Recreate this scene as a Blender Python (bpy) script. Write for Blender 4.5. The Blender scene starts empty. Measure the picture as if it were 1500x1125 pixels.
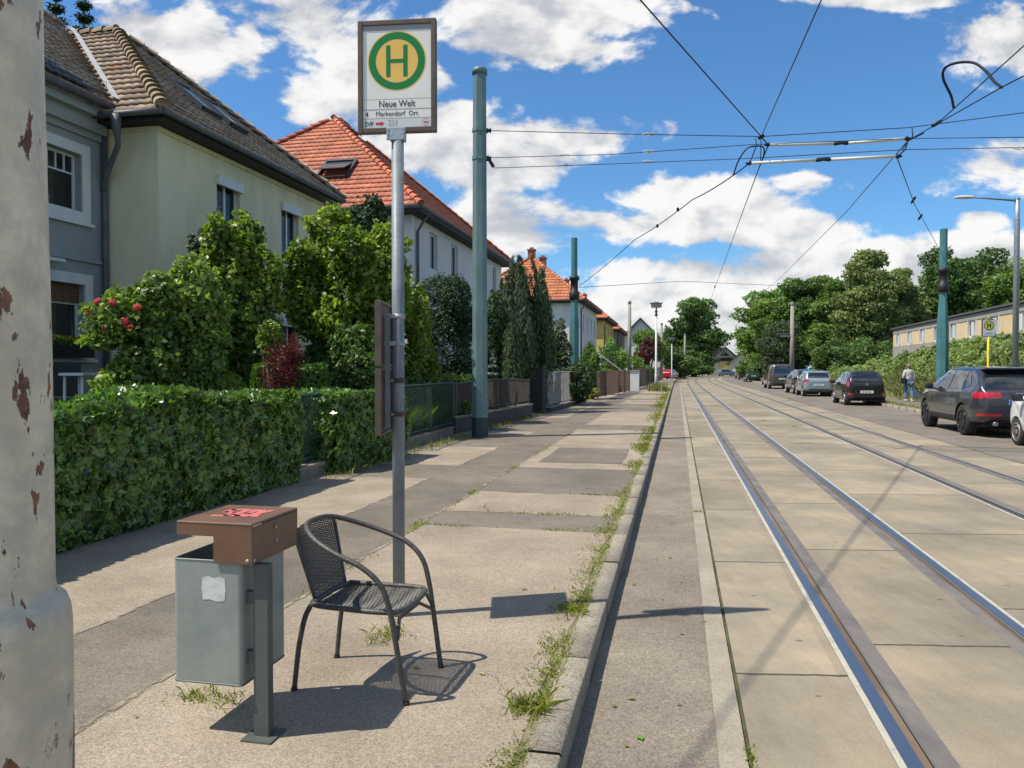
import bpy, bmesh, math, random
import numpy as np
from mathutils import Vector, Matrix
from mathutils.bvhtree import BVHTree
R = math.radians
rnd = random.Random(7)
rng = np.random.default_rng(11)
sc = bpy.context.scene
COL = sc.collection

# ------------------------------------------------------------ camera
F = 1130.0; CAMZ = 1.6; PITCH = math.atan(22.5 / F)
cam = bpy.data.objects.new('camera', bpy.data.cameras.new('camera')); COL.objects.link(cam)
cam.location = (0, 0, CAMZ); cam.rotation_euler = (math.pi / 2 - PITCH, 0, 0)
cam.data.sensor_width = 36; cam.data.lens = F / 1500 * 36
cam.data.clip_start = 0.05; cam.data.clip_end = 3000
sc.camera = cam
# ------------------------------------------------------------ light
SX, SY = 0.59, 0.14                       # shadow offset per metre of height
sun_el = math.atan(1 / math.hypot(SX, SY))
to_sun = Vector((-SX, -SY, 1)).normalized()
sl = bpy.data.lights.new('sun', 'SUN'); sl.energy = 4.9; sl.angle = R(0.53); sl.color = (1, .935, .82)
sun = bpy.data.objects.new('sun', sl); COL.objects.link(sun)
sun.rotation_euler = to_sun.to_track_quat('Z', 'Y').to_euler(); sun.location = (-30, -10, 50)
sc.view_settings.view_transform = 'Standard'; sc.view_settings.look = 'None'
sc.view_settings.exposure = 0.2; sc.view_settings.gamma = 1
W = bpy.data.worlds.new('World'); sc.world = W; W.use_nodes = True

def build_world():
    nt = W.node_tree; N = nt.nodes; L = nt.links; N.clear()
    def n(t, **k):
        x = N.new(t)
        for a, b in k.items(): setattr(x, a, b)
        return x
    def m(op, a, b=None, c=None):
        x = n('ShaderNodeMath', operation=op)
        for i, v in enumerate((a, b, c)):
            if v is None: continue
            if isinstance(v, (int, float)): x.inputs[i].default_value = v
            else: L.new(v, x.inputs[i])
        return x.outputs[0]
    out = n('ShaderNodeOutputWorld'); bg = n('ShaderNodeBackground'); L.new(bg.outputs[0], out.inputs[0])
    sky = n('ShaderNodeTexSky', sky_type='NISHITA'); sky.sun_disc = False
    sky.sun_elevation = sun_el; sky.sun_rotation = math.atan2(to_sun.x, to_sun.y)
    sky.air_density = 1.0; sky.dust_density = 0.3; sky.ozone_density = 2.5
    tc = n('ShaderNodeTexCoord'); sp = n('ShaderNodeSeparateXYZ'); L.new(tc.outputs['Generated'], sp.inputs[0])
    X, Y, Z = sp.outputs
    yy = m('MAXIMUM', Y, .12)
    u = m('DIVIDE', X, yy); v = m('DIVIDE', Z, yy)
    cb = n('ShaderNodeCombineXYZ'); L.new(u, cb.inputs[0]); L.new(v, cb.inputs[1])
    # noise
    mp = n('ShaderNodeMapping'); L.new(cb.outputs[0], mp.inputs[0]); mp.inputs['Scale'].default_value = (1, 1.7, 1)
    nz = n('ShaderNodeTexNoise', noise_dimensions='2D'); L.new(mp.outputs[0], nz.inputs['Vector'])
    nz.inputs['Scale'].default_value = 5.5; nz.inputs['Detail'].default_value = 9; nz.inputs['Roughness'].default_value = .58; nz.inputs['Distortion'].default_value = .25
    nz2 = n('ShaderNodeTexNoise', noise_dimensions='2D'); L.new(mp.outputs[0], nz2.inputs['Vector'])
    nz2.inputs['Scale'].default_value = 16; nz2.inputs['Detail'].default_value = 8; nz2.inputs['Roughness'].default_value = .55
    blobs = [(465, 40, 150, 85), (560, 105, 95, 60), (830, 15, 160, 60), (790, 75, 135, 42), (250, 62, 115, 58), (370, 60, 30, 45), (650, 222, 165, 60), (850, 205, 135, 38), (780, 240, 130, 40),
             (760, 345, 160, 55), (1000, 290, 190, 42), (1175, 268, 60, 22), (880, 330, 180, 45), (1140, 332, 115, 30), (1110, 420, 400, 36), (760, 430, 240, 55),
             (1470, 70, 105, 48), (1455, 240, 115, 48), (1436, 320, 36, 16), (1300, 2, 110, 14), (980, 395, 300, 26), (1000, 480, 520, 70), (470, 150, 70, 60), (1400, 400, 260, 45), (300, 250, 60, 70)]
    acc = None
    for (cx, cy, rx, ry) in blobs:
        c = ((cx - 750) / F, (540 - cy) / F)
        a = m('MULTIPLY_ADD', u, F / rx, -c[0] * F / rx); b = m('MULTIPLY_ADD', v, F / ry, -c[1] * F / ry)
        dd = m('SQRT', m('ADD', m('MULTIPLY', a, a), m('MULTIPLY', b, b)))
        g = m('SUBTRACT', 1.0, dd)
        acc = g if acc is None else m('MAXIMUM', acc, g)
    acc = m('MAXIMUM', acc, -.9)
    nn = m('SUBTRACT', nz.outputs[0], .5); n3 = m('SUBTRACT', nz2.outputs[0], .5)
    dens = m('ADD', m('MULTIPLY_ADD', nn, 3.3, acc), m('MULTIPLY', n3, .9))
    mr = n('ShaderNodeMapRange', interpolation_type='SMOOTHSTEP'); L.new(dens, mr.inputs[0])
    mr.inputs[1].default_value = -.12; mr.inputs[2].default_value = .34
    fwd = n('ShaderNodeMapRange'); L.new(Y, fwd.inputs[0]); fwd.inputs[1].default_value = .0; fwd.inputs[2].default_value = .3
    vf = n('ShaderNodeMapRange'); L.new(v, vf.inputs[0]); vf.inputs[1].default_value = .62; vf.inputs[2].default_value = 1.1; vf.inputs[3].default_value = 1; vf.inputs[4].default_value = 0
    fw = m('MULTIPLY', fwd.outputs[0], vf.outputs[0])
    # unseen clouds added overhead and behind, to raise and neutralise the ambient light
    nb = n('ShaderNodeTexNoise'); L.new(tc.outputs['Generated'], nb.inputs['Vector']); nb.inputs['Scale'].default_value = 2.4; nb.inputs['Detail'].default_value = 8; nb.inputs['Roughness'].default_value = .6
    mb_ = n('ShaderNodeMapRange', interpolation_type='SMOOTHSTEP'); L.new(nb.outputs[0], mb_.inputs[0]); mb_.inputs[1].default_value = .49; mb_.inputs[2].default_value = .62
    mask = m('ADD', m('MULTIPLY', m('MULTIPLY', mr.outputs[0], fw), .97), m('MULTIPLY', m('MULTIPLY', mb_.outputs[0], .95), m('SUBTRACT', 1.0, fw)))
    # cloud brightness: billow relief from an offset density sample (sunlit upper left, grey base)
    sh = n('ShaderNodeMapRange', interpolation_type='SMOOTHSTEP')
    off = n('ShaderNodeMapping'); L.new(mp.outputs[0], off.inputs[0]); off.inputs['Location'].default_value = (-.02, .045, 0)
    nz4 = n('ShaderNodeTexNoise', noise_dimensions='2D'); L.new(off.outputs[0], nz4.inputs['Vector'])
    nz4.inputs['Scale'].default_value = 5.5; nz4.inputs['Detail'].default_value = 7; nz4.inputs['Roughness'].default_value = .55; nz4.inputs['Distortion'].default_value = .25
    rel = m('SUBTRACT', nz.outputs[0], nz4.outputs[0])
    L.new(m('ADD', m('MULTIPLY', rel, 2.0), m('MULTIPLY', n3, .9)), sh.inputs[0]); sh.inputs[1].default_value = -.42; sh.inputs[2].default_value = .30
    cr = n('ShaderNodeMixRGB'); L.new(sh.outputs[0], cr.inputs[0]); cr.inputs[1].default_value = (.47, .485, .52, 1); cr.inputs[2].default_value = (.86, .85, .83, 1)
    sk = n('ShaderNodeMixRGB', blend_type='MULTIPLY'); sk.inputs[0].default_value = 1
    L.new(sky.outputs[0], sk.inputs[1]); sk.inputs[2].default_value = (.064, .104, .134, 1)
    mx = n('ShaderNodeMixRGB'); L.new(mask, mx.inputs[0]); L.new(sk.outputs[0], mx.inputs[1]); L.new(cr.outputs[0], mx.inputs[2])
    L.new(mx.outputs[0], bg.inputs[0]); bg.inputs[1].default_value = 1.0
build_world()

# ------------------------------------------------------------ pixel / road geometry
cp, sp_ = math.cos(PITCH), math.sin(PITCH)
def ray(px, py):
    a = (px - 750) / F; b = (562.5 - py) / F
    return Vector((a, cp + b * sp_, -sp_ + b * cp))
def at(px, py, d):
    r = ray(px, py); return Vector((0, 0, CAMZ)) + r * (d / r.y)
def gnd(px, py, z=0.0):
    r = ray(px, py); return Vector((0, 0, CAMZ)) + r * ((z - CAMZ) / r.z)
def rayplane(px, py, p0, n):
    r = ray(px, py); o = Vector((0, 0, CAMZ)); return o + r * ((p0 - o).dot(n) / r.dot(n))
PT = np.arange(-14, 262, .5)
_hd = np.radians(np.interp(PT, [-14, 75, 105, 140, 165, 260], [12.13, 12.13, 13.4, 16.3, 20, 80]))
_px = np.zeros(len(PT)); _py = np.zeros(len(PT)); i0 = int(14 / .5)
_px[i0] = -.44; _py[i0] = 0
for i in range(i0 + 1, len(PT)):
    h = (_hd[i] + _hd[i - 1]) / 2; _px[i] = _px[i - 1] + .5 * math.sin(h); _py[i] = _py[i - 1] + .5 * math.cos(h)
for i in range(i0 - 1, -1, -1):
    h = _hd[i]; _px[i] = _px[i + 1] - .5 * math.sin(h); _py[i] = _py[i + 1] - .5 * math.cos(h)
def head(t): return float(np.interp(t, PT, _hd))
def P(s, t, z=0.0):
    h = head(t); return Vector((float(np.interp(t, PT, _px)) + s * math.cos(h), float(np.interp(t, PT, _py)) - s * math.sin(h), z))
def to_st(x, y):
    d = (_px - x) ** 2 + (_py - y) ** 2; i = int(np.argmin(d)); t = PT[i]; h = _hd[i]
    dx = x - _px[i]; dy = y - _py[i]
    return dx * math.cos(h) - dy * math.sin(h), t + dx * math.sin(h) + dy * math.cos(h)
U = Vector((math.sin(R(12.13)), math.cos(R(12.13)), 0)); NI = Vector((-U.y, U.x, 0))   # along street, away from street
PAV = .12

# ------------------------------------------------------------ object helpers
def tag(o, label=None, cat=None, group=None, kind=None):
    if label: o['label'] = label
    if cat: o['category'] = cat
    if group: o['group'] = group
    if kind: o['kind'] = kind
    return o
def thing(name, label, cat, loc=(0, 0, 0), rz=0, group=None):
    o = bpy.data.objects.new(name, None); COL.objects.link(o); o.location = loc; o.rotation_euler = (0, 0, rz); o.empty_display_size = .2
    return tag(o, label, cat, group)
def wmat(p):
    return p.matrix_basis.copy() if not p.parent else wmat(p.parent) @ p.matrix_parent_inverse @ p.matrix_basis
def link(name, me, mats, parent=None, world=False):
    if not isinstance(mats, (list, tuple)): mats = [mats]
    for m_ in mats: me.materials.append(m_)
    o = bpy.data.objects.new(name, me); COL.objects.link(o)
    if parent:
        o.parent = parent
        if world:
            o.matrix_parent_inverse = wmat(parent).inverted()
    return o
class MB:
    """collects simple shapes into one mesh"""
    def __init__(s): s.bm = bmesh.new(); s.mi = 0
    def face(s, vs, smooth=False):
        f = s.bm.faces.new([s.bm.verts.new(v) for v in vs]); f.material_index = s.mi; f.smooth = smooth; return s
    def box(s, c, size, rz=0, rx=0, ry=0, bev=0, M=None):
        r = bmesh.ops.create_cube(s.bm, size=1)
        vs = r['verts']; bmesh.ops.scale(s.bm, vec=size, verts=vs)
        if bev:
            es = list({e for v in vs for e in v.link_edges}); rr = bmesh.ops.bevel(s.bm, geom=es, offset=bev, segments=2, affect='EDGES', profile=.6)
            vs = list({v for v in rr['verts']} | {v for v in vs if v.is_valid})
        T = (M if M else Matrix.Translation(c) @ Matrix.Rotation(rz, 4, 'Z') @ Matrix.Rotation(ry, 4, 'Y') @ Matrix.Rotation(rx, 4, 'X'))
        bmesh.ops.transform(s.bm, matrix=T, verts=vs)
        for f in {f for v in vs for f in v.link_faces}: f.material_index = s.mi
        return s
    def tube(s, pts, r, n=8, cap=True, closed=False):
        pts = [Vector(p) for p in pts]; k = len(pts)
        rs = r if isinstance(r, (list, tuple)) else [r] * k
        prev = None; rings = []
        for i, p in enumerate(pts):
            if closed: d = pts[(i + 1) % k] - pts[i - 1]
            else: d = pts[min(i + 1, k - 1)] - pts[max(i - 1, 0)]
            if d.length < 1e-9: d = Vector((0, 0, 1))
            d.normalize()
            if prev is None:
                a = Vector((0, 0, 1)) if abs(d.z) < .9 else Vector((1, 0, 0)); x = d.cross(a).normalized()
            else:
                x = prev - d * prev.dot(d); x.normalize()
            prev = x; y = d.cross(x)
            rings.append([s.bm.verts.new(p + (x * math.cos(2 * math.pi * j / n) + y * math.sin(2 * math.pi * j / n)) * rs[i]) for j in range(n)])
        m = k if closed else k - 1
        for i in range(m):
            a = rings[i]; b = rings[(i + 1) % k]
            for j in range(n):
                f = s.bm.faces.new((a[j], a[(j + 1) % n], b[(j + 1) % n], b[j])); f.smooth = n > 4; f.material_index = s.mi
        if cap and not closed:
            f = s.bm.faces.new(rings[0][::-1]); f.material_index = s.mi
            f = s.bm.faces.new(rings[-1]); f.material_index = s.mi
        return s
    def lathe(s, c, prof, n=24, axis='Z', flat=False):
        rings = []
        for (r, z) in prof:
            ring = []
            for j in range(n):
                a = 2 * math.pi * (j + .5) / n
                v = Vector((r * math.cos(a), r * math.sin(a), z))
                if axis == 'Y': v = Vector((v.x, v.z, v.y))
                if axis == 'X': v = Vector((v.z, v.x, v.y))
                ring.append(s.bm.verts.new(Vector(c) + v))
            rings.append(ring)
        for a, b in zip(rings, rings[1:]):
            for j in range(n):
                f = s.bm.faces.new((a[j], a[(j + 1) % n], b[(j + 1) % n], b[j])); f.smooth = not flat; f.material_index = s.mi
        for rg, rev in ((rings[0], True), (rings[-1], False)):
            f = s.bm.faces.new(rg[::-1] if rev else rg); f.material_index = s.mi
        return s
    def prism(s, poly, h, M=Matrix()):
        """poly in local xy extruded by h along z"""
        a = [s.bm.verts.new(M @ Vector((x, y, 0))) for x, y in poly]; b = [s.bm.verts.new(M @ Vector((x, y, h))) for x, y in poly]
        fs = [s.bm.faces.new(a[::-1]), s.bm.faces.new(b)]
        for i in range(len(poly)):
            j = (i + 1) % len(poly); fs.append(s.bm.faces.new((a[i], a[j], b[j], b[i])))
        for f in fs: f.material_index = s.mi
        return s
    def build(s, name, mats, parent=None, world=False, bevel=0, recalc=True):
        if recalc: bmesh.ops.recalc_face_normals(s.bm, faces=s.bm.faces)
        me = bpy.data.meshes.new(name); s.bm.to_mesh(me); s.bm.free()
        o = link(name, me, mats, parent, world)
        if bevel:
            b = o.modifiers.new('b', 'BEVEL'); b.width = bevel; b.segments = 2; b.limit_method = 'ANGLE'
        return o
def np_mesh(name, V, Fq, attr=None, uv=None):
    """V (n,3), Fq (m,k) -> mesh"""
    me = bpy.data.meshes.new(name); V = np.asarray(V, np.float32); Fq = np.asarray(Fq, np.int32); k = Fq.shape[1]
    me.vertices.add(len(V)); me.vertices.foreach_set('co', V.ravel())
    me.loops.add(Fq.size); me.loops.foreach_set('vertex_index', Fq.ravel())
    me.polygons.add(len(Fq)); me.polygons.foreach_set('loop_start', np.arange(0, Fq.size, k, dtype=np.int32)); me.polygons.foreach_set('loop_total', np.full(len(Fq), k, np.int32))
    if attr is not None:
        a = me.attributes.new('rnd', 'FLOAT', 'FACE'); a.data.foreach_set('value', np.asarray(attr, np.float32))
    if uv is not None:
        l = me.uv_layers.new(name='UVMap'); l.data.foreach_set('uv', np.asarray(uv, np.float32).ravel())
    me.update(calc_edges=True); me.validate(); return me
def eval_mesh(o):
    dg = bpy.context.evaluated_depsgraph_get(); dg.update()
    return bpy.data.meshes.new_from_object(o.evaluated_get(dg))
def text_mesh(body, size, ext=.0008, bold=0.0, align='CENTER', sx=1.0):
    cu = bpy.data.curves.new('txt', 'FONT'); cu.body = body; cu.size = size; cu.extrude = ext; cu.align_x = align; cu.align_y = 'CENTER'; cu.offset = bold; cu.resolution_u = 3
    o = bpy.data.objects.new('txt', cu); COL.objects.link(o); me = eval_mesh(o); bpy.data.objects.remove(o)
    if sx != 1:
        for v in me.vertices: v.co.x *= sx
    me.materials.clear(); return me

# ------------------------------------------------------------ materials
def nodes(name):
    m = bpy.data.materials.new(name); m.use_nodes = True; nt = m.node_tree
    return m, nt, nt.nodes, nt.links, nt.nodes['Principled BSDF']
def setp(b, **k):
    for a, v in k.items(): b.inputs[a.replace('_', ' ')].default_value = v
def c4(c): return (c[0], c[1], c[2], 1)
def mat(name, c, rough=.6, metal=0, c2=None, scale=4, detail=6, bump=0, bscale=None, coat=0, spec=.5, lo=.35, hi=.65, speck=None, coords='Object', rrand=0, stretch=None, cracks=0, stains=0):
    m, nt, N, L, b = nodes(name)
    setp(b, Base_Color=c4(c), Roughness=rough, Metallic=metal)
    b.inputs['Specular IOR Level'].default_value = spec; b.inputs['Coat Weight'].default_value = coat; b.inputs['Coat Roughness'].default_value = .05
    tc = N.new('ShaderNodeTexCoord'); src = tc.outputs[coords]
    if stretch:
        mp = N.new('ShaderNodeMapping'); mp.inputs['Scale'].default_value = stretch; L.new(src, mp.inputs[0]); src = mp.outputs[0]
    col = None
    if c2 is not None:
        nz = N.new('ShaderNodeTexNoise'); nz.inputs['Scale'].default_value = scale; nz.inputs['Detail'].default_value = detail; nz.inputs['Roughness'].default_value = .62; L.new(src, nz.inputs['Vector'])
        r = N.new('ShaderNodeValToRGB'); r.color_ramp.elements[0].position = lo; r.color_ramp.elements[1].position = hi
        r.color_ramp.elements[0].color = c4(c); r.color_ramp.elements[1].color = c4(c2); L.new(nz.outputs[0], r.inputs[0]); col = r.outputs[0]
        if rrand:
            rr = N.new('ShaderNodeMapRange'); rr.inputs[3].default_value = rough - rrand; rr.inputs[4].default_value = rough + rrand; L.new(nz.outputs[0], rr.inputs[0]); L.new(rr.outputs[0], b.inputs['Roughness'])
    if speck:
        sc_, amt = speck   # aggregate: voronoi grains lighter/darker
        vo = N.new('ShaderNodeTexVoronoi'); vo.inputs['Scale'].default_value = sc_; L.new(src, vo.inputs['Vector'])
        rg = N.new('ShaderNodeSeparateColor'); L.new(vo.outputs['Color'], rg.inputs[0])
        mr = N.new('ShaderNodeMapRange'); mr.inputs[3].default_value = 1 - amt; mr.inputs[4].default_value = 1 + amt; L.new(rg.outputs[0], mr.inputs[0])
        mm = N.new('ShaderNodeMixRGB'); mm.blend_type = 'MULTIPLY'; mm.inputs[0].default_value = 1
        if col is not None: L.new(col, mm.inputs[1])
        else: mm.inputs[1].default_value = c4(c)
        L.new(mr.outputs[0], mm.inputs[2]); col = mm.outputs[0]
    def mulc(fac):
        nonlocal col
        x = N.new('ShaderNodeMixRGB'); x.blend_type = 'MULTIPLY'; x.inputs[0].default_value = 1; L.new(col, x.inputs[1]); L.new(fac, x.inputs[2]); col = x.outputs[0]
    if stains:
        for sc2, a_, b_ in ((.55, .40, .62), (2.7, .52, .72)):
            n3 = N.new('ShaderNodeTexNoise'); n3.inputs['Scale'].default_value = sc2; n3.inputs['Detail'].default_value = 10; n3.inputs['Roughness'].default_value = .68; n3.inputs['Distortion'].default_value = .6; L.new(src, n3.inputs['Vector'])
            r3 = N.new('ShaderNodeMapRange'); r3.inputs[1].default_value = a_; r3.inputs[2].default_value = b_; r3.inputs[3].default_value = 1 + stains * .3; r3.inputs[4].default_value = 1 - stains; L.new(n3.outputs[0], r3.inputs[0]); mulc(r3.outputs[0])
    if cracks:
        n4 = N.new('ShaderNodeTexNoise'); n4.inputs['Scale'].default_value = 3.5; n4.inputs['Detail'].default_value = 6; L.new(src, n4.inputs['Vector'])
        mx4 = N.new('ShaderNodeMixRGB'); mx4.inputs[0].default_value = .22; L.new(src, mx4.inputs[1]); L.new(n4.outputs['Color'], mx4.inputs[2])
        v4 = N.new('ShaderNodeTexVoronoi'); v4.feature = 'DISTANCE_TO_EDGE'; v4.inputs['Scale'].default_value = cracks; L.new(mx4.outputs[0], v4.inputs['Vector'])
        n5 = N.new('ShaderNodeTexNoise'); n5.inputs['Scale'].default_value = .8; L.new(src, n5.inputs['Vector'])
        w5 = N.new('ShaderNodeMapRange'); w5.inputs[1].default_value = .50; w5.inputs[2].default_value = .62; w5.inputs[3].default_value = 0; w5.inputs[4].default_value = .0026; L.new(n5.outputs[0], w5.inputs[0])
        lt = N.new('ShaderNodeMath'); lt.operation = 'LESS_THAN'; L.new(v4.outputs['Distance'], lt.inputs[0]); L.new(w5.outputs[0], lt.inputs[1])
        r5 = N.new('ShaderNodeMapRange'); r5.inputs[3].default_value = 1; r5.inputs[4].default_value = .38; L.new(lt.outputs[0], r5.inputs[0]); mulc(r5.outputs[0])
    if col is not None: L.new(col, b.inputs['Base Color'])
    if bump:
        n2 = N.new('ShaderNodeTexNoise'); n2.inputs['Scale'].default_value = bscale or scale * 4; n2.inputs['Detail'].default_value = 5; L.new(src, n2.inputs['Vector'])
        bp = N.new('ShaderNodeBump'); bp.inputs['Strength'].default_value = bump; bp.inputs['Distance'].default_value = .01; L.new(n2.outputs[0], bp.inputs['Height']); L.new(bp.outputs[0], b.inputs['Normal'])
    m['col'] = 1
    return m
def leafmat(name, c1, c2, rough=.45, trans=.35, spec=.4):
    m, nt, N, L, b = nodes(name)
    at_ = N.new('ShaderNodeAttribute'); at_.attribute_name = 'rnd'
    r = N.new('ShaderNodeValToRGB'); r.color_ramp.elements[0].color = c4(c1); r.color_ramp.elements[1].color = c4(c2); L.new(at_.outputs['Fac'], r.inputs[0])
    L.new(r.outputs[0], b.inputs['Base Color']); setp(b, Roughness=rough); b.inputs['Specular IOR Level'].default_value = spec
    tr = N.new('ShaderNodeBsdfTranslucent')
    g = N.new('ShaderNodeMixRGB'); g.blend_type = 'MULTIPLY'; g.inputs[0].default_value = 1; L.new(r.outputs[0], g.inputs[1]); g.inputs[2].default_value = (1.5, 1.7, .6, 1); L.new(g.outputs[0], tr.inputs[0])
    mx = N.new('ShaderNodeMixShader'); mx.inputs[0].default_value = trans; L.new(b.outputs[0], mx.inputs[1]); L.new(tr.outputs[0], mx.inputs[2])
    L.new(mx.outputs[0], N['Material Output'].inputs[0]); return m
def tilemat(name, c1, c2, rough=.75, extra=None):
    m, nt, N, L, b = nodes(name)
    at_ = N.new('ShaderNodeAttribute'); at_.attribute_name = 'rnd'
    r = N.new('ShaderNodeValToRGB'); r.color_ramp.elements[0].color = c4(c1); r.color_ramp.elements[1].color = c4(c2); L.new(at_.outputs['Fac'], r.inputs[0])
    if extra:
        r.color_ramp.elements[1].position = .96; e = r.color_ramp.elements.new(.99); e.color = c4(extra)
    tc = N.new('ShaderNodeTexCoord'); nz = N.new('ShaderNodeTexNoise'); nz.inputs['Scale'].default_value = 1.6; nz.inputs['Detail'].default_value = 9; nz.inputs['Roughness'].default_value = .7; L.new(tc.outputs['Object'], nz.inputs['Vector'])
    mr = N.new('ShaderNodeMapRange'); mr.inputs[1].default_value = .3; mr.inputs[2].default_value = .7; mr.inputs[3].default_value = .62; mr.inputs[4].default_value = 1.3; L.new(nz.outputs[0], mr.inputs[0])
    mm = N.new('ShaderNodeMixRGB'); mm.blend_type = 'MULTIPLY'; mm.inputs[0].default_value = 1; L.new(r.outputs[0], mm.inputs[1]); L.new(mr.outputs[0], mm.inputs[2])
    L.new(mm.outputs[0], b.inputs['Base Color']); setp(b, Roughness=rough); return m
def glassmat(name, c=(.015, .018, .02), rough=.04):
    return mat(name, c, rough, spec=.8)
M = {}
M['black'] = mat('black_plastic', (.015, .015, .016), .55)
M['rubber'] = mat('tyre_rubber', (.018, .018, .018), .8, c2=(.035, .033, .03), scale=20)
M['glass'] = glassmat('window_glass')
M['white'] = mat('white_paint', (.72, .72, .7), .5, c2=(.62, .62, .6), scale=3)
M['galv'] = mat('galvanised_steel', (.30, .33, .36), .5, .6, c2=(.42, .45, .47), scale=14, bump=.1)
M['steelgrey'] = mat('grey_painted_steel', (.18, .2, .21), .5, .2, c2=(.24, .26, .27), scale=6)
M['wire'] = mat('overhead_wire', (.012, .014, .022), .55, .3)
M['bark'] = mat('bark', (.07, .055, .04), .9, c2=(.13, .11, .085), scale=6, bump=.6, bscale=18)

# ------------------------------------------------------------ foliage
def leaf_mesh(name, Pn, Nn, size, aspect=.55, fold=.25, droop=0.0, vr=None, shape=None):
    n = len(Pn); size = size * rng.uniform(.65, 1.25, n)
    Nn = Nn / (np.linalg.norm(Nn, axis=1, keepdims=True) + 1e-9)
    a = rng.normal(size=(n, 3)); a[:, 2] -= droop
    T = a - Nn * np.sum(a * Nn, 1, keepdims=True); T /= (np.linalg.norm(T, axis=1, keepdims=True) + 1e-9)
    B = np.cross(Nn, T); s = size[:, None]
    if shape:
        pts = dict(ivy=[(0, -.38, 0), (.46, -.48, .12), (.36, -.08, .05), (.50, .12, .10), (.18, .18, .0), (0, .55, -.10), (-.18, .18, .0), (-.50, .12, .10), (-.36, -.08, .05), (-.46, -.48, .12)],
                   oval=[(0, -.5, 0), (.26, -.22, .08), (.28, .12, .06), (0, .52, -.12), (-.28, .12, .06), (-.26, -.22, .08)])[shape]
        V = np.stack([Pn + B * s * x + T * s * y + Nn * s * z for x, y, z in pts], 1).reshape(-1, 3); k = len(pts)
        return np_mesh(name, V, np.arange(k * n).reshape(-1, k), attr=(rng.uniform(0, 1, n) if vr is None else vr))
    V = np.stack([Pn - T * s * .5, Pn + B * s * aspect * .5 + Nn * s * fold * .3, Pn + T * s * .5 - Nn * s * fold * .2, Pn - B * s * aspect * .5 + Nn * s * fold * .3], 1).reshape(-1, 3)
    Fq = np.arange(4 * n).reshape(-1, 4)
    return np_mesh(name, V, Fq, attr=(rng.uniform(0, 1, n) if vr is None else vr))
def blob_points(blobs, n, inner=.55, rough=.22, top=0.0):
    """blobs: (x,y,z,rx,ry,rz). points in shells with clumpy radius"""
    bl = np.array(blobs, float); area = (bl[:, 3] * bl[:, 4] + bl[:, 3] * bl[:, 5] + bl[:, 4] * bl[:, 5]); pr = area / area.sum()
    k = rng.choice(len(bl), n, p=pr); d = rng.normal(size=(n, 3)); d /= np.linalg.norm(d, axis=1, keepdims=True)
    if top: 
        fl = (d[:, 2] < 0) & (rng.uniform(size=n) < top); d[fl, 2] *= -1
    ph = k * 1.7
    cl = np.sin(d[:, 0] * 6.1 + ph) * np.sin(d[:, 1] * 5.3 + ph * 2) + np.sin(d[:, 2] * 6.7 + ph * 3 + d[:, 0] * 3)
    cl2 = np.sin(d[:, 0] * 15 + ph * 5) * np.sin(d[:, 1] * 13 + ph) * np.sin(d[:, 2] * 14 + ph * 2)
    r = (1 + rough * .5 * cl + rough * .5 * cl2) * (inner + (1 - inner) * rng.uniform(0, 1, n) ** .45)
    Pn = bl[k, :3] + d * r[:, None] * bl[k, 3:6]
    return Pn, d, k
def sub_blobs(x, y, z, rx, ry, rz, k, f=.45, seed=0, iso=False):
    """a crown: k smaller clumps spread through an ellipsoid plus a core"""
    g = np.random.default_rng(seed + 5); out = [(x, y, z, rx * .62, ry * .62, rz * .62)]
    for i in range(k):
        d = g.normal(size=3); d /= np.linalg.norm(d); q = g.uniform(.5, .8); s = g.uniform(.7, 1.2) * f
        if iso:
            r0 = min(rx, rz) * s * 1.15; q = g.uniform(.55, .92); out.append((x + d[0] * rx * q, y + d[1] * ry * q, z + d[2] * rz * q, r0 * g.uniform(.9, 1.4), r0 * 1.1, r0 * g.uniform(.6, .9))); continue
        out.append((x + d[0] * rx * q, y + d[1] * ry * q, z + d[2] * rz * q, rx * s, ry * s, rz * s * .85))
    return out
def foliage(name, blobs, n, size, m, parent=None, jitter=.9, inner=.55, rough=.25, aspect=.55, top=.0, zmin=None, droop=0, up=.3, shape=None):
    Pn, d, k = blob_points(blobs, n, inner, rough, top)
    if zmin is not None:
        ok = Pn[:, 2] > zmin; Pn = Pn[ok]; d = d[ok]; k = k[ok]
    Nn = d + rng.normal(size=d.shape) * jitter; Nn[:, 2] += up
    nb = len(blobs); br = rng.uniform(-.18, .18, nb)
    vr = np.clip(rng.beta(2, 2, len(Pn)) + br[k], 0, 1)
    return link(name, leaf_mesh(name, Pn, Nn, size, aspect, droop=droop, vr=vr, shape=shape), m, parent, world=True)
def trunk(parent, base, top, r, crown=None, nb=6, m=None):
    mb = MB(); base = Vector(base); top = Vector(top)
    pts = [base.lerp(top, k / 5) + Vector((rnd.uniform(-.5, .5), rnd.uniform(-.5, .5), 0)) * r * (0 if k == 0 else 1) for k in range(6)]
    mb.tube(pts, [r * 1.25, r, r * .9, r * .8, r * .6, r * .35], 9)
    H = (top - base).length
    for i in range(nb):
        p = pts[2 + i % 3].lerp(pts[3 + i % 3], rnd.random()); a = rnd.uniform(0, 6.28); q = Vector((math.cos(a), math.sin(a), rnd.uniform(.5, 1.2))).normalized() * H * rnd.uniform(.25, .45)
        mb.tube([p, p + q * .5 + Vector((0, 0, -.03 * H)), p + q], [r * .45, r * .28, r * .1], 6)
    return mb.build('trunk', m or M['bark'], parent, world=True)
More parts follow.
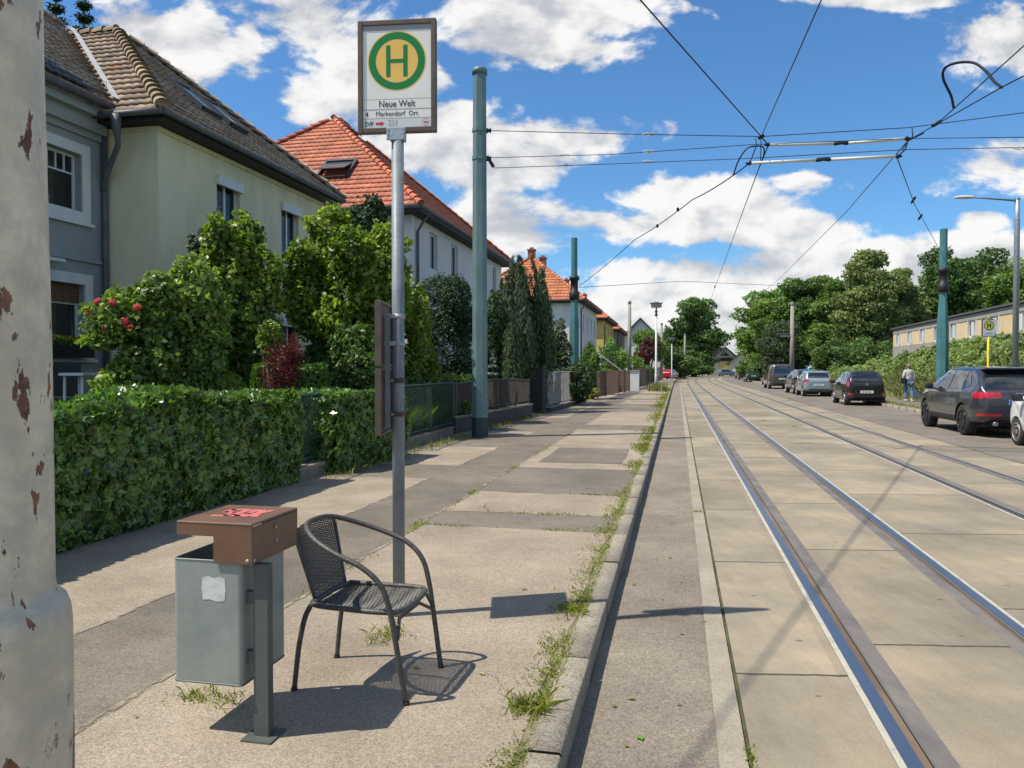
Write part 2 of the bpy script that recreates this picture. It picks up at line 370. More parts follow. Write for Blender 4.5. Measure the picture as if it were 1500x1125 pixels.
def tree(name, label, cat, base, crown, n, size, m, tr=.15, k=12, seed=0, group=None, f=.45, zmin=None, aspect=.55, inner=.45, top=.15, blobs=None, jitter=.9, rough=.25, nb=6):
    """crown=(cx,cy,cz,rx,ry,rz)"""
    t = thing(name, label, cat, base, group=group)
    bl = blobs or sub_blobs(*crown, k, f, seed)
    foliage('crown', bl, n, size, m, t, inner=inner, aspect=aspect, zmin=zmin, top=top, jitter=jitter, rough=rough)
    trunk(t, base, (crown[0], crown[1], crown[2] + crown[5] * .3), tr, nb=nb)
    return t
LM = dict(
    ivy=leafmat('ivy_leaves', (.014, .046, .008), (.22, .37, .08), .34, .25, .6),
    rose=leafmat('climber_leaves', (.025, .07, .012), (.32, .43, .10), .40, .42),
    magn=leafmat('magnolia_leaves', (.03, .08, .010), (.33, .42, .075), .4, .46),
    dark=leafmat('yew_leaves', (.012, .035, .014), (.04, .085, .03), .6, .15),
    conif=leafmat('conifer_leaves', (.02, .05, .018), (.075, .115, .04), .6, .15),
    juni=leafmat('juniper_leaves', (.03, .055, .025), (.10, .14, .06), .65, .2),
    blue=leafmat('blue_spruce_needles', (.12, .19, .19), (.25, .34, .34), .6, .1),
    green=leafmat('street_tree_leaves', (.035, .09, .02), (.23, .34, .08), .5, .35),
    bright=leafmat('bright_tree_leaves', (.05, .12, .022), (.25, .40, .085), .5, .4),
    olive=leafmat('chestnut_leaves', (.05, .09, .026), (.34, .38, .14), .5, .3),
    deep=leafmat('deep_green_leaves', (.022, .058, .014), (.16, .26, .065), .5, .3),
    maple=leafmat('red_maple_leaves', (.06, .010, .014), (.17, .030, .038), .5, .4),
    purple=leafmat('purple_leaves', (.06, .015, .02), (.13, .04, .045), .5, .3),
    grass=leafmat('grass_blades', (.10, .15, .03), (.28, .30, .09), .6, .35),
    weed=leafmat('weed_leaves', (.10, .14, .02), (.36, .36, .08), .6, .3),
    dry=leafmat('tall_dry_grass', (.16, .2, .05), (.38, .36, .16), .7, .3),
    box=leafmat('box_hedge_leaves', (.04, .10, .015), (.12, .22, .03), .5, .3),
    bramble=leafmat('bramble_leaves', (.05, .10, .015), (.31, .40, .12), .5, .38),
)
# ------------------------------------------------------------ road surfaces
def strip(s0, s1, t0, t1, z0=0.0, z1=None, step=1.0, skew=0.0, phase=0.0, nc=1, wob=False):
    z1 = z0 if z1 is None else z1
    ts = np.append(np.arange(t0, t1 - 1e-6, step), t1)
    if wob:
        nc = max(2, int((s1 - s0) / .12)); st = min(.2, (t1 - t0) / 2); ts = np.array([t0]); c = t0
        while c < t1 - 1e-6: c = min(t1, c + (st if c < 26 else 1.5)); ts = np.append(ts, c)
    V = []; UV = []; Fq = []; fu = []
    for t in ts:
        for j in range(nc + 1):
            s = s0 + (s1 - s0) * j / nc; sw, tw_ = (s + .011 * math.sin(t * 2.9 + 1) + .008 * math.sin(t * 8.3) + .005 * math.sin(t * 21), t + .020 * math.sin(6.3 * s + 2.1 * t) + .012 * math.sin(15 * s + 5 * t) + .007 * math.sin(37 * s)) if wob else (s, t); p = P(sw, tw_, z0 + (z1 - z0) * j / nc); V.append(tuple(p)); UV.append((s, t - skew * s - phase))
    w = nc + 1
    for i in range(len(ts) - 1):
        for j in range(nc):
            q = (i * w + j, i * w + j + 1, (i + 1) * w + j + 1, (i + 1) * w + j); Fq.append(q); fu += [UV[k] for k in q]
    return V, Fq, fu
def strips(name, specs, m, kind='structure'):
    V = []; Fq = []; UV = []
    for sp in specs:
        v, f, u = strip(*sp[0], **sp[1]) if isinstance(sp[0], (tuple, list)) else strip(*sp)
        b = len(V); V += v; Fq += [tuple(i + b for i in q) for q in f]; UV += u
    o = link(name, np_mesh(name, V, Fq, uv=UV), m)
    if kind: tag(o, kind=kind)
    return o

def concrete_slabs():
    m, nt, N, L, b = nodes('track_concrete')
    tc = N.new('ShaderNodeTexCoord'); sep = N.new('ShaderNodeSeparateXYZ'); L.new(tc.outputs['UV'], sep.inputs[0])
    def mm(op, a, b_=None, c=None):
        x = N.new('ShaderNodeMath'); x.operation = op
        for i, v in enumerate((a, b_, c)):
            if v is None: continue
            if isinstance(v, (int, float)): x.inputs[i].default_value = v
            else: L.new(v, x.inputs[i])
        return x.outputs[0]
    def nz(scale, detail=6, rough=.6, sx=None):
        x = N.new('ShaderNodeTexNoise'); x.inputs['Scale'].default_value = scale; x.inputs['Detail'].default_value = detail; x.inputs['Roughness'].default_value = rough
        if sx:
            mp = N.new('ShaderNodeMapping'); mp.inputs['Scale'].default_value = sx; mp.inputs['Rotation'].default_value = (0, 0, R(12)); L.new(tc.outputs['Object'], mp.inputs[0]); L.new(mp.outputs[0], x.inputs['Vector'])
        else: L.new(tc.outputs['Object'], x.inputs['Vector'])
        return x.outputs[0]
    wob = mm('MULTIPLY', mm('SUBTRACT', nz(9, 4), .5), .035)
    q = mm('DIVIDE', mm('ADD', sep.outputs[1], wob), 2.4); fr = mm('FRACT', q)
    dj = mm('MINIMUM', fr, mm('SUBTRACT', 1.0, fr))
    joint = N.new('ShaderNodeMapRange'); L.new(dj, joint.inputs[0]); joint.inputs[1].default_value = .0035; joint.inputs[2].default_value = .0062; joint.inputs[3].default_value = 1; joint.inputs[4].default_value = 0
    wn = N.new('ShaderNodeTexWhiteNoise'); wn.noise_dimensions = '2D'; cv = N.new('ShaderNodeCombineXYZ'); L.new(mm('FLOOR', q), cv.inputs[0]); L.new(mm('FLOOR', mm('MULTIPLY', sep.outputs[0], .8)), cv.inputs[1]); L.new(cv.outputs[0], wn.inputs['Vector'])
    def ramp(src, stops):
        r = N.new('ShaderNodeValToRGB'); L.new(src, r.inputs[0])
        while len(r.color_ramp.elements) < len(stops): r.color_ramp.elements.new(.5)
        for e, (p, c) in zip(r.color_ramp.elements, stops): e.position = p; e.color = c4(c)
        return r.outputs[0]
    base = ramp(nz(.75, 9, .62), [(.32, (.205, .174, .128)), (.5, (.275, .235, .17)), (.66, (.375, .305, .205))])
    def mul(a, fac):
        x = N.new('ShaderNodeMixRGB'); x.blend_type = 'MULTIPLY'; x.inputs[0].default_value = 1; L.new(a, x.inputs[1]); L.new(fac, x.inputs[2]); return x.outputs[0]
    def mrg(src, a, b_, lo, hi):
        x = N.new('ShaderNodeMapRange'); L.new(src, x.inputs[0]); x.inputs[1].default_value = a; x.inputs[2].default_value = b_; x.inputs[3].default_value = lo; x.inputs[4].default_value = hi; return x.outputs[0]
    col = mul(base, mrg(wn.outputs[0], 0, 1, .88, 1.10))
    col = mul(col, mrg(nz(150, 3), .3, .7, .86, 1.14))
    col = mul(col, mrg(nz(14, 6, .7, (1, .12, 1)), .3, .75, 1.06, .86))
    vo = N.new('ShaderNodeTexVoronoi'); vo.voronoi_dimensions = '2D'; vo.inputs['Scale'].default_value = 2.3; vo.inputs['Randomness'].default_value = 1
    mp = N.new('ShaderNodeMapping'); mp.inputs['Scale'].default_value = (1, 1.5, 1); mp.inputs['Rotation'].default_value = (0, 0, R(-40)); L.new(tc.outputs['Object'], mp.inputs[0]); L.new(mp.outputs[0], vo.inputs['Vector'])
    spc = N.new('ShaderNodeSeparateColor'); L.new(vo.outputs['Color'], spc.inputs[0])
    rad = mm('MULTIPLY', mm('MAXIMUM', mm('SUBTRACT', spc.outputs[0], .66), 0), .17)
    spot = mm('LESS_THAN', mm('ADD', vo.outputs['Distance'], mm('MULTIPLY', mm('SUBTRACT', nz(40, 2), .5), .05)), rad)
    col2 = N.new('ShaderNodeMixRGB'); L.new(mm('MULTIPLY', spot, .62), col2.inputs[0]); L.new(col, col2.inputs[1]); col2.inputs[2].default_value = (.07, .06, .05, 1)
    col3 = N.new('ShaderNodeMixRGB'); L.new(joint.outputs[0], col3.inputs[0]); L.new(col2.outputs[0], col3.inputs[1]); col3.inputs[2].default_value = (.07, .06, .045, 1)
    L.new(col3.outputs[0], b.inputs['Base Color']); setp(b, Roughness=.82); b.inputs['Specular IOR Level'].default_value = .3
    bp = N.new('ShaderNodeBump'); bp.inputs['Strength'].default_value = .35; bp.inputs['Distance'].default_value = .01
    L.new(mm('SUBTRACT', mm('MULTIPLY', nz(120, 4), .25), mm('ADD', mm('MULTIPLY', joint.outputs[0], 1.2), mm('MULTIPLY', spot, .4))), bp.inputs['Height']); L.new(bp.outputs[0], b.inputs['Normal'])
    return m
M['slab'] = concrete_slabs()
M['gutter'] = mat('gutter_asphalt', (.19, .16, .125), .9, c2=(.27, .23, .175), scale=1.3, detail=10, bump=.5, bscale=160, speck=(120, .3), spec=.25, stains=.12)
M['lane'] = mat('lane_asphalt', (.165, .142, .118), .9, c2=(.225, .195, .16), scale=.7, detail=10, bump=.4, bscale=150, speck=(70, .3), spec=.25, stains=.16, cracks=.5)
M['beton'] = mat('edge_concrete', (.27, .235, .18), .88, c2=(.36, .315, .24), scale=2.2, detail=9, bump=.4, bscale=110, speck=(160, .18), spec=.25)
M['kerb'] = mat('kerb_stone', (.23, .20, .155), .88, c2=(.33, .29, .225), scale=3, detail=9, bump=.6, bscale=70, speck=(90, .25), spec=.25)
M['panel'] = mat('exposed_aggregate', (.265, .217, .162), .9, c2=(.36, .30, .225), scale=1.1, detail=10, bump=.6, bscale=140, speck=(125, .26), spec=.25, stains=.12, cracks=.3)
M['panel2'] = mat('dark_pavement_asphalt', (.15, .127, .10), .9, c2=(.21, .178, .14), scale=.9, detail=10, bump=.4, bscale=170, speck=(150, .3), spec=.25, stains=.17)
M['seam'] = mat('sandy_seam', (.20, .165, .11), .95, c2=(.34, .30, .22), scale=12, detail=6, bump=.6, bscale=60)
M['joint'] = mat('dark_joint', (.05, .042, .03), .95, c2=(.11, .12, .04), scale=4)
M['railhead'] = mat('polished_rail', (.46, .46, .47), .36, 1.0, c2=(.36, .35, .36), scale=1.5, rrand=.06, stretch=(1, .1, 1))
M['groove'] = mat('rusty_groove', (.10, .068, .045), .85, c2=(.20, .145, .10), scale=2, stretch=(1, .3, 1), bump=.4, bscale=40)
M['bitumen'] = mat('rail_sealant', (.13, .115, .104), .65, c2=(.20, .175, .15), scale=5, bump=.5, bscale=30, stretch=(1, .4, 1))
M['lip'] = mat('rail_lip_edge', (.5, .48, .44), .4, .8)
M['filler'] = mat('pale_rail_filler', (.45, .42, .34), .85, c2=(.27, .23, .17), scale=9, bump=.5, bscale=60, lo=.5, hi=.8)
T0, T1 = -12, 225
ts = 1.5
strips('gutter', [((0, .6, T0, T1), dict(step=ts, nc=2))], M['gutter'])
strips('gutter_edge_strip', [((.6, .715, T0, T1), dict(z0=.006, step=ts))], M['beton'])
strips('drain_joint', [((.715, .735, T0, T1), dict(z0=-.006, step=ts))], M['joint'])
D2 = 2.69
slabs = [((.735, 1.301, T0, T1), dict(step=ts, skew=.16, phase=4.14, z0=.004)), ((1.545, 2.305, T0, T1), dict(step=ts, skew=.16, phase=4.62, z0=.004)),
         ((2.549, 1.301 + D2, T0, T1), dict(step=ts, skew=.16, phase=5.35, z0=.004)), ((1.545 + D2, 2.345 + D2, T0, T1), dict(step=ts, skew=.16, phase=4.0, z0=.004)),
         ((2.589 + D2, 6.1, T0, T1), dict(step=ts, skew=.16, phase=4.9, z0=.004))]
tag(strips('tram_road', slabs, M['slab'])) 
M['dullhead'] = mat('dull_rail_head', (.10, .085, .075), .5, .5, c2=(.16, .13, .11), scale=3, stretch=(1, .2, 1))
def rail(name_i, s, sgn):
    """grooved rail; s = outer edge of head, sgn = direction of the groove"""
    def q(a, b, z, z2=None):
        lo, hi = s + sgn * a, s + sgn * b
        if z2 is None: z2 = z
        return ((min(lo, hi), max(lo, hi), T0, T1), dict(z0=z if lo < hi else z2, z1=z2 if lo < hi else z, step=.75))
    pr = [('rail_filler', [q(-.032, 0, .004)], M['filler']), ('rail_head', [q(0, .065, .006)], M['railhead']),
          ('rail_lip', [q(.065, .0715, .004, -.01), q(.112, .118, -.006, .004)], M['lip']), ('rail_groove', [q(.0715, .112, -.014)], M['groove']), ('rail_sealant', [q(.118, .21, .004)], M['bitumen'])]
    for nm, sp, m in pr: strips(nm, sp, M['dullhead'] if (nm == 'rail_head' and name_i > 1) else m)
rail(0, 1.335, 1); rail(1, 2.515, -1); rail(2, 1.335 + D2, 1); rail(3, 2.555 + D2, -1)
strips('right_lane', [((6.1, 9.0, T0, T1), dict(step=ts, nc=3))], M['lane'])
# worn white lane marks and thin dark line between asphalt and concrete
strips('lane_edge_joint', [((6.085, 6.11, T0, T1), dict(z0=.008, step=ts))], M['joint'])
# kerbs: stones with joints
def kerb(name, s0, s1, z, m, t0=-12, t1=200):
    V = []; Fq = []; t = t0
    top_l, top_r = (s0, s1)
    while t < t1:
        L_ = 1.0; g = .006; dz = rnd.uniform(-.006, .004); ds = rnd.uniform(-.004, .004); b = len(V)
        for tt in (t + g, t + L_ - g):
            for s, zz in ((s0, -.05), (s0, z + dz), (s1 - .008 * (1 if name != 'x' else 0), z + dz), (s1, z + dz - .012), (s1, -.05)):
                V.append(tuple(P(s + ds, tt, zz)))
        for j in range(4): Fq.append((b + j, b + j + 1, b + 5 + j + 1, b + 5 + j))
        Fq.append((b, b + 1, b + 2, b + 4)); Fq.append((b + 5, b + 9, b + 7, b + 6))
        t += L_
    return tag(link(name, np_mesh(name, V, Fq), m), kind='structure')
kerb('kerb', -.135, 0, PAV + .002, M['kerb'])
kerb('kerb_right', 9.0, 9.13, PAV + .002, M['kerb'])
# far side pavement
strips('pavement_right', [((9.13, 11.4, T0, T1), dict(z0=PAV - .004, step=ts, nc=2))], M['panel2'])
def broken(m, lo, hi, scale):
    nt = m.node_tree; N = nt.nodes; L = nt.links; tc = N.new('ShaderNodeTexCoord'); nz = N.new('ShaderNodeTexNoise'); nz.inputs['Scale'].default_value = scale; nz.inputs['Detail'].default_value = 6; nz.inputs['Roughness'].default_value = .7; L.new(tc.outputs['Object'], nz.inputs['Vector'])
    r = N.new('ShaderNodeMapRange'); r.inputs[1].default_value = lo; r.inputs[2].default_value = hi; L.new(nz.outputs[0], r.inputs[0]); tr = N.new('ShaderNodeBsdfTransparent'); mx = N.new('ShaderNodeMixShader'); L.new(r.outputs[0], mx.inputs[0]); L.new(tr.outputs[0], mx.inputs[1]); L.new(N['Principled BSDF'].outputs[0], mx.inputs[2]); L.new(mx.outputs[0], N['Material Output'].inputs[0])
broken(M['seam'], .44, .54, 7); 
# near pavement: three bands with patches
dark = [(7.05, 7.8), (9.1, 11.4), (18.8, 20.4), (27, 32.8), (37, 38.5), (44, 47), (55, 60), (72, 80)]
darkL = [(10.0, 11.4), (14.2, 16.6), (17.9, 23), (33, 36), (48, 52)]
def bands(s0, s1, dk):
    cuts = sorted({T0, T1} | {x for d in dk for x in d}); lt = []; dt = []; sm = []
    for a, b in zip(cuts, cuts[1:]):
        isd = any(d[0] - 1e-3 <= (a + b) / 2 <= d[1] for d in dk)
        (dt if isd else lt).append(((s0, s1, a, b), dict(z0=PAV, wob=True)))
    for c in cuts[1:-1]: sm.append(((s0, s1, c - .014, c + .014), dict(z0=PAV + .003, wob=True)))
    return lt, dt, sm
a1, b1, c1_ = bands(-1.95, -.17, dark); a2, b2, c2_ = bands(-4.75, -2.83, darkL)
strips('pavement', a1 + a2, M['panel'])
strips('pavement_asphalt', b1 + b2 + [((-2.83, -1.95, T0, T1), dict(z0=PAV, wob=True)), ((-1.72, -.42, 12.1, 14.4), dict(z0=PAV + .004, wob=True)), ((-4.75, -.17, T0, T1), dict(z0=PAV - .005, step=ts, nc=2))], M['panel2'])
strips('pavement_seams', c1_ + c2_ + [((-1.975, -1.94, T0, T1), dict(z0=PAV + .004, wob=True)), ((-2.85, -2.82, T0, T1), dict(z0=PAV + .004, wob=True))], M['seam'])
M['moss'] = mat('mossy_gap', (.09, .10, .03), .95, c2=(.26, .22, .13), scale=5, detail=8, bump=.7, bscale=50)
strips('kerb_gap', [((-.175, -.13, T0, T1), dict(z0=PAV - .002, step=ts))], M['moss'])
# concrete footing under the bin post

# ------------------------------------------------------------ ground & bank
M['soil'] = mat('garden_soil', (.05, .05, .025), .95, c2=(.09, .11, .04), scale=1.2, bump=.8, bscale=12)
M['field'] = mat('far_ground', (.06, .08, .03), .95, c2=(.12, .12, .06), scale=.05)
g = MB(); g.face([(-1500, -300, -.3), (1500, -300, -.3), (1500, 2500, -.3), (-1500, 2500, -.3)]); tag(g.build('ground', M['field']), kind='structure')
strips('garden_ground', [((-34, -4.7, T0, 190), dict(z0=PAV + .02, step=3, nc=4))], M['soil'])
def bank_h(s, t):
    hf = float(np.interp(t, [-12, 45, 62, 80, 110], [1, 1, .55, .25, .1]))
    return PAV + hf * float(np.interp(s, [11.4, 11.9, 12.6, 13.4, 16, 60], [0, .25, .85, 1.75, 2.15, 2.3]))
V = []; Fq = []
ss = [11.4, 11.9, 12.6, 13.4, 14.5, 16, 20, 30, 60]; tt = list(np.arange(-12, 200, 4.0))
for t in tt:
    for s in ss: V.append(tuple(P(s, t, bank_h(s, t) - .02)))
w = len(ss)
for i in range(len(tt) - 1):
    for j in range(w - 1): Fq.append((i * w + j, i * w + j + 1, (i + 1) * w + j + 1, (i + 1) * w + j))
tag(link('embankment', np_mesh('embankment', V, Fq), M['soil']), kind='structure')

# ------------------------------------------------------------ weeds
def blades(name, base, h, w, m, lean=.35, n_per=1, label=None, kind='stuff', thingtag=None, parent=None):
    base = np.asarray(base, float); n = len(base); h = np.asarray(h) * rng.uniform(.5, 1.2, n)
    a = rng.uniform(0, 2 * np.pi, n); ln = rng.normal(0, lean, (n, 2))
    side = np.stack([np.cos(a), np.sin(a), 0 * a], 1) * (np.asarray(w) * rng.uniform(.6, 1.3, n))[:, None] * .5
    tip = base + np.stack([ln[:, 0] * h, ln[:, 1] * h, h * .95], 1); mid = base + np.stack([ln[:, 0] * h * .35, ln[:, 1] * h * .35, h * .6], 1)
    V = np.stack([base - side, base + side, mid + side * .8, tip, mid - side * .8], 1).reshape(-1, 3); Fq = np.arange(5 * n).reshape(-1, 5)
    o = link(name, np_mesh(name, V, Fq, attr=rng.uniform(0, 1, n)), m, parent, world=True)
    if kind: tag(o, label, None, None, kind)
    return o
def st_pts(s, t, z): return np.array([tuple(P(a, b, c)) for a, b, c in zip(s, t, z)])
def weeds():
    S, T, Hh = [], [], []
    # clumps along the kerb gap (t centres from the photograph), plus a thin background growth
    cl = [(2.9, .2, 250, .02), (3.35, .09, 380, .065), (3.75, .22, 330, .02), (4.15, .25, 500, .022), (4.75, .14, 420, .04), (5.0, .25, 300, .025), (5.6, .5, 400, .02), (6.4, .3, 200, .022), (7.1, .35, 350, .028), (8.0, .5, 320, .03),
          (9.2, .6, 240, .03), (12.0, .6, 260, .05), (14.6, .8, 600, .08), (16.6, .8, 380, .07), (18.8, 1.0, 280, .07), (24, 2.0, 320, .09), (31, 3.5, 420, .11), (40, 4, 400, .12), (52, 6, 300, .14)]
    for (tc_, sp, n, h) in cl:
        n = int(n * .62)
        T.append(rng.normal(tc_, sp * .5, n)); S.append(np.clip(rng.normal(-.19, .04 + .0035 * tc_, n), -.5 - .01 * tc_, -.12)); Hh.append(np.full(n, h))
    S.append(rng.normal(-.16, .02, 300)); T.append(rng.uniform(2, 30, 300)); Hh.append(np.full(300, .025))
    tz = np.concatenate([rng.normal(c_, w_, n_) for c_, w_, n_ in ((2.3, .2, 30), (3.9, .15, 60), (5.3, .3, 60), (6.9, .15, 120), (8.2, .4, 50), (9.0, .1, 90), (11.2, .3, 60), (14, .5, 60), (17, .6, 50))]); S.append(rng.normal(-1.95, .03, len(tz))); T.append(tz); Hh.append(np.full(len(tz), .028))
    for tc_, sc_ in ((7.05, -.55), (7.05, -1.7), (7.8, -1.1), (7.8, -.7), (9.1, -.5)): S.append(rng.normal(sc_, .14, 50)); T.append(rng.normal(tc_, .015, 50)); Hh.append(np.full(50, .028))
    S.append(rng.normal(-1.62, .10, 170)); T.append(rng.normal(3.17, .05, 170)); Hh.append(np.full(170, .035))
    S.append(rng.normal(-1.15, .05, 120)); T.append(rng.normal(4.1, .08, 120)); Hh.append(np.full(120, .04))
    S = np.concatenate(S); T = np.concatenate(T); Hh = np.concatenate(Hh)
    z = np.full(len(S), PAV)
    bp = st_pts(S, T, z); d = bp[:, 1].clip(3)
    blades('weeds', bp, Hh, .003 + .0007 * d, LM['weed'], .8, label='green and yellowed weeds growing in the gap behind the kerb stones')
    # low moss cushions in the gap
    n = 9000; s = rng.normal(-.165, .028, n); t = 2 + 55 * rng.uniform(0, 1, n) ** 2.0; keep = (np.sin(t * 2.3) + np.sin(t * 5.1 + 1) + rng.normal(0, .3, n)) > .25
    s, t = s[keep], t[keep]; p = st_pts(s, t, np.full(len(s), PAV + .004)); nn = rng.normal(size=p.shape) * .5; nn[:, 2] += 1
    tag(link('moss', leaf_mesh('moss', p, nn, .012 + .0012 * p[:, 1].clip(3, 40)), LM['weed']), 'low green moss and small leaves filling the gap behind the kerb', kind='stuff')
    # base of the walls and hedges on the left
    n = 2600; t = rng.uniform(9.5, 60, n); s = -4.25 + .012 * t + rng.normal(0, .12, n)
    blades('weeds', st_pts(s, t, np.full(n, PAV)), .12, .012, LM['weed'], .6, label='sparse weeds at the foot of the garden walls')
    # joint weeds on the road
    n = 150; s = rng.normal(.725, .012, n); t = rng.choice([3.35, 8.9, 2.9], n) + rng.normal(0, .05, n); s2 = np.where(np.abs(t - 8.9) < .3, rng.uniform(.6, .74, n), s); t = np.where(np.abs(t - 8.9) < .3, 8.9 + rng.normal(0, .015, n), t)
    blades('weeds', st_pts(s2, t, np.full(n, .004)), .02, .008, LM['weed'], .9, label='tiny weeds in the joint beside the gutter strip')
weeds()
def litter():
    n = 90; s = np.concatenate([rng.uniform(-4.4, -3.4, 50), rng.uniform(-2, -.1, 22), rng.uniform(.1, .6, 18)]); t = np.concatenate([rng.uniform(8, 18, 50), rng.uniform(2.5, 14, 22), rng.uniform(2.6, 12, 18)])
    z = np.where(s < 0, PAV + .01, .01); p = st_pts(s, t, z); nn = rng.normal(size=p.shape) * .25; nn[:, 2] += 1
    tag(link('fallen_leaves', leaf_mesh('fallen_leaves', p, nn, .045, .6), LM['dry']), 'scattered small fallen leaves on pavement and gutter', kind='stuff')
    lf = leafmat('fresh_leaf', (.2, .4, .06), (.25, .45, .08)); pl = leafmat('pale_dry_leaf', (.6, .5, .25), (.65, .55, .3))
    for pos, sz, m_, lb in ((gnd(937, 1080, .008), .055, lf, 'single fresh green leaf lying in the gutter'), (gnd(705, 986, PAV + .008), .06, pl, 'single pale dry leaf on pavement right of the chair shadow')):
        me = leaf_mesh('leaf', np.array([tuple(Vector((0, 0, 0)))]), np.array([[.1, .2, 1.0]]), sz, .7); o = link('leaf', me, m_); o.location = pos; tag(o, lb, 'leaf')
litter()
# ------------------------------------------------------------ stop sign, chair, bin, big rusty pole
def stop_sign():
    base = Vector((-.678, 4.6, PAV))
    t = thing('tram_stop_sign', 'tall tram stop sign with green H on grey pole behind the rattan chair', 'stop sign', base)
    M['polepaint'] = mat('grey_pole_paint', (.15, .175, .195), .5, .0, c2=(.22, .25, .27), scale=9, bump=.15)
    m1 = MB().tube([(0, 0, 0), (0, 0, 2.90)], .0365, 24); m1.build('pole', M['polepaint'], t)
    br = mat('brown_anodised_frame', (.105, .07, .05), .5, .15, c2=(.14, .10, .075), scale=10)
    wh = mat('sign_white', (.86, .83, .76), .35, c2=(.80, .77, .70), scale=5)
    # panel group, slightly turned so that its right side is nearer
    z0, z1, w = 2.875, 3.535, .235
    rz = -.10
    c, s = math.cos(rz), math.sin(rz)
    piv = bpy.data.objects.new('sign_panel', None)
    def rot(o): o.matrix_parent_inverse = Matrix.Identity(4); o.rotation_euler = (0, 0, rz); return o
    fr = MB()
    zc = (z0 + z1) / 2; H = z1 - z0
    fw = .030
    for sx in (-1, 1): fr.box((sx * (w - fw / 2), 0, zc), (fw, .045, H), bev=.004)
    for zz in (z0 + fw / 2, z1 - fw / 2): fr.box((0, 0, zz), (2 * w - 2 * fw - .001, .044, fw), bev=.004)
    rot(fr.build('sign_frame', br, t))
    pn = rot(MB().box((0, -.004, zc), (2 * w - 2 * fw + .002, .018, H - 2 * fw + .002)).build('sign_panel', wh, t))
    y = -.0131
    gr = mat('sign_green', (.0, .20, .04), .4); ye = mat('sign_yellow', (.92, .56, .12), .4, c2=(.86, .50, .10), scale=8); dk = mat('sign_black', (.03, .03, .03), .5)
    inn = 2 * w - 2 * fw; top = z1 - fw - .032
    ga = mat('sign_grey_strip', (.33, .33, .34), .5); pale = mat('sign_pale_field', (.66, .67, .66), .4)
    rot(MB().box((0, y, z1 - fw - .015), (inn, .0006, .030)).build('sheet_edge', ga, t))
    def disc(name, r0, r1, yy, m, zc_):
        mb = MB(); n = 64
        for j in range(n):
            a, b = 2 * math.pi * j / n, 2 * math.pi * (j + 1) / n
            if r0: mb.face([(r0 * math.cos(a), yy, zc_ + r0 * math.sin(a)), (r0 * math.cos(b), yy, zc_ + r0 * math.sin(b)), (r1 * math.cos(b), yy, zc_ + r1 * math.sin(b)), (r1 * math.cos(a), yy, zc_ + r1 * math.sin(a))])
            else: mb.face([(0, yy, zc_), (r1 * math.cos(b), yy, zc_ + r1 * math.sin(b)), (r1 * math.cos(a), yy, zc_ + r1 * math.sin(a))])
        return rot(mb.build(name, m, t, recalc=False))
    zc2 = top - .178
    disc('yellow_disc', 0, .176, y - .0003, ye, zc2); disc('green_ring', .127, .169, y - .0007, gr, zc2)
    hm = MB()
    for sx in (-1, 1): hm.box((sx * .0515, y - .0008, zc2), (.026, .0006, .185))
    hm.box((0, y - .0008, zc2), (.077, .0006, .022)); rot(hm.build('letter_h', gr, t))
    def txt(body, size, x, z, m, name='lettering', align='CENTER', bold=0.0, sx=1):
        me = text_mesh(body, size, .0003, bold, align, sx); me.transform(Matrix.Translation((x, y - .0010, z)) @ Matrix.Rotation(math.pi / 2, 4, 'X'))
        return rot(link(name, me, m, t))
    zb = z0 + fw
    ln = MB()
    for zz, hh in ((zb + .168, .0015), (zb + .108, .005), (zb + .055, .004)): ln.box((0, y - .0002, zz), (inn, .0008, hh))
    rot(ln.build('divider_lines', ga, t))
    rot(MB().box((0, y, zb + .026), (inn, .0006, .050)).build('logo_strip', pale, t))
    txt('Neue Welt', .056, 0, zb + .138, dk, bold=.0003, sx=.86)
    txt('4', .042, -.182, zb + .079, dk, bold=.0002, sx=.9); txt('Markendorf', .041, -.040, zb + .081, dk, bold=.0, sx=.90); txt('Ort', .041, .098, zb + .081, dk, bold=.0, sx=.90)
    txt('SVF', .036, -.168, zb + .022, mat('logo_teal', (.03, .10, .13), .5), 'logo', bold=.0009, sx=.95)
    rd = mat('logo_red', (.55, .02, .04), .5)
    ar = MB().prism([(-.128, -.006), (-.098, -.006), (-.098, -.013), (-.076, .002), (-.098, .015), (-.098, .008), (-.128, .008)], .001, Matrix.Translation((0, y - .0004, zb + .024)) @ Matrix.Rotation(math.pi / 2, 4, 'X'))
    rot(ar.build('logo_arrow', rd, t))
    tiny = MB()
    for k in range(4):
        for q in range(3): tiny.box((-.045 + q * .02 + (k % 2) * .003, y - .0006, zb + .043 - k * .0105), (.017 - .003 * ((k + q) % 3), .0006, .0035))
    rot(tiny.build('small_print', mat('sign_smallprint', (.25, .27, .28), .6), t))
    ring = MB()
    for j in range(28):
        if j % 7 == 3: continue
        a, b = 2 * math.pi * j / 28, 2 * math.pi * (j + .8) / 28; r0, r1 = .019, .022; cx, cz = .172, zb + .026
        ring.face([(cx + r0 * math.cos(a), y - .0008, cz + r0 * math.sin(a)), (cx + r0 * math.cos(b), y - .0008, cz + r0 * math.sin(b)), (cx + r1 * math.cos(b), y - .0008, cz + r1 * math.sin(b)), (cx + r1 * math.cos(a), y - .0008, cz + r1 * math.sin(a))])
    rot(ring.build('logo_ring', rd, t, recalc=False)); txt('VBB', .014, .172, zb + .026, rd, 'logo', bold=.0006)
    # clamp bracket
    bk = MB().box((0, -.032, z0 - .012), (.115, .012, .075), bev=.003); bk.box((0, .01, z0 - .012), (.09, .055, .07), bev=.004)
    bo = rot(bk.build('bracket', M['galv'], t))
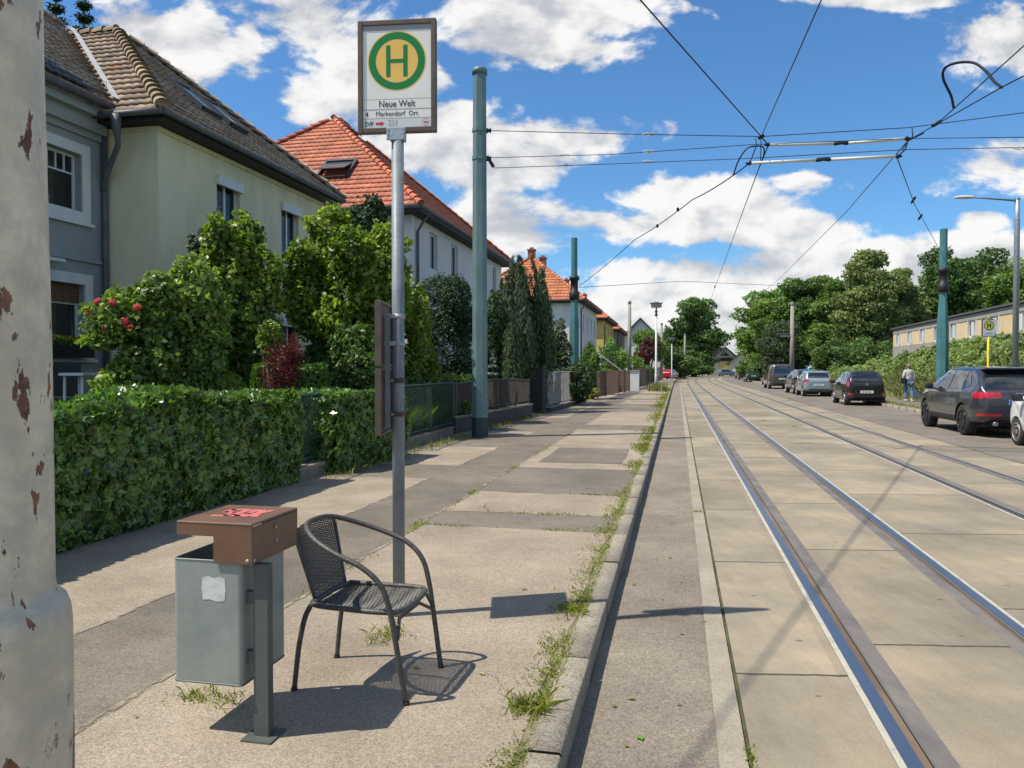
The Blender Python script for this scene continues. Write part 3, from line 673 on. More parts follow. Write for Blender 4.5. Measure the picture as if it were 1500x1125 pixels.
    for sx in (-1, 1):
        for k in range(3): rot(MB().lathe((sx * .047, -.042, z0 + .014 - k * .026), [(.0075, -.004), (.0075, .003), (.004, .005)], 8, 'Y').build('bolt', M['galv'], bo))
    # lower timetable case, edge-on to the camera, on the left of the pole
    cm = mat('dark_case_back', (.055, .032, .026), .6, c2=(.12, .075, .06), scale=8)
    za, zb2 = 1.10, 1.865
    def case(z_a, z_b, nm):
        mb = MB(); mb.box((-.085, .0, (z_a + z_b) / 2 + .0), (.014, .40, z_b - z_a), bev=.003)
        return mb.build(nm, cm, t)
    case(za + .0, 1.475 - .0, 'timetable_case'); case(1.50, zb2, 'timetable_case')
    fr2 = MB()
    for z_a, z_b in ((za, 1.475), (1.50, zb2)):
        for yy in (-.205, .205): fr2.box((-.084, yy, (z_a + z_b) / 2), (.036, .016, z_b - z_a + .006), bev=.002)
        for zz in (z_a, z_b): fr2.box((-.084, 0, zz), (.030, .394, .014), bev=.002)
    fr2.build('case_frame', br, t)
    bar = MB().box((-.058, -.03, (za + zb2) / 2 - .02), (.028, .03, zb2 - za - .1)); bar.build('mounting_bar', M['steelgrey'], t)
    for k, zz in enumerate((1.79, 1.63, 1.41, 1.21)):
        cb = MB(); m_ = M['galv'] if k < 2 else cm
        cb.tube([(.040 * math.cos(a), .040 * math.sin(a), zz) for a in np.linspace(0, 2 * math.pi, 20, endpoint=False)], .004, 4, closed=True)
        cb.lathe((0, 0, zz), [(.039, -.014), (.041, -.014), (.041, .014), (.039, .014)], 20); cb.box((-.045, -.036, zz), (.07, .012, .026), bev=.002)
        o = cb.build('clamp', m_, t)
        MB().lathe((-.03, -.046, zz), [(.007, -.004), (.007, .003), (.003, .004)], 8, 'Y').build('bolt', M['galv'], o)
stop_sign()

def rattan_chair():
    # feet measured on the pavement (world coordinates)
    A = Vector((-.985, 3.52)); B = Vector((-.915, 3.93)); C = Vector((-.437, 3.36)); D = Vector((-.363, 3.80))
    org = (A + B + C + D) / 4; f = ((C + D) / 2 - (A + B) / 2).normalized(); yaw = math.atan2(f.y, f.x)
    t = thing('rattan_chair', 'dark grey rattan armchair standing alone on the pavement beside the bin', 'chair', (org.x, org.y, PAV), yaw)
    fm = mat('chair_frame_wrap', (.055, .052, .048), .5, .15, c2=(.10, .095, .085), scale=40, bump=.3, bscale=120)
    wm = mat('rattan_weave', (.045, .042, .038), .55, c2=(.085, .08, .072), scale=60)
    # local: x forward, y left. seat height .40, arm .66, back .745
    def arc(pts, n=10):
        """catmull-rom through pts"""
        P_ = [Vector(p) for p in pts]; P_ = [P_[0] * 2 - P_[1]] + P_ + [P_[-1] * 2 - P_[-2]]; out = []
        for i in range(1, len(P_) - 2):
            for k in range(n):
                u = k / n; a, b, c, d = P_[i - 1:i + 3]
                out.append(.5 * ((2 * b) + (c - a) * u + (2 * a - 5 * b + 4 * c - d) * u * u + (3 * b - a - 3 * c + d) * u ** 3))
        out.append(P_[-2]); return out
    hw = .215
    # one bent tube: right front leg -> arm -> back -> arm -> left front leg
    half = [(.275, hw + .005, 0), (.235, hw + .018, .25), (.205, hw + .025, .42), (.165, hw + .035, .53), (.08, hw + .045, .605), (-.05, hw + .04, .655), (-.17, hw + .0, .70), (-.255, hw - .075, .738), (-.285, .06, .75)]
    top = half + [(x, -y, z) for x, y, z in half[::-1]]
    pts = arc(top, 8)
    fr = MB().tube([p for p in pts], .0125, 10); fr.build('arm_loop', fm, t)
    # name the front legs separately: lower sleeves
    for sy in (1, -1):
        MB().tube(arc([(-.205, sy * .195, .395), (-.235, sy * .198, .33), (-.262, sy * .203, .20), (-.285, sy * .208, 0)], 6), .0122, 10).build('leg', fm, t)
        MB().tube([(.275, sy * (hw + .005), 0), (.2743, sy * (hw + .0052), .012)], .0155, 10).build('foot_cap', M['black'], t)
        MB().tube([(-.2855, sy * .208, 0), (-.2848, sy * .2079, .012)], .0155, 10).build('foot_cap', M['black'], t)
    # seat frame
    ring = arc([(-.20, .185, .40), (0, .205, .395), (.15, .205, .395), (.215, .165, .392), (.225, 0, .385), (.215, -.165, .392), (.15, -.205, .395), (0, -.205, .395), (-.20, -.185, .40), (-.21, 0, .40)], 6)
    MB().tube(ring, .0125, 10).build('seat_frame', fm, t)
    MB().tube([(.195, .20, .385), (.235, .223, .30)], .009, 8).tube([(.195, -.20, .385), (.235, -.223, .30)], .009, 8).tube([(.235, .222, .285), (.20, .12, .345), (.20, -.12, .345), (.235, -.222, .285)], .0085, 8).build('stretcher', fm, t)
    # seat weave: fine crossing strands with gaps
    mb = MB()
    def zseat(x, y): return .392 - .028 * (1 - (x / .21) ** 2) * (1 - (y / .2) ** 2)
    def wid(x): return .19 if x < .15 else .19 - (x - .15) * .55
    n = 46
    for i in range(n):
        x = -.195 + i * .41 / (n - 1); w_ = wid(x)
        mb.tube([(x, -w_ + 2 * w_ * k / 10, zseat(x, -w_ + 2 * w_ * k / 10) + (.0022 if (k + i) % 2 else -.0022)) for k in range(11)], .0028, 4)
    for j in range(30):
        y = -.185 + j * .37 / 29
        mb.tube([(-.20 + .42 * k / 10, y, zseat(-.20 + .42 * k / 10, y) + (.0015 if k % 2 else -.0015)) for k in range(11)], .0026, 4)
    mb.build('seat_weave', wm, t)
    MB().tube([(-.2, 0, .36), (.2, 0, .355)], .007, 6).build('seat_support', fm, t)
    # back weave
    mb = MB()
    def bp_(v, h):   # v in -1..1 across, h 0..1 up
        w_ = .150 + .045 * h; y = v * w_; x0 = -.205 - .085 * h - .035 * (1 - v * v) * h
        return (x0, y, .40 + h * .335 - .012 * v * v * h)
    for i in range(40):
        h = i / 39
        mb.tube([tuple(Vector(bp_(-1 + k / 5, h)) + Vector((.002 if (k + i) % 2 else -.002, 0, 0))) for k in range(11)], .0029, 4)
    for j in range(32):
        v = -1 + 2 * j / 31
        mb.tube([bp_(v, k / 8) for k in range(9)], .0027, 4)
    mb.build('back_weave', wm, t)
    for v in (-1, 1): MB().tube([bp_(v, k / 8) for k in range(9)], .008, 8).build('back_rail', fm, t)
    MB().tube(arc([(-.20, .17, .40), (-.213, 0, .402), (-.20, -.17, .40)], 6), .0125, 8).build('back_rail', fm, t)
rattan_chair()

def litter_bin():
    # local frame along the street: x = across (towards road), y = along
    r = R(-12.13); ct, st_ = math.cos(r), math.sin(r)
    t = thing('litter_bin', 'grey metal litter bin with brown hood and pink scrawl on a post', 'litter bin', (-1.0, 3.08, PAV), r)
    gm = mat('bin_grey_paint', (.235, .265, .24), .5, .15, c2=(.30, .325, .295), scale=5, bump=.12, bscale=30)
    pm = mat('bin_post_paint', (.085, .095, .09), .5, .2, c2=(.11, .12, .11), scale=8)
    bm_ = mat('brown_hood_plastic', (.135, .07, .042), .38, c2=(.18, .10, .062), scale=5, bump=.1)
    MB().box((0, 0, .35), (.066, .04, .70), bev=.004).box((-.050, 0, .56), (.034, .03, .05)).box((-.050, 0, .32), (.034, .03, .05)).box((0, 0, .004), (.13, .13, .008)).build('post', pm, t, bevel=0)
    x1 = -.066; x0 = x1 - .307; y0 = -.047; y1 = .30; z0 = .212; z1 = .712
    bd = MB(); cx, cy = (x0 + x1) / 2, (y0 + y1) / 2; th = .003
    def rrect(a, b, c, d, rr, n=4):
        out = []
        for (qx, qy, a0) in ((c - rr, b + rr, -90), (c - rr, d - rr, 0), (a + rr, d - rr, 90), (a + rr, b + rr, 180)):
            for k in range(n + 1): aa = R(a0 + 90 * k / n); out.append((qx + rr * math.cos(aa), qy + rr * math.sin(aa)))
        return out
    o_ = rrect(x0, y0, x1, y1, .018); i_ = rrect(x0 + th, y0 + th, x1 - th, y1 - th, .015); nn = len(o_)
    vo = [bd.bm.verts.new((x, y, z0)) for x, y in o_]; vt = [bd.bm.verts.new((x, y, z1)) for x, y in o_]
    vi = [bd.bm.verts.new((x, y, z1)) for x, y in i_]; vb = [bd.bm.verts.new((x, y, z0 + .01)) for x, y in i_]
    for a, b in ((vo, vt), (vt, vi), (vi, vb)):
        for j in range(nn): f = bd.bm.faces.new((a[j], a[(j + 1) % nn], b[(j + 1) % nn], b[j])); f.smooth = False
    bd.bm.faces.new(vo[::-1]); bd.bm.faces.new(vb)
    bd.build('bin_body', gm, t)
    # base rim and top rim
    rp = [(x, y, z0 + .003) for x, y in o_]; MB().tube(rp, .004, 5, closed=True).build('bottom_rim', pm, t)
    MB().tube([(x, y, z1) for x, y in o_], .003, 5, closed=True).build('top_rim', gm, t)
    # hood: full hood over the right part, flat flap to the left
    hx1 = x1 + .055; hx0 = hx1 - .335; hy0 = y0 - .012; hy1 = y1 + .012; zt = .866; zl = .704
    hb = MB(); th = .0035
    prof_front = [(hx0, zt), (hx1, zt), (hx1, zl), (hx1 - .172, zl), (hx1 - .172, zt - .055), (hx0, zt - .055)]
    def extr(poly, ya, yb):
        a = [hb.bm.verts.new((x, ya, z)) for x, z in poly]; b = [hb.bm.verts.new((x, yb, z)) for x, z in poly]
        hb.bm.faces.new(a); hb.bm.faces.new(b[::-1])
        for i in range(len(poly)): j = (i + 1) % len(poly); hb.bm.faces.new((a[i], b[i], b[j], a[j]))
    extr(prof_front, hy0, hy0 + .006); extr(prof_front, hy1 - .006, hy1)
    hb.box(((hx0 + hx1) / 2, (hy0 + hy1) / 2, zt - .003), (hx1 - hx0 + .003, hy1 - hy0 + .003, .012), bev=.005); hb.box((hx0 + .0035, (hy0 + hy1) / 2, zt - .032), (.005, hy1 - hy0 - .0125, .045)); hb.box((hx1 - .0035, (hy0 + hy1) / 2, (zt + zl) / 2 - .005), (.005, hy1 - hy0 - .0125, zt - zl - .012))
    hd = hb.build('hood', bm_, t, bevel=.004)
    for yy, zz in ((y0 + .17, zt - .045), (y0 + .17, zt - .10), (y0 + .0, zl + .018)):
        MB().lathe((hx1 + .002, yy, zz), [(.007, -.004), (.007, .002), (.003, .004)], 10, 'X').build('rivet', M['galv'], t)
    MB().lathe((hx1 - .02, hy0 - .001, zl + .016), [(.008, .003), (.008, -.003), (.004, -.005)], 10, 'Y').build('rivet', M['galv'], t)
    # pink scrawl on the top
    pk = mat('pink_spray', (.66, .16, .17), .6, c2=(.45, .13, .11), scale=60); zz = zt + .0036; mb = MB()
    def stroke(pts, w=.015):
        for a, b in zip(pts, pts[1:]):
            a, b = Vector((a[0], a[1], 0)), Vector((b[0], b[1], 0)); d = (b - a).normalized(); nrm = Vector((-d.y, d.x, 0)) * w; e = d * w * .6
            mb.face([tuple(a - e - nrm + Vector((0, 0, zz))), tuple(b + e - nrm + Vector((0, 0, zz))), tuple(b + e + nrm + Vector((0, 0, zz))), tuple(a - e + nrm + Vector((0, 0, zz)))])
    cx = (hx0 + hx1) / 2; cy = (hy0 + hy1) / 2
    zz0 = zz
    for i, st in enumerate(([(-.03, .06), (-.08, .05), (-.085, .01), (-.03, -.0), (-.03, -.05), (-.09, -.055)], [(-.005, .06), (-.012, -.03), (.02, -.05), (.035, .0), (.03, .06)], [(.06, .06), (.10, -.045)], [(.105, .055), (.055, -.05)])):
        zz = zz0 + i * .0004; stroke([(cx + x * .95 + .0, cy + y * 1.3 + .01) for x, y in st])
    mb.build('spray_scrawl', pk, hd)
    # torn white sticker
    sx, sz = x0 + .185, z1 - .115
    stk = [(-.055, .045), (-.03, .052), (.0, .044), (.03, .05), (.052, .042), (.055, .0), (.05, -.045), (.015, -.05), (-.02, -.042), (-.052, -.045), (-.058, 0)]
    MB().prism([(x * .95, y) for x, y in stk], .0006, Matrix.Translation((sx, y0 - .0008, sz)) @ Matrix.Rotation(math.pi / 2, 4, 'X')).build('sticker', mat('torn_paper', (.62, .62, .60), .7, c2=(.42, .44, .42), scale=30, lo=.45, hi=.7), t)
litter_bin()

def rusty_pole():
    m, nt, N, L, b = nodes('flaking_pole_paint')
    tc = N.new('ShaderNodeTexCoord')
    def nz(sc_, det=8, ro=.65, vec=None):
        x = N.new('ShaderNodeTexNoise'); x.inputs['Scale'].default_value = sc_; x.inputs['Detail'].default_value = det; x.inputs['Roughness'].default_value = ro; L.new(vec or tc.outputs['Object'], x.inputs['Vector']); return x.outputs[0]
    mp = N.new('ShaderNodeMapping'); mp.inputs['Scale'].default_value = (1, 1, .45); mp.inputs['Location'].default_value = (.7, .3, 1.9); L.new(tc.outputs['Object'], mp.inputs[0])
    def ramp(src, stops, interp='LINEAR'):
        r = N.new('ShaderNodeValToRGB'); r.color_ramp.interpolation = interp; L.new(src, r.inputs[0])
        while len(r.color_ramp.elements) < len(stops): r.color_ramp.elements.new(.5)
        for e, (p, c) in zip(r.color_ramp.elements, stops): e.position = p; e.color = c4(c)
        return r.outputs[0]
    paint = ramp(nz(5), [(.3, (.56, .47, .33)), (.52, (.78, .66, .47)), (.75, (.84, .75, .57))])
    grey = ramp(nz(9, 8, .7), [(.40, (0, 0, 0)), (.62, (1, 1, 1))])
    x = N.new('ShaderNodeMixRGB'); L.new(grey, x.inputs[0]); L.new(paint, x.inputs[2]); x.inputs[1].default_value = (.54, .47, .35, 1)
    rust = ramp(nz(26, 4), [(.35, (.10, .035, .018)), (.65, (.27, .12, .055))])
    m1 = ramp(nz(10, 7, .6, mp.outputs[0]), [(.625, (0, 0, 0)), (.635, (1, 1, 1))]); m2 = ramp(nz(19, 5, .6, mp.outputs[0]), [(.630, (0, 0, 0)), (.642, (1, 1, 1))])
    mxx = N.new('ShaderNodeMixRGB'); mxx.blend_type = 'LIGHTEN'; mxx.inputs[0].default_value = 1; L.new(m1, mxx.inputs[1]); L.new(m2, mxx.inputs[2])
    # primer patches
    m3 = ramp(nz(3.3, 9, .6), [(.63, (0, 0, 0)), (.64, (1, 1, 1))])
    y = N.new('ShaderNodeMixRGB'); L.new(m3, y.inputs[0]); L.new(x.outputs[0], y.inputs[1]); y.inputs[2].default_value = (.25, .19, .15, 1)
    z = N.new('ShaderNodeMixRGB'); L.new(mxx.outputs[0], z.inputs[0]); L.new(y.outputs[0], z.inputs[1]); L.new(rust, z.inputs[2]); L.new(z.outputs[0], b.inputs['Base Color'])
    setp(b, Roughness=.55)
    bp = N.new('ShaderNodeBump'); bp.inputs['Strength'].default_value = .6; bp.inputs['Distance'].default_value = .01; bp.invert = True; L.new(mxx.outputs[0], bp.inputs['Height']); L.new(bp.outputs[0], b.inputs['Normal'])
    t = thing('rusty_mast', 'thick cream mast with flaking paint and rust patches at the left edge', 'pole', (-1.075, 1.52, PAV))
    prof = [(.180, 0), (.179, .5), (.178, .96), (.175, .99), (.168, 1.01), (.155, 1.022), (.1495, 1.03), (.1475, 1.045), (.1465, 1.5), (.138, 2.1), (.132, 3.2), (.116, 3.25), (.112, 5.6), (.10, 5.65), (.095, 8.2)]
    MB().lathe((0, 0, 0), prof, 64).build('shaft', m, t)
    MB().lathe((0, 0, 8.2), [(.10, 0), (.10, .03), (.06, .06)], 32).build('cap', M['steelgrey'], t)
rusty_pole()
# ------------------------------------------------------------ masts, lamps, overhead line
M['teal'] = mat('teal_mast_paint', (.045, .15, .165), .5, .1, c2=(.085, .23, .24), scale=3.5, detail=9, bump=.2, stretch=(1, 1, .35))
M['teal_pale'] = mat('weathered_teal_paint', (.10, .17, .18), .5, .1, c2=(.17, .25, .25), scale=3, detail=9, bump=.1, stretch=(1, 1, .4))
M['mastconc'] = mat('mast_concrete', (.24, .22, .18), .85, c2=(.36, .33, .28), scale=4, detail=9, bump=.3)
M['lampwhite'] = mat('pale_lamp_post', (.50, .50, .47), .5, c2=(.62, .62, .58), scale=5)
def mast1():
    b = gnd(703, 640, PAV); t = thing('catenary_mast', 'tall pale teal octagonal mast with round cap at the pavement edge', 'mast', b)
    MB().lathe((0, 0, 0), [(.19, 0), (.185, .55), (.178, .56), (.165, 4.2), (.15, 7.85)], 8, flat=True).build('shaft', M['teal_pale'], t)
    MB().lathe((0, 0, .0), [(.192, .0), (.190, .42), (.186, .43)], 8, flat=True).build('base_sleeve', mat('dark_sleeve_paint', (.03, .05, .055), .6), t)
    MB().lathe((0, 0, 7.85), [(.165, -.06), (.165, .05), (.13, .08), (.03, .085)], 24).build('cap', M['teal_pale'], t)
    for z in (6.60, 6.0): 
        MB().lathe((0, 0, z), [(.160, -.035), (.172, -.035), (.172, .035), (.160, .035)], 8, flat=True).build('clamp', M['teal_pale'], t)
        MB().lathe((.2, 0, z), [(.04, -.05), (.06, -.03), (.03, 0), (.06, .03), (.03, .05)], 10, 'X').build('insulator', M['black'], t)
    MB().tube([(.16, 0, 6.05), (.30, 0, 5.82)], .035, 8).build('insulator', M['black'], t)
    return b
def mast2(px, basey, d, topz, label, r0=.24, r1=.15):
    b = at(px, basey, d); b.z = PAV if px < 1000 else bank_h(*to_st(b.x, b.y))
    t = thing('catenary_mast', label, 'mast', b, group='teal tapered tram masts')
    h = topz - b.z; zz = 3.2
    MB().lathe((0, 0, 0), [(r0, 0), (r0 * .98, zz), (r1 * 1.1, zz + 1.0), (r1, zz + 1.2), (r1, h)], 6, flat=True).build('shaft', M['teal'], t)
    MB().lathe((0, 0, h - 2.35), [(r1 * 1.1, -.35), (r1 * 1.5, -.30), (r1 * 1.5, .0), (r1 * 1.12, .05), (r1 * 1.12, .5), (r1 * 1.5, .52), (r1 * 1.5, .65), (r1 * 1.1, .7)], 10).build('clamp', M['black'], t)
    return b, h
m1b = mast1()
m2b, m2h = mast2(841, 560, 33.8, 7.3, 'teal tapered mast with black clamp rising behind the left garden bushes')
m3b, m3h = mast2(1380, 560, 33.0, 7.55, 'teal tapered mast with black clamp on the right bank behind the dark grey car')

def wires():
    J1 = at(1115, 200, 15.0); R1a = at(1125, 212, 15.1); R1b = at(1328, 203, 14.4); L1 = at(1098, 239, 14.6); L1b = at(1315, 229, 13.9); J2 = at(1330, 206, 14.4)
    X0 = at(1112, 226, 14.8)
    def w(name, label, pts, r=.011, sag=0, group=None, cat='overhead wire'):
        pts = [Vector(p) for p in pts]; out = []
        for a, b in zip(pts, pts[1:]):
            k = 10
            for i in range(k): u = i / k; out.append(a.lerp(b, u) - Vector((0, 0, sag * 4 * u * (1 - u))))
        out.append(pts[-1]); return tag(MB().tube(out, r, 6).build(name, M['wire']), label, cat, group)
    # contact wires: follow both tracks, over the camera and away down the street
    def track_pts(s, z, t0, t1, st=9): return [P(s, t, z) for t in np.arange(t0, t1, st)]
    w('contact_wire', 'contact wire over the near track leaving the top of the photo towards the camera', [P(1.93, -12, 5.9), P(1.93, 0, 5.9), at(1203, 0, 9.0), J1, at(1114, 240, 15.2)], .0085)
    w('contact_wire', 'contact wire over the near track dropping towards the far trees from the white rods', [at(1114, 240, 15.2), at(1080, 332, 26), at(1042, 436, 62), P(1.9, 118, 6.3)], .011)
    w('contact_wire', 'upper of two wires leaving right over the far track beneath the looped jumper', [at(1530, 40, 9.6), at(1372, 182, 13), J2, at(1322, 219, 14.0)], .009)
    w('contact_wire', 'lower of two wires leaving right over the far track beneath the looped jumper', [at(1560, 80, 9.2), at(1467, 128, 10.4), at(1372, 182, 13), J2], .009)
    w('contact_wire', 'wire from the right rod ends slanting down left behind the tree crowns', [J2, at(1240, 310, 24), at(1140, 410, 48), P(4.6, 96, 6.3)], .010)
    # thick feeder cable, upper left
    a = J1; b = at(938, 0, 9.86); e = b + (b - a) * 3.2
    w('feeder_cable', 'thick black cable running from the wire junction to the top left', [a, b, e], .011)
    # span wires
    w('span_wire', 'highest span wire from the pale teal mast across the street', [m1b + Vector((.24, 0, 6.60 - .0)), at(900, 196, 15.8), J1, at(1330, 187, 14.3), at(1500, 165, 12.6), at(1700, 140, 11)], .008)
    w('span_wire', 'middle span wire from the pale teal mast across the street', [m1b + Vector((.24, 0, 6.02)), at(900, 226, 15.8), at(1100, 212, 15), R1b, at(1500, 201, 12.8), at(1700, 195, 11.5)], .007)
    w('span_wire', 'lowest span wire from the small strut on the pale teal mast', [m1b + Vector((.31, 0, 5.80)), at(900, 240, 15.8), at(1098, 232, 14.9), at(1330, 219, 14.1), at(1500, 216, 13), at(1700, 214, 12)], .007)
    w('span_wire', 'slack wire from the rods down left to the teal mast in the bushes', [L1, at(1015, 292, 19), at(930, 351, 26), m2b + Vector((.2, 0, m2h - 2.1))], .012, .05)
    w('span_wire', 'wire from the rods down right to the teal mast on the bank', [at(1314, 231, 13.9), at(1340, 300, 22), m3b + Vector((-.1, 0, m3h - 1.0))], .010)
    w('span_wire', 'thin far span wire between the bush mast and the street', [m2b + Vector((.2, 0, m2h - 2.15)), at(1000, 412, 40), at(1130, 418, 52), at(1180, 417, 56)], .012)
    w('far_contact_wire', 'faint distant wires over the bend in front of the clouds', [at(1000, 487, 120), at(1040, 486, 125), at(1095, 489, 130), at(1180, 484, 120)], .02)
    # insulated white rods
    rodm = mat('white_insulator_rod', (.62, .62, .58), .4)
    for a, b, cpx, lb in ((R1a, R1b, (1232, 210, 14.75), 'upper white insulating rod pair with a dark turnbuckle in the middle'), (L1, L1b, (1206, 234, 14.25), 'lower white insulating rod pair with a dark turnbuckle in the middle')):
        t = thing('insulating_rod', lb, 'insulator', a); c = at(*cpx); dv = (b - a).normalized()
        MB().tube([a, c - dv * .12], .030, 8).build('rod', rodm, t, world=True); MB().tube([c + dv * .12, b], .030, 8).build('rod', rodm, t, world=True)
        mb = MB(); mb.tube([c - dv * .16, c - dv * .1, c, c + dv * .1, c + dv * .16], [.02, .04, .022, .04, .02], 8)
        up = Vector((0, 0, .035)); mb.tube([c - dv * .1 + up, c + dv * .1 + up], .012, 6); mb.build('turnbuckle', M['wire'], t, world=True)
        for q in (a, b): MB().tube([q - dv * .07, q, q + dv * .07], [.015, .045, .015], 8).build('end_clamp', M['wire'], t, world=True)
    # hangers and small jumpers
    def arc(pts, n=8):
        P_ = [Vector(p) for p in pts]; P_ = [P_[0] * 2 - P_[1]] + P_ + [P_[-1] * 2 - P_[-2]]; out = []
        for i in range(1, len(P_) - 2):
            for k in range(n):
                u = k / n; a, b, c, d = P_[i - 1:i + 3]
                out.append(.5 * ((2 * b) + (c - a) * u + (2 * a - 5 * b + 4 * c - d) * u * u + (3 * b - a - 3 * c + d) * u ** 3))
        out.append(P_[-2]); return out
    t = tag(MB().tube(arc([at(1397, 158, 12.3), at(1393, 140, 12), at(1382, 116, 11.9), at(1384, 100, 11.8), at(1402, 92, 11.6), at(1426, 92, 11.3), at(1444, 104, 11), at(1456, 119, 10.7), at(1467, 128, 10.4)]), .020, 8).build('jumper_cable', M['wire']), 'thick looped jumper cable arching over the two wires at top right', 'cable')
    tag(MB().tube(arc([at(1074, 257, 15), at(1082, 235, 14.9), at(1094, 218, 14.8), at(1108, 214, 14.8), at(1118, 216, 14.9), at(1119, 226, 14.9), at(1114, 242, 15)]), .014, 8).build('jumper_cable', M['wire']), 'small looped jumper cable hugging the left rod ends', 'cable')
    tag(MB().tube([at(1107, 202, 14.9), at(1108, 214, 14.9), at(1102, 230, 14.8)], .010, 6).tube([J1, R1a], .012, 6).tube([at(1125, 214, 15), at(1114, 240, 15.2)], .012, 6).tube([L1, at(1108, 214, 14.9)], .012, 6).tube([J1 - Vector((.05, 0, .03)), J1 + Vector((.05, 0, .02))], .035, 8).build('wire_clamp', M['wire']), 'knot of clamps and short hangers where the cables meet at the left rod ends', 'clamp')
    tag(MB().tube([at(1336, 187, 14.3), at(1337, 200, 14.3), J2], .010, 6).tube([J2, at(1326, 219, 14), L1b], .014, 6).tube([at(1372, 181, 13.0) - Vector((.07, 0, .04)), at(1372, 181, 13.0) + Vector((.07, 0, .04))], .03, 8).tube([J2, at(1352, 195, 13.6)], .018, 8).build('wire_clamp', M['wire']), 'knot of clamps and short hangers where the cables meet at the right rod ends', 'clamp')
    for px, py, d, lb in ((950, 197, 15.6, 'uppermost'), (950, 222, 15.6, 'middle'), (950, 237, 15.6, 'lowest')):
        c = at(px, py, d); tag(MB().tube([c + Vector((x, 0, .022 * math.sin(a))) for a, x in ((0, -.13), (.9, -.09), (1.57, 0), (.9, .09), (0, .13), (-.9, .09), (-1.57, 0), (-.9, -.09))], .010, 6, closed=True).build('strain_insulator', rodm), lb + ' of three small pale loop insulators on the span wires', 'insulator', 'loop insulators on the span wires')
    for px, py, d, lb in ((827, 227, 16.2, 'small pale loop insulator on the middle span wire close to the mast'), (828, 242, 16.2, 'small pale loop insulator on the lowest span wire close to the mast'), (1492, 217, 13, 'pale loop insulator on the wire at the right picture edge')):
        c = at(px, py, d); tag(MB().tube([c + Vector((x, 0, .02 * math.sin(a))) for a, x in ((0, -.10), (1.57, 0), (0, .10), (-1.57, 0))], .010, 6, closed=True).build('strain_insulator', rodm), lb, 'insulator', 'loop insulators on the span wires')
    for px, py, d, dr, lb in ((993, 307, 20.5, 0, 'upper dark bead insulator on the wire to the bush mast'), (963, 331, 23, 0, 'lower dark bead insulator on the wire to the bush mast'), (1338, 293, 21.4, 1, 'upper dark bead insulator on the wire to the bank mast'), (1348, 318, 24.0, 1, 'lower dark bead insulator on the wire to the bank mast'), (1047, 420, 52, 1, 'dark bead insulator low on the far contact wire')):
        c = at(px, py, d); v = Vector((.07, .3, -.03)) if not dr else Vector((.02, .25, -.12)); v = v.normalized() * .16
        tag(MB().tube([c - v, c - v * .4, c, c + v * .4, c + v], [.012, .04, .028, .04, .012], 8).build('bead_insulator', M['wire']), lb, 'insulator', 'bead insulators on the stay wires')
wires()

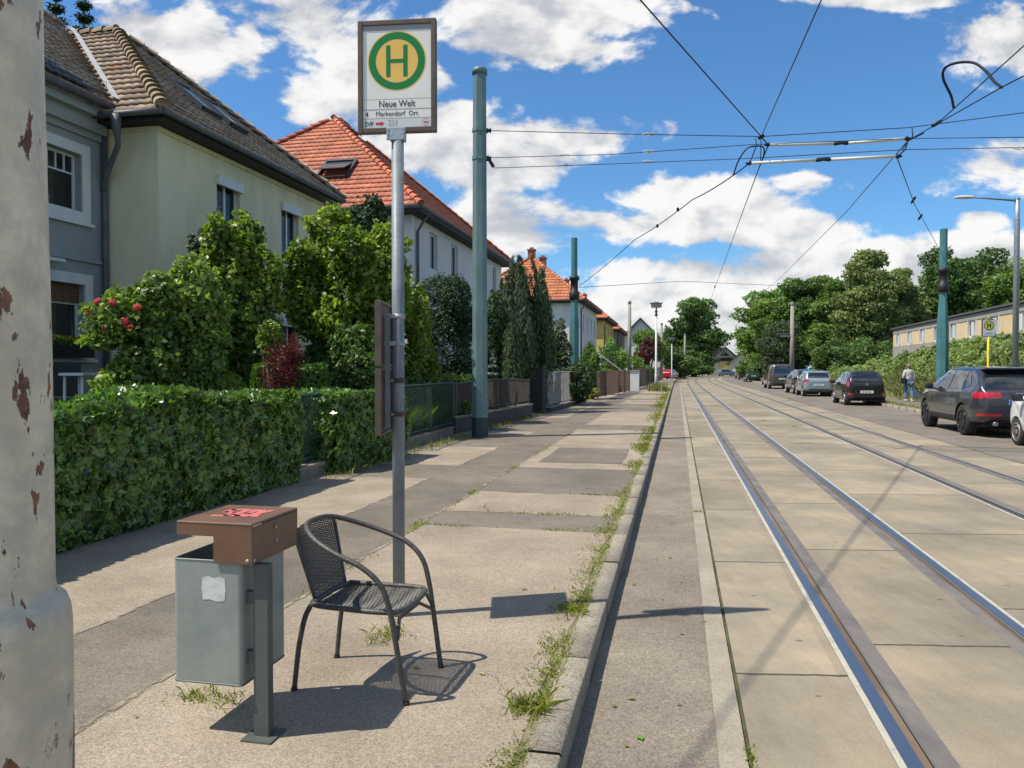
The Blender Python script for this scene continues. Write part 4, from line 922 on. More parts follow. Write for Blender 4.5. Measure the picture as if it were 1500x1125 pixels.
def posts():
    def conc(px, d, topy, label, arm=False):
        z = CAMZ + (540 - topy) / F * d; b = at(px, 545, d); s, tt_ = to_st(b.x, b.y); b.z = PAV if s < 9.1 else bank_h(s, tt_)
        t = thing('concrete_mast', label, 'mast', b, group='grey concrete masts along the street')
        MB().lathe((0, 0, 0), [(.21, 0), (.14, z - b.z)], 14).build('shaft', M['mastconc'], t); MB().lathe((0, 0, z - b.z - .3), [(.15, 0), (.16, .02), (.16, .22), (.15, .25)], 14).build('band', M['steelgrey'], t)
        if arm: MB().box((-.55, 0, z - b.z - 2.6), (1.3, .06, .06)).box((-.5, 0, z - b.z - 2.8), (.9, .2, .12)).build('bracket', M['steelgrey'], t)
    conc(922, 72, 441, 'weathered concrete mast beside the white gate pillar'); conc(969, 100, 473, 'concrete mast in front of the red leaved tree'); conc(1003, 132, 489, 'slim concrete mast before the far tall tree')
    conc(1160, 64, 443, 'grey concrete mast with small bracket behind the parked van', True); conc(1121, 92, 479, 'thin concrete mast half hidden by the willow like tree'); conc(1019, 175, 520, 'shortest faraway mast at the end of the street')
    def lamp(px, basey, d, topy, label):
        b = at(px, 550, d); b.z = PAV; z = CAMZ + (540 - topy) / F * d - PAV
        t = thing('street_lamp', label, 'street lamp', b, group='white lamp posts on the left pavement')
        MB().lathe((0, 0, 0), [(.10, 0), (.095, 1.1), (.075, 1.15), (.06, z - .9)], 14).build('post', M['lampwhite'], t)
        MB().lathe((0, 0, z - .9), [(.07, 0), (.11, .05), (.05, .2), (.12, .3), (.05, .36), (.045, .55)], 12).build('neck', mat('lamp_neck', (.06, .075, .11), .5), t)
        hd = MB().box((0, 0, z - .22), (.64, .42, .26), bev=.02).build('lantern', mat('lantern_glass', (.30, .27, .21), .25), t)
        MB().box((0, 0, z - .055), (.82, .50, .04), bev=.015).box((0, 0, z - .005), (.3, .2, .05)).build('cover', M['steelgrey'], hd)
    lamp(961, 573, 50.7, 443, 'nearest white lamp post with box lantern, weeds at its foot'); lamp(984, 556, 104, 494, 'white lamp post standing in front of the red car'); lamp(998, 0, 150, 514, 'farthest slim white lamp post beyond the red car')
    n = 500; b = at(961, 573, 50.4); p = np.array([[b.x + rnd.gauss(.15, .25), b.y + rnd.gauss(0, .25), PAV] for _ in range(n)])
    blades('weeds', p, .55, .05, LM['dry'], .35, label='tall dry weeds around the foot of the nearest lamp post')
    # right hand modern lamp
    d = 25.9; b = at(1487, 550, d); b.z = bank_h(*to_st(b.x, b.y)); z = CAMZ + (540 - 293) / F * d - b.z
    t = thing('street_lamp', 'grey street lamp with long arm and white head on the right', 'street lamp', b)
    MB().lathe((0, 0, 0), [(.10, 0), (.085, z - .7), (.085, z - .65), (.075, z - .6), (.075, z)], 16).build('post', M['galv'], t)
    MB().tube([(0, 0, z - .05), (-.9, 0, z + .02), (-1.45, 0, z + .06)], [.035, .03, .028], 8).build('arm', M['steelgrey'], t)
    MB().lathe((0, 0, z), [(.085, 0), (.085, .03)], 14).build('cap', M['galv'], t)
    hm = MB()
    hp = [(0, .05), (.12, .10), (.3, .125), (.5, .12), (.66, .08), (.72, .03)]
    rings = [[(-1.40 - x, w_ * 1.1 * math.cos(a), z + .055 + (.55 * w_ if math.sin(a) > 0 else .38 * w_) * math.sin(a)) for a in np.linspace(0, 2 * math.pi, 14, endpoint=False)] for x, w_ in hp]
    vs = [[hm.bm.verts.new(v) for v in r_] for r_ in rings]
    for a, b2 in zip(vs, vs[1:]):
        for j in range(14): f = hm.bm.faces.new((a[j], a[(j + 1) % 14], b2[(j + 1) % 14], b2[j])); f.smooth = True
    hm.bm.faces.new(vs[0]); hm.bm.faces.new(vs[-1][::-1]); hm.build('lamp_head', M['white'], t)
    # right hand stop sign
    d = 24.4; b = at(1447, 550, d); b.z = bank_h(*to_st(b.x, b.y)); zt = CAMZ + (540 - 468) / F * d - b.z; zb = CAMZ + (540 - 493) / F * d - b.z
    t = thing('tram_stop_sign', 'small yellow and black H stop sign on yellow pole across the street', 'stop sign', b)
    ye = mat('sign_yellow_pole', (.75, .50, .03), .5); bk = mat('sign_black_b', (.02, .02, .02), .5); wt = mat('sign_white_b', (.72, .72, .68), .5); yb = mat('sign_lime_yellow', (.68, .65, .04), .5)
    MB().lathe((0, 0, 0), [(.032, 0), (.032, zb)], 12).build('pole', ye, t); MB().tube([(0, 0, zt), (0, 0, zt + .07), (-.0, 0, zt + .09)], .02, 6).build('top_bracket', ye, t)
    H_ = zt - zb; MB().box((0, 0, zb + H_ / 2), (.42, .04, H_), bev=.006).build('sign_frame', bk, t); MB().box((0, -.021, zb + H_ / 2), (.375, .006, H_ - .045)).build('sign_panel', wt, t)
    MB().lathe((0, -.0265, zt - .19), [(.152, 0), (.152, .001)], 40, 'Y').build('black_ring', bk, t)
    MB().lathe((0, -.0285, zt - .19), [(.128, 0), (.128, .001)], 40, 'Y').build('yellow_disc', yb, t)
    MB().box((-.045, -.031, zt - .19), (.032, .002, .15)).box((.045, -.031, zt - .19), (.032, .002, .15)).box((0, -.031, zt - .19), (.06, .002, .03)).build('letter_h', bk, t)
    MB().box((0, -.0255, zb + .115), (.22, .001, .014)).box((0, -.0255, zb + .085), (.26, .001, .010)).build('small_print', M['steelgrey'], t)
posts()

# ------------------------------------------------------------ houses
def clip_range(poly, v):
    """poly: list of (u,v) convex; returns u-range at v"""
    us = []
    for i in range(len(poly)):
        (a, b), (c, d) = poly[i], poly[(i + 1) % len(poly)]
        if (b - v) * (d - v) <= 0 and abs(b - d) > 1e-9: us.append(a + (c - a) * (v - b) / (d - b))
        elif abs(b - v) < 1e-9 and abs(d - v) < 1e-9: us += [a, c]
    return (min(us), max(us)) if us else None
def tiled(name, pts, m, parent, tw=.22, rh=.33, amp=.022, lift=.035, kind='pan'):
    """pts: eave start, eave end, ... (convex polygon, world coordinates)"""
    pts = [Vector(p) for p in pts]; u = (pts[1] - pts[0]).normalized(); nrm = Vector((0, 0, 0))
    for i in range(1, len(pts) - 1): nrm += (pts[i] - pts[0]).cross(pts[i + 1] - pts[0])
    nrm.normalize()
    if nrm.z < 0: nrm = -nrm
    v = nrm.cross(u)
    if v.z < 0: v = -v
    poly = [((p - pts[0]).dot(u), (p - pts[0]).dot(v)) for p in pts]; Vm = max(q[1] for q in poly)
    V = []; Fq = []; A = []
    rows = int(Vm / rh) + 1; sub = 4
    for r_ in range(rows):
        v0 = r_ * rh; v1 = min(v0 + rh, Vm)
        if v1 - v0 < .02: break
        a = clip_range(poly, max(v0, 1e-4)); b = clip_range(poly, min(v1, Vm - 1e-4))
        if not a or not b: continue
        lo, hi = min(a[0], b[0]), max(a[1], b[1]); off = 0 if kind != 'plain' else (r_ % 2) * tw / 2
        k0 = math.floor((lo - off) / tw * sub); k1 = math.ceil((hi - off) / tw * sub); base = len(V); cnt = k1 - k0 + 1
        tr = rng.uniform(0, 1, cnt // sub + 3)
        for k in range(k0, k1 + 1):
            uu = off + k * tw / sub; ph = (k % sub) / sub
            if kind == 'pan': h = amp * (.5 + .5 * math.sin(2 * math.pi * ph))
            else: h = amp * (0 if ph else -.3)
            ua = min(max(uu, a[0]), a[1]); ub = min(max(uu, b[0]), b[1])
            jit = float(tr[(k - k0) // sub]) * .008
            pa = pts[0] + u * ua + v * (v0 - .02); pb = pts[0] + u * ub + v * v1
            V += [tuple(pa + nrm * (h + lift + jit - .03)), tuple(pa + nrm * (h + lift + jit)), tuple(pb + nrm * (h + .004))]
        for i in range(cnt - 1):
            q = base + i * 3; Fq += [(q, q + 3, q + 4, q + 1), (q + 1, q + 4, q + 5, q + 2)]; A += [tr[i // sub]] * 2
    return link(name, np_mesh(name, V, Fq, attr=A), m, parent, world=True)
def under(name, pts, m, parent, th=.12):
    pts = [Vector(p) for p in pts]; mb = MB(); a = [mb.bm.verts.new(p - Vector((0, 0, .03))) for p in pts]; b = [mb.bm.verts.new(p - Vector((0, 0, .03 + th))) for p in pts]
    mb.bm.faces.new(a); mb.bm.faces.new(b[::-1])
    for i in range(len(pts)): j = (i + 1) % len(pts); mb.bm.faces.new((a[i], b[i], b[j], a[j]))
    return mb.build(name, m, parent, world=True)
def hip_tiles(name, a, b, m, parent, r=.11, L_=.38):
    a, b = Vector(a), Vector(b); d = (b - a); n = max(1, int(d.length / L_)); d.normalize(); side = d.cross(Vector((0, 0, 1))).normalized(); up = side.cross(d)
    V = []; Fq = []; A = []
    for i in range(n):
        c0 = a + d * (i * L_ - .03); c1 = a + d * ((i + 1) * L_); rr0 = r * 1.15; rr1 = r * .92; base = len(V); g = rng.uniform(0, 1)
        for c, rr, hh in ((c0, rr0, .035), (c1, rr1, .0)):
            for k in range(9):
                an = R(-15 + 210 * k / 8); V.append(tuple(c + side * rr * math.cos(an) + up * (rr * math.sin(an) * .85 + hh)))
        for k in range(8): Fq.append((base + k, base + k + 1, base + 10 + k, base + 9 + k)); A.append(g)
        for k in range(4): Fq.append((base + k, base + k + 1, base + 7 - k, base + 8 - k)); A.append(g)
    return link(name, np_mesh(name, V, Fq, attr=A), m, parent, world=True)
def wall_open(name, org, ud, L_, z0, z1, ops, m, parent, th=.28, out=None):
    """wall face with real openings and reveals; ud along, out = outward normal"""
    org = Vector(org); us = sorted({0, L_} | {x for o in ops for x in o[:2]}); zs = sorted({z0, z1} | {x for o in ops for x in o[2:4]}); mb = MB()
    pt = lambda u_, z_, k=0: tuple(org + ud * u_ + Vector((0, 0, z_)) - out * k)
    for a, b in zip(us, us[1:]):
        for c, d in zip(zs, zs[1:]):
            if any(o[0] - 1e-6 <= a and b <= o[1] + 1e-6 and o[2] - 1e-6 <= c and d <= o[3] + 1e-6 for o in ops): continue
            mb.face([pt(a, c), pt(b, c), pt(b, d), pt(a, d)])
    for a, b, c, d in [o[:4] for o in ops]:
        for q in ([(a, c), (a, d)], [(b, d), (b, c)], [(a, d), (b, d)], [(b, c), (a, c)]):
            mb.face([pt(*q[0]), pt(*q[1]), pt(*q[1], th), pt(*q[0], th)])
    bmesh.ops.remove_doubles(mb.bm, verts=mb.bm.verts, dist=1e-4)
    return mb.build(name, m, parent, world=True)
def obox(mb, org, ud, out, u0, u1, z0, z1, k0, k1):
    """box in facade coordinates: along, up, outwards"""
    ps = [org + ud * u_ + out * k + Vector((0, 0, z_)) for u_ in (u0, u1) for k in (k0, k1) for z_ in (z0, z1)]
    v = [mb.bm.verts.new(p) for p in ps]
    for q in ((0, 1, 3, 2), (4, 6, 7, 5), (0, 4, 5, 1), (2, 3, 7, 6), (0, 2, 6, 4), (1, 5, 7, 3)): f = mb.bm.faces.new([v[i] for i in q]); f.material_index = mb.mi
    return mb
def window(parent, org, ud, out, u0, u1, z0, z1, surround=0.0, box_=0.0, muntin=False, split=True, frame=.06, depth=.10, curtain=True, sm=None, shutter=0.0):
    org = Vector(org)
    w = MB(); e = .004; k0, k1 = -depth - .05, -depth
    obox(w, org, ud, out, u0 + e, u0 + frame, z0 + e, z1 - e, k0, k1); obox(w, org, ud, out, u1 - frame, u1 - e, z0 + e, z1 - e, k0, k1)
    obox(w, org, ud, out, u0 + frame, u1 - frame, z0 + e, z0 + frame, k0, k1); obox(w, org, ud, out, u0 + frame, u1 - frame, z1 - frame, z1 - e, k0, k1)
    if split and u1 - u0 > .8: obox(w, org, ud, out, (u0 + u1) / 2 - .035, (u0 + u1) / 2 + .035, z0 + frame, z1 - frame, k0, k1 - .003)
    if muntin:
        zm = z1 - .36; obox(w, org, ud, out, u0 + frame, u1 - frame, zm - .015, zm + .015, k0, k1 - .006); n = 6
        for i in range(1, n): uu = u0 + frame + (u1 - u0 - 2 * frame) * i / n; obox(w, org, ud, out, uu - .012, uu + .012, zm + .015, z1 - frame, k0, k1 - .008)
    wd = w.build('window', M['white'], parent, world=True)
    g = MB(); obox(g, org, ud, out, u0 + .02, u1 - .02, z0 + .02, z1 - .02, k0 + .015, k0 + .022); g.build('pane', M['pane'], wd, world=True)
    if curtain:
        cm = M['curtain']; c = MB(); n = 22
        for a, b in ((u0 + .02, u0 + (u1 - u0) * .28), (u1 - (u1 - u0) * .28, u1 - .02)):
            vs = [[c.bm.verts.new(org + ud * (a + (b - a) * i / n) + out * (k0 - .10 + .02 * math.sin(i * 1.9)) + Vector((0, 0, z))) for i in range(n + 1)] for z in (z0, z1)]
            for i in range(n): f = c.bm.faces.new((vs[0][i], vs[0][i + 1], vs[1][i + 1], vs[1][i])); f.smooth = True
        c.build('curtain', cm, wd, world=True)
    rm = MB(); obox(rm, org, ud, out, u0 - .1, u1 + .1, z0 - .1, z1 + .1, k0 - .9, k0 - .88); rm.build('room_dark', M['room'], wd, world=True)
    if surround:
        s = surround; b = MB()
        obox(b, org, ud, out, u0 - s, u0 - .002, z0 - s, z1 + s, .002, .035); obox(b, org, ud, out, u1 + .002, u1 + s, z0 - s, z1 + s, .002, .035)
        obox(b, org, ud, out, u0 - .002, u1 + .002, z1 + .002, z1 + s, .002, .035); obox(b, org, ud, out, u0 - .002, u1 + .002, z0 - s, z0 - .002, .002, .035)
        obox(b, org, ud, out, u0 - s - .05, u1 + s + .05, z0 - s - .06, z0 - s, .002, .08)
        b.build('surround', sm or M['white'], wd, world=True)
    if box_:
        b = MB(); obox(b, org, ud, out, u0 - .05, u1 + .05, z1 - box_, z1 + .03, .002, .09); b.build('shutter_box', M['white'], wd, world=True)
        b = MB(); obox(b, org, ud, out, u0 - .06, u1 + .06, z0 - .05, z0 - .002, .002, .07); b.build('sill', M['white'], wd, world=True)
    if shutter:
        b = MB(); zz = z1 - shutter
        while zz < z1 - .01: obox(b, org, ud, out, u0 + .01, u1 - .01, zz, min(zz + .045, z1), -depth + .01, -depth + .03); zz += .05
        b.build('roller_shutter', mat('brown_shutter', (.16, .075, .04), .6), wd, world=True)
    return wd
M['pane'] = mat('pane_glass', (.02, .025, .03), .03, spec=.9); M['room'] = mat('room_interior', (.03, .028, .025), .9); M['curtain'] = mat('curtain_cloth', (.16, .13, .13), .9, c2=(.24, .20, .19), scale=3)
# pane: partly see-through
def glass_pane(m):
    nt = m.node_tree; N = nt.nodes; L = nt.links; tr = N.new('ShaderNodeBsdfTransparent'); tr.inputs[0].default_value = (.75, .8, .8, 1); mx = N.new('ShaderNodeMixShader'); mx.inputs[0].default_value = .55
    L.new(N['Principled BSDF'].outputs[0], mx.inputs[1]); L.new(tr.outputs[0], mx.inputs[2]); L.new(mx.outputs[0], N['Material Output'].inputs[0])
glass_pane(M['pane'])
M['wblue'] = mat('blue_grey_render', (.29, .315, .305), .9, c2=(.33, .355, .345), scale=1.5, bump=.3, bscale=90, stains=.08, stretch=(1, 1, .35)); M['wcream'] = mat('cream_render', (.70, .63, .41), .9, c2=(.78, .71, .49), scale=1.2, bump=.3, bscale=90, stains=.09, stretch=(1, 1, .35))
M['wwhite'] = mat('white_render', (.60, .60, .58), .9, c2=(.70, .69, .67), scale=1.2, bump=.2, bscale=80, stains=.08, stretch=(1, 1, .35)); M['wyellow'] = mat('yellow_render', (.62, .50, .13), .9, c2=(.70, .58, .18), scale=1.2)
M['wbrown'] = mat('brown_render', (.20, .165, .12), .9, c2=(.26, .22, .16), scale=1.2); M['wdoor'] = mat('lime_panel', (.42, .40, .10), .8, c2=(.5, .47, .14), scale=2)
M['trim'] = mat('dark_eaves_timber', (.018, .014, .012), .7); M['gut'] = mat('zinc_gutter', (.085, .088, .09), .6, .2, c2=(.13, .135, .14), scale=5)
M['tbrown'] = tilemat('weathered_brown_tiles', (.20, .145, .10), (.39, .295, .21), .85, (.36, .16, .08)); M['tred'] = tilemat('red_clay_tiles', (.40, .10, .045), (.56, .17, .08), .7)
M['torange'] = tilemat('orange_clay_tiles', (.46, .13, .05), (.60, .20, .08), .7); M['tblack'] = tilemat('black_glazed_tiles', (.03, .036, .045), (.06, .068, .08), .25); M['thip'] = tilemat('lichen_hip_tiles', (.20, .15, .10), (.34, .27, .17), .9)
M['tdark'] = tilemat('slate_grey_tiles', (.055, .055, .06), (.10, .10, .105), .7)

def hip_house(label, cat, corner, L_, Wd, eave, rise, wallm, tilem, hipm, group=None, wins=(), base=.1, over=.45, ridge_in=None, tw=.22, rh=.33, gut=True, roof_windows=(), chimneys=(), side_wins=(), name='house', down=True):
    """corner = street-side corner nearest the camera. street facade runs along U, depth along NI"""
    C = Vector((corner.x, corner.y, 0)); t = thing(name, label, cat, (C.x, C.y, base), group=group); Out = -NI
    wall_open('wall', C, U, L_, base, eave, wins_rects(wins), wallm, t, out=Out)
    wall_open('wall', C, NI, Wd, base, eave, wins_rects(side_wins), wallm, t, out=-U)
    mb = MB(); B = C + U * L_; D = C + NI * Wd; E = B + NI * Wd
    for a, b in ((B, E), (E, D)): mb.face([tuple(a + Vector((0, 0, base))), tuple(b + Vector((0, 0, base))), tuple(b + Vector((0, 0, eave))), tuple(a + Vector((0, 0, eave)))])
    mb.build('wall', wallm, t, world=True)
    for w_ in wins: window(t, C, U, Out, *w_[:4], **(w_[4] if len(w_) > 4 else {}))
    for w_ in side_wins: window(t, C, NI, -U, *w_[:4], **(w_[4] if len(w_) > 4 else {}))
    o = over; z = eave - .05; sl_ = rise / (Wd / 2); ze = z
    c0 = C - U * o - NI * o + Vector((0, 0, ze)); c1 = C + U * (L_ + o) - NI * o + Vector((0, 0, ze)); c2 = C + U * (L_ + o) + NI * (Wd + o) + Vector((0, 0, ze)); c3 = C - U * o + NI * (Wd + o) + Vector((0, 0, ze))
    ri = Wd / 2 if ridge_in is None else ridge_in
    zr = eave + rise; r0 = C + U * min(ri, L_ / 2) + NI * (Wd / 2) + Vector((0, 0, zr)); r1 = C + U * max(L_ - ri, L_ / 2 + .01) + NI * (Wd / 2) + Vector((0, 0, zr))
    rf = tiled('roof', [c0, c1, r1, r0], tilem, t, tw, rh); tiled('roof', [c3, c0, r0], tilem, t, tw, rh)
    tiled('roof', [c1, c2, r1], tilem, t, tw, rh); tiled('roof', [c2, c3, r0, r1], tilem, t, tw, rh)
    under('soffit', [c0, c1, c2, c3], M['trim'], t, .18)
    for a, b in ((c0, r0), (c1, r1), (c2, r1), (c3, r0), (r0, r1)): hip_tiles('ridge_tiles', a + Vector((0, 0, .05)), b + Vector((0, 0, .05)), hipm, rf)
    if gut:
        for a, b in ((c0, c1), (c0, c3)): MB().tube([a - Vector((0, 0, .03)), b - Vector((0, 0, .03))], .075, 8).build('gutter', M['gut'], t, world=True)
    if down:
        q = C + U * .35 - NI * .08
        MB().tube([c0 + U * .9 - Vector((0, 0, .08)), c0 + U * .85 + NI * .1 - Vector((0, 0, .25)), q + Vector((0, 0, eave - .75)), q + Vector((0, 0, base))], .05, 8).build('downpipe', M['gut'], t, world=True)
    nrm_c = (r0 - c0).cross(c3 - c0).normalized(); nrm_s = (c1 - c0).cross(r0 - c0).normalized()
    for (kind, px, py, w_, h_) in roof_windows:
        n_ = nrm_c if kind == 'camera' else nrm_s
        if n_.z < 0: n_ = -n_
        p = rayplane(px, py, c0, n_); skylight(rf, p, n_, w_, h_, openf=(kind == 'camera'))
    for (u_, k_, h_) in chimneys:
        p = C + U * u_ + NI * k_ + Vector((0, 0, zr)); chimney(rf, p, h_)
    return t, (c0, c1, c2, c3, r0, r1)
def wins_rects(ws): return [w[:4] for w in ws]
def skylight(parent, p, n, w, h, openf=False):
    u = Vector((0, 0, 1)).cross(n).normalized(); v = n.cross(u); Mx = Matrix((( u.x, v.x, n.x, p.x), (u.y, v.y, n.y, p.y), (u.z, v.z, n.z, p.z), (0, 0, 0, 1)))
    fr = MB(); th = .09
    for (cx, cy, sx, sy) in ((-w / 2, 0, .09, h), (w / 2, 0, .09, h), (0, -h / 2, w, .09), (0, h / 2, w, .12)): fr.box(None, (sx, sy, .13), M=Mx @ Matrix.Translation((cx, cy, th)) )
    o = fr.build('roof_window', mat('roof_window_frame', (.035, .035, .04), .5), parent, world=True)
    g = MB(); M2 = Mx
    if openf: M2 = Mx @ Matrix.Translation((0, 0, .12)) @ Matrix.Rotation(R(-16), 4, 'X')
    g.box(None, (w - .08, h - .08, .03), M=M2 @ Matrix.Translation((0, 0, th + .02))); g.build('pane', M['skyglass'], o, world=True)
M['skyglass'] = mat('roof_glass', (.10, .13, .16), .08, .0, spec=1.0)
def chimney(parent, p, h, m=None):
    mb = MB(); mb.box(p + Vector((0, 0, h / 2 - .3)), (.55, .55, h + .6), rz=-R(12)); mb.box(p + Vector((0, 0, h + .04)), (.68, .68, .09), rz=-R(12)); mb.box(p + Vector((0, 0, h + .16)), (.3, .3, .16), rz=-R(12))
    mb.build('chimney', m or mat('chimney_brick', (.26, .09, .05), .85, c2=(.36, .15, .09), scale=9), parent, world=True)

def near_houses():
    Out = -NI
    # --- cream gabled bay (double house, right half)
    sC = -9.4; C = P(0, 0) + NI * 9.4; yC = 14.97
    k = (yC - C.y - NI.y * 0) / U.y; C = C + U * k; C.z = 0
    L_ = 7.05; eave = 6.30; base = .3
    t = thing('house', 'cream rendered house with brown tiled hip roof and dark eaves', 'house', (C.x, C.y, base))
    wins = [(1.95, 2.85, 4.25, 5.78, dict(box_=.17, frame=.05)), (4.75, 5.65, 4.25, 5.78, dict(box_=.17, frame=.05)), (1.95, 2.85, 1.4, 2.85, dict(box_=.17, frame=.05)), (4.75, 5.65, 1.4, 2.85, dict(box_=.17, frame=.05))]
    wall_open('wall', C, U, L_, base, eave, wins_rects(wins), M['wcream'], t, out=Out)
    for w_ in wins: window(t, C, U, Out, *w_[:4], **w_[4])
    B = C + U * L_; mb = MB(); z0 = Vector((0, 0, base)); z1 = Vector((0, 0, eave))
    for a, b in ((C + NI * 1.18, C), (B, B + NI * 9), (B + NI * 9, C + NI * 9), ): MB().face([tuple(a + z0), tuple(b + z0), tuple(b + z1), tuple(a + z1)]).build('wall', M['wcream'], t, world=True, recalc=False)
    mb.bm.free()
    mb = MB(); obox(mb, C, U, Out, -.02, L_ + .02, eave - .12, eave - .03, .002, .05); obox(mb, C, NI, -U, .0, 1.1, eave - .12, eave - .03, .002, .05); mb.build('cornice', M['wcream'], t, world=True)
    o = .45; ze = eave + .12; e = Vector((0, 0, ze)); ap = C + U * (L_ / 2) + NI * 3.75 + Vector((0, 0, 9.92)); ap_back = C + U * (L_ / 2) + NI * 9 + Vector((0, 0, 9.92))
    c0 = C - U * o - NI * o + e; c1 = C + U * (L_ + o) - NI * o + e; c0b = C - U * o + NI * 9 + e; c1b = C + U * (L_ + o) + NI * 9 + e
    rf = tiled('roof', [c0, c1, ap], M['tbrown'], t, .20, .30, .020, .045); tiled('roof', [c0b, c0, ap, ap_back], M['tbrown'], t, .20, .30, .020, .045); tiled('roof', [c1, c1b, ap_back, ap], M['tbrown'], t, .20, .30, .02, .045)
    hip_tiles('ridge_tiles', c0 + Vector((0, 0, .06)), ap + Vector((0, 0, .06)), M['thip'], rf, .13, .34); hip_tiles('ridge_tiles', c1 + Vector((0, 0, .06)), ap + Vector((0, 0, .06)), M['tbrown'], rf, .12, .34); hip_tiles('ridge_tiles', ap, ap_back, M['thip'], rf, .13, .34)
    # dark boxed eaves
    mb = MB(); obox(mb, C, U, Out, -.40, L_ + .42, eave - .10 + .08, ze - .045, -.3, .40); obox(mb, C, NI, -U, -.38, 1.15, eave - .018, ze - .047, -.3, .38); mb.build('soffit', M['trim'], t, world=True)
    # slanted dark soffit
    mb = MB()
    for (a, b, n_) in ((C - U * o, C + U * (L_ + o), -NI), (C + NI * 1.2, C - NI * o, -U)):
        pass
    MB().tube([c0 - Vector((0, 0, .03)) - NI * .03 - U * .03, c1 - Vector((0, 0, .03)) - NI * .03], .06, 10).build('gutter', M['gut'], t, world=True)
    MB().tube([c0 - Vector((0, 0, .03)) - NI * .03 - U * .04, c0 + NI * 1.75 - U * .04 - Vector((0, 0, .03))], .06, 10).build('gutter', M['gut'], t, world=True)
    pA = c0 + NI * .95 - U * .05; cb = C + NI * 1.10 - U * .12
    MB().tube([pA - Vector((0, 0, .05)), pA - Vector((0, 0, .30)), pA - Vector((0, 0, .45)) + U * .02, pA - Vector((0, 0, .60)) + NI * .05 + U * .1, cb + Vector((0, 0, eave - 1.05)), cb + Vector((0, 0, eave - 1.25))], [.10, .08, .055, .052, .052, .052], 10).build('downpipe', M['gut'], t, world=True)
    n_s = (c1 - c0).cross(ap - c0).normalized(); n_s = n_s if n_s.z > 0 else -n_s
    for px, py in ((282, 149), (323, 172)): skylight(rf, rayplane(px, py, c0, n_s), n_s, .7, 1.15)
    # --- blue house, left half
    D = C + NI * 1.18; Lb = 9.0; A = D - U * Lb
    tb = thing('house', 'blue grey house with white window surrounds at left', 'house', (A.x, A.y, base))
    def uo(px): # facade coordinate of a pixel column
        p = rayplane(px, 540, D, Out); return (p - A).dot(U)
    u1a, u1b = uo(122) - 1.28, uo(122)
    wins = [(u1a, u1b, 4.55, 5.62, dict(surround=.2, muntin=True, split=False, frame=.05, depth=.14)), (u1a + .03, u1b + .04, 1.98, 3.18, dict(surround=.2, muntin=True, split=False, frame=.05, shutter=.34, depth=.14))]
    w2 = (1.2, 2.5, 4.45, 5.70, dict(surround=.24, frame=.05)); w3 = (1.2, 2.5, 1.95, 3.15, dict(surround=.24, frame=.05))
    wins += [w2, w3]; be = 6.55
    wall_open('wall', A, U, Lb, base, be, wins_rects(wins), M['wblue'], tb, out=Out)
    for w_ in wins: window(tb, A, U, Out, *w_[:4], **w_[4])
    mb = MB()
    for a, b in ((A + NI * 9, A),): mb.face([tuple(a + z0), tuple(b + z0), tuple(b + Vector((0, 0, be))), tuple(a + Vector((0, 0, be)))])
    mb.build('wall', M['wblue'], tb, world=True)
    mb = MB(); obox(mb, A, U, Out, 0, Lb - .1, 3.62, 3.68, .002, .05); obox(mb, A, U, Out, 0, Lb - .1, .3, .95, .002, .04); mb.build('string_course', M['wblue'], tb, world=True)
    crm = mat('pale_cornice', (.30, .33, .32), .8); mb = MB(); obox(mb, A, U, Out, 0, Lb - .12, 5.98, 6.1, .002, .06); obox(mb, A, U, Out, 0, Lb - .12, 6.1, 6.36, .002, .16); obox(mb, A, U, Out, 0, Lb - .12, 6.36, 6.50, .002, .30); mb.build('cornice', crm, tb, world=True)
    # small white canopy hood above lower window
    mb = MB(); obox(mb, A, U, Out, u1a - 1.2, u1a + .55, 3.50, 3.56, .05, .30); mb.build('canopy', M['white'], tb, world=True)
    ez = Vector((0, 0, 6.62)); g0 = A - NI * .42 + ez; g1 = D - NI * .42 + ez - U * .10; rdg = 10.4
    r0 = A + NI * 4.5 + Vector((0, 0, rdg)); r1 = D + NI * 4.5 - U * .1 + Vector((0, 0, rdg))
    rb = tiled('roof', [g0, g1 - U * .05, r1 + U * 4.35, r0], M['tbrown'], tb, .20, .30, .02, .045)
    hip_tiles('ridge_tiles', r0, r1 + U * 4.2, M['thip'], rb, .13, .34)
    # glazed dark lower roof part in front (triangular)
    up = Vector((0, 0, .10)); q2 = (g0.lerp(r0, .62)) + U * 3.2
    tiled('roof', [g0 + up, g1 - U * .35 + up, g0 + U * 4.9 + (r0 - g0) * .50 + up], M['tblack'], tb, .22, .30, .02, .04)
    mb = MB(); vb = Vector((0, 0, .13)); # white valley flashing
    n_b = (g1 - g0).cross(r0 - g0).normalized(); n_c = (c0b - c0).cross(ap - c0).normalized(); vd = n_b.cross(n_c).normalized(); vd = vd if vd.z > 0 else -vd; a = D - U * .30 - NI * .42 + Vector((0, 0, 6.62)); b = D + U * 3.45 + NI * 3.85 + Vector((0, 0, 9.92)); wv = U * .24
    mb.face([tuple(a + vb + Vector((0, 0, .06))), tuple(a + wv + vb + Vector((0, 0, .06))), tuple(b + wv + vb + Vector((0, 0, .1))), tuple(b + vb + Vector((0, 0, .1)))]); mb.build('valley_flashing', M['white'], tb, world=True)
    MB().tube([g0 - Vector((0, 0, .04)), g1 + U * .05 - Vector((0, 0, .04))], .075, 10).build('gutter', M['gut'], tb, world=True)
    dp = D - U * .10 - NI * .08; MB().tube([dp + Vector((0, 0, 6.6)), dp + Vector((0, 0, base))], .055, 10).build('downpipe', M['gut'], tb, world=True)
    # snow guard
    sg = MB(); vup = (r0 - g0).normalized(); s0 = g0 + vup * .35 + Vector((0, 0, .22)); s1 = g1 + vup * .35 + Vector((0, 0, .22))
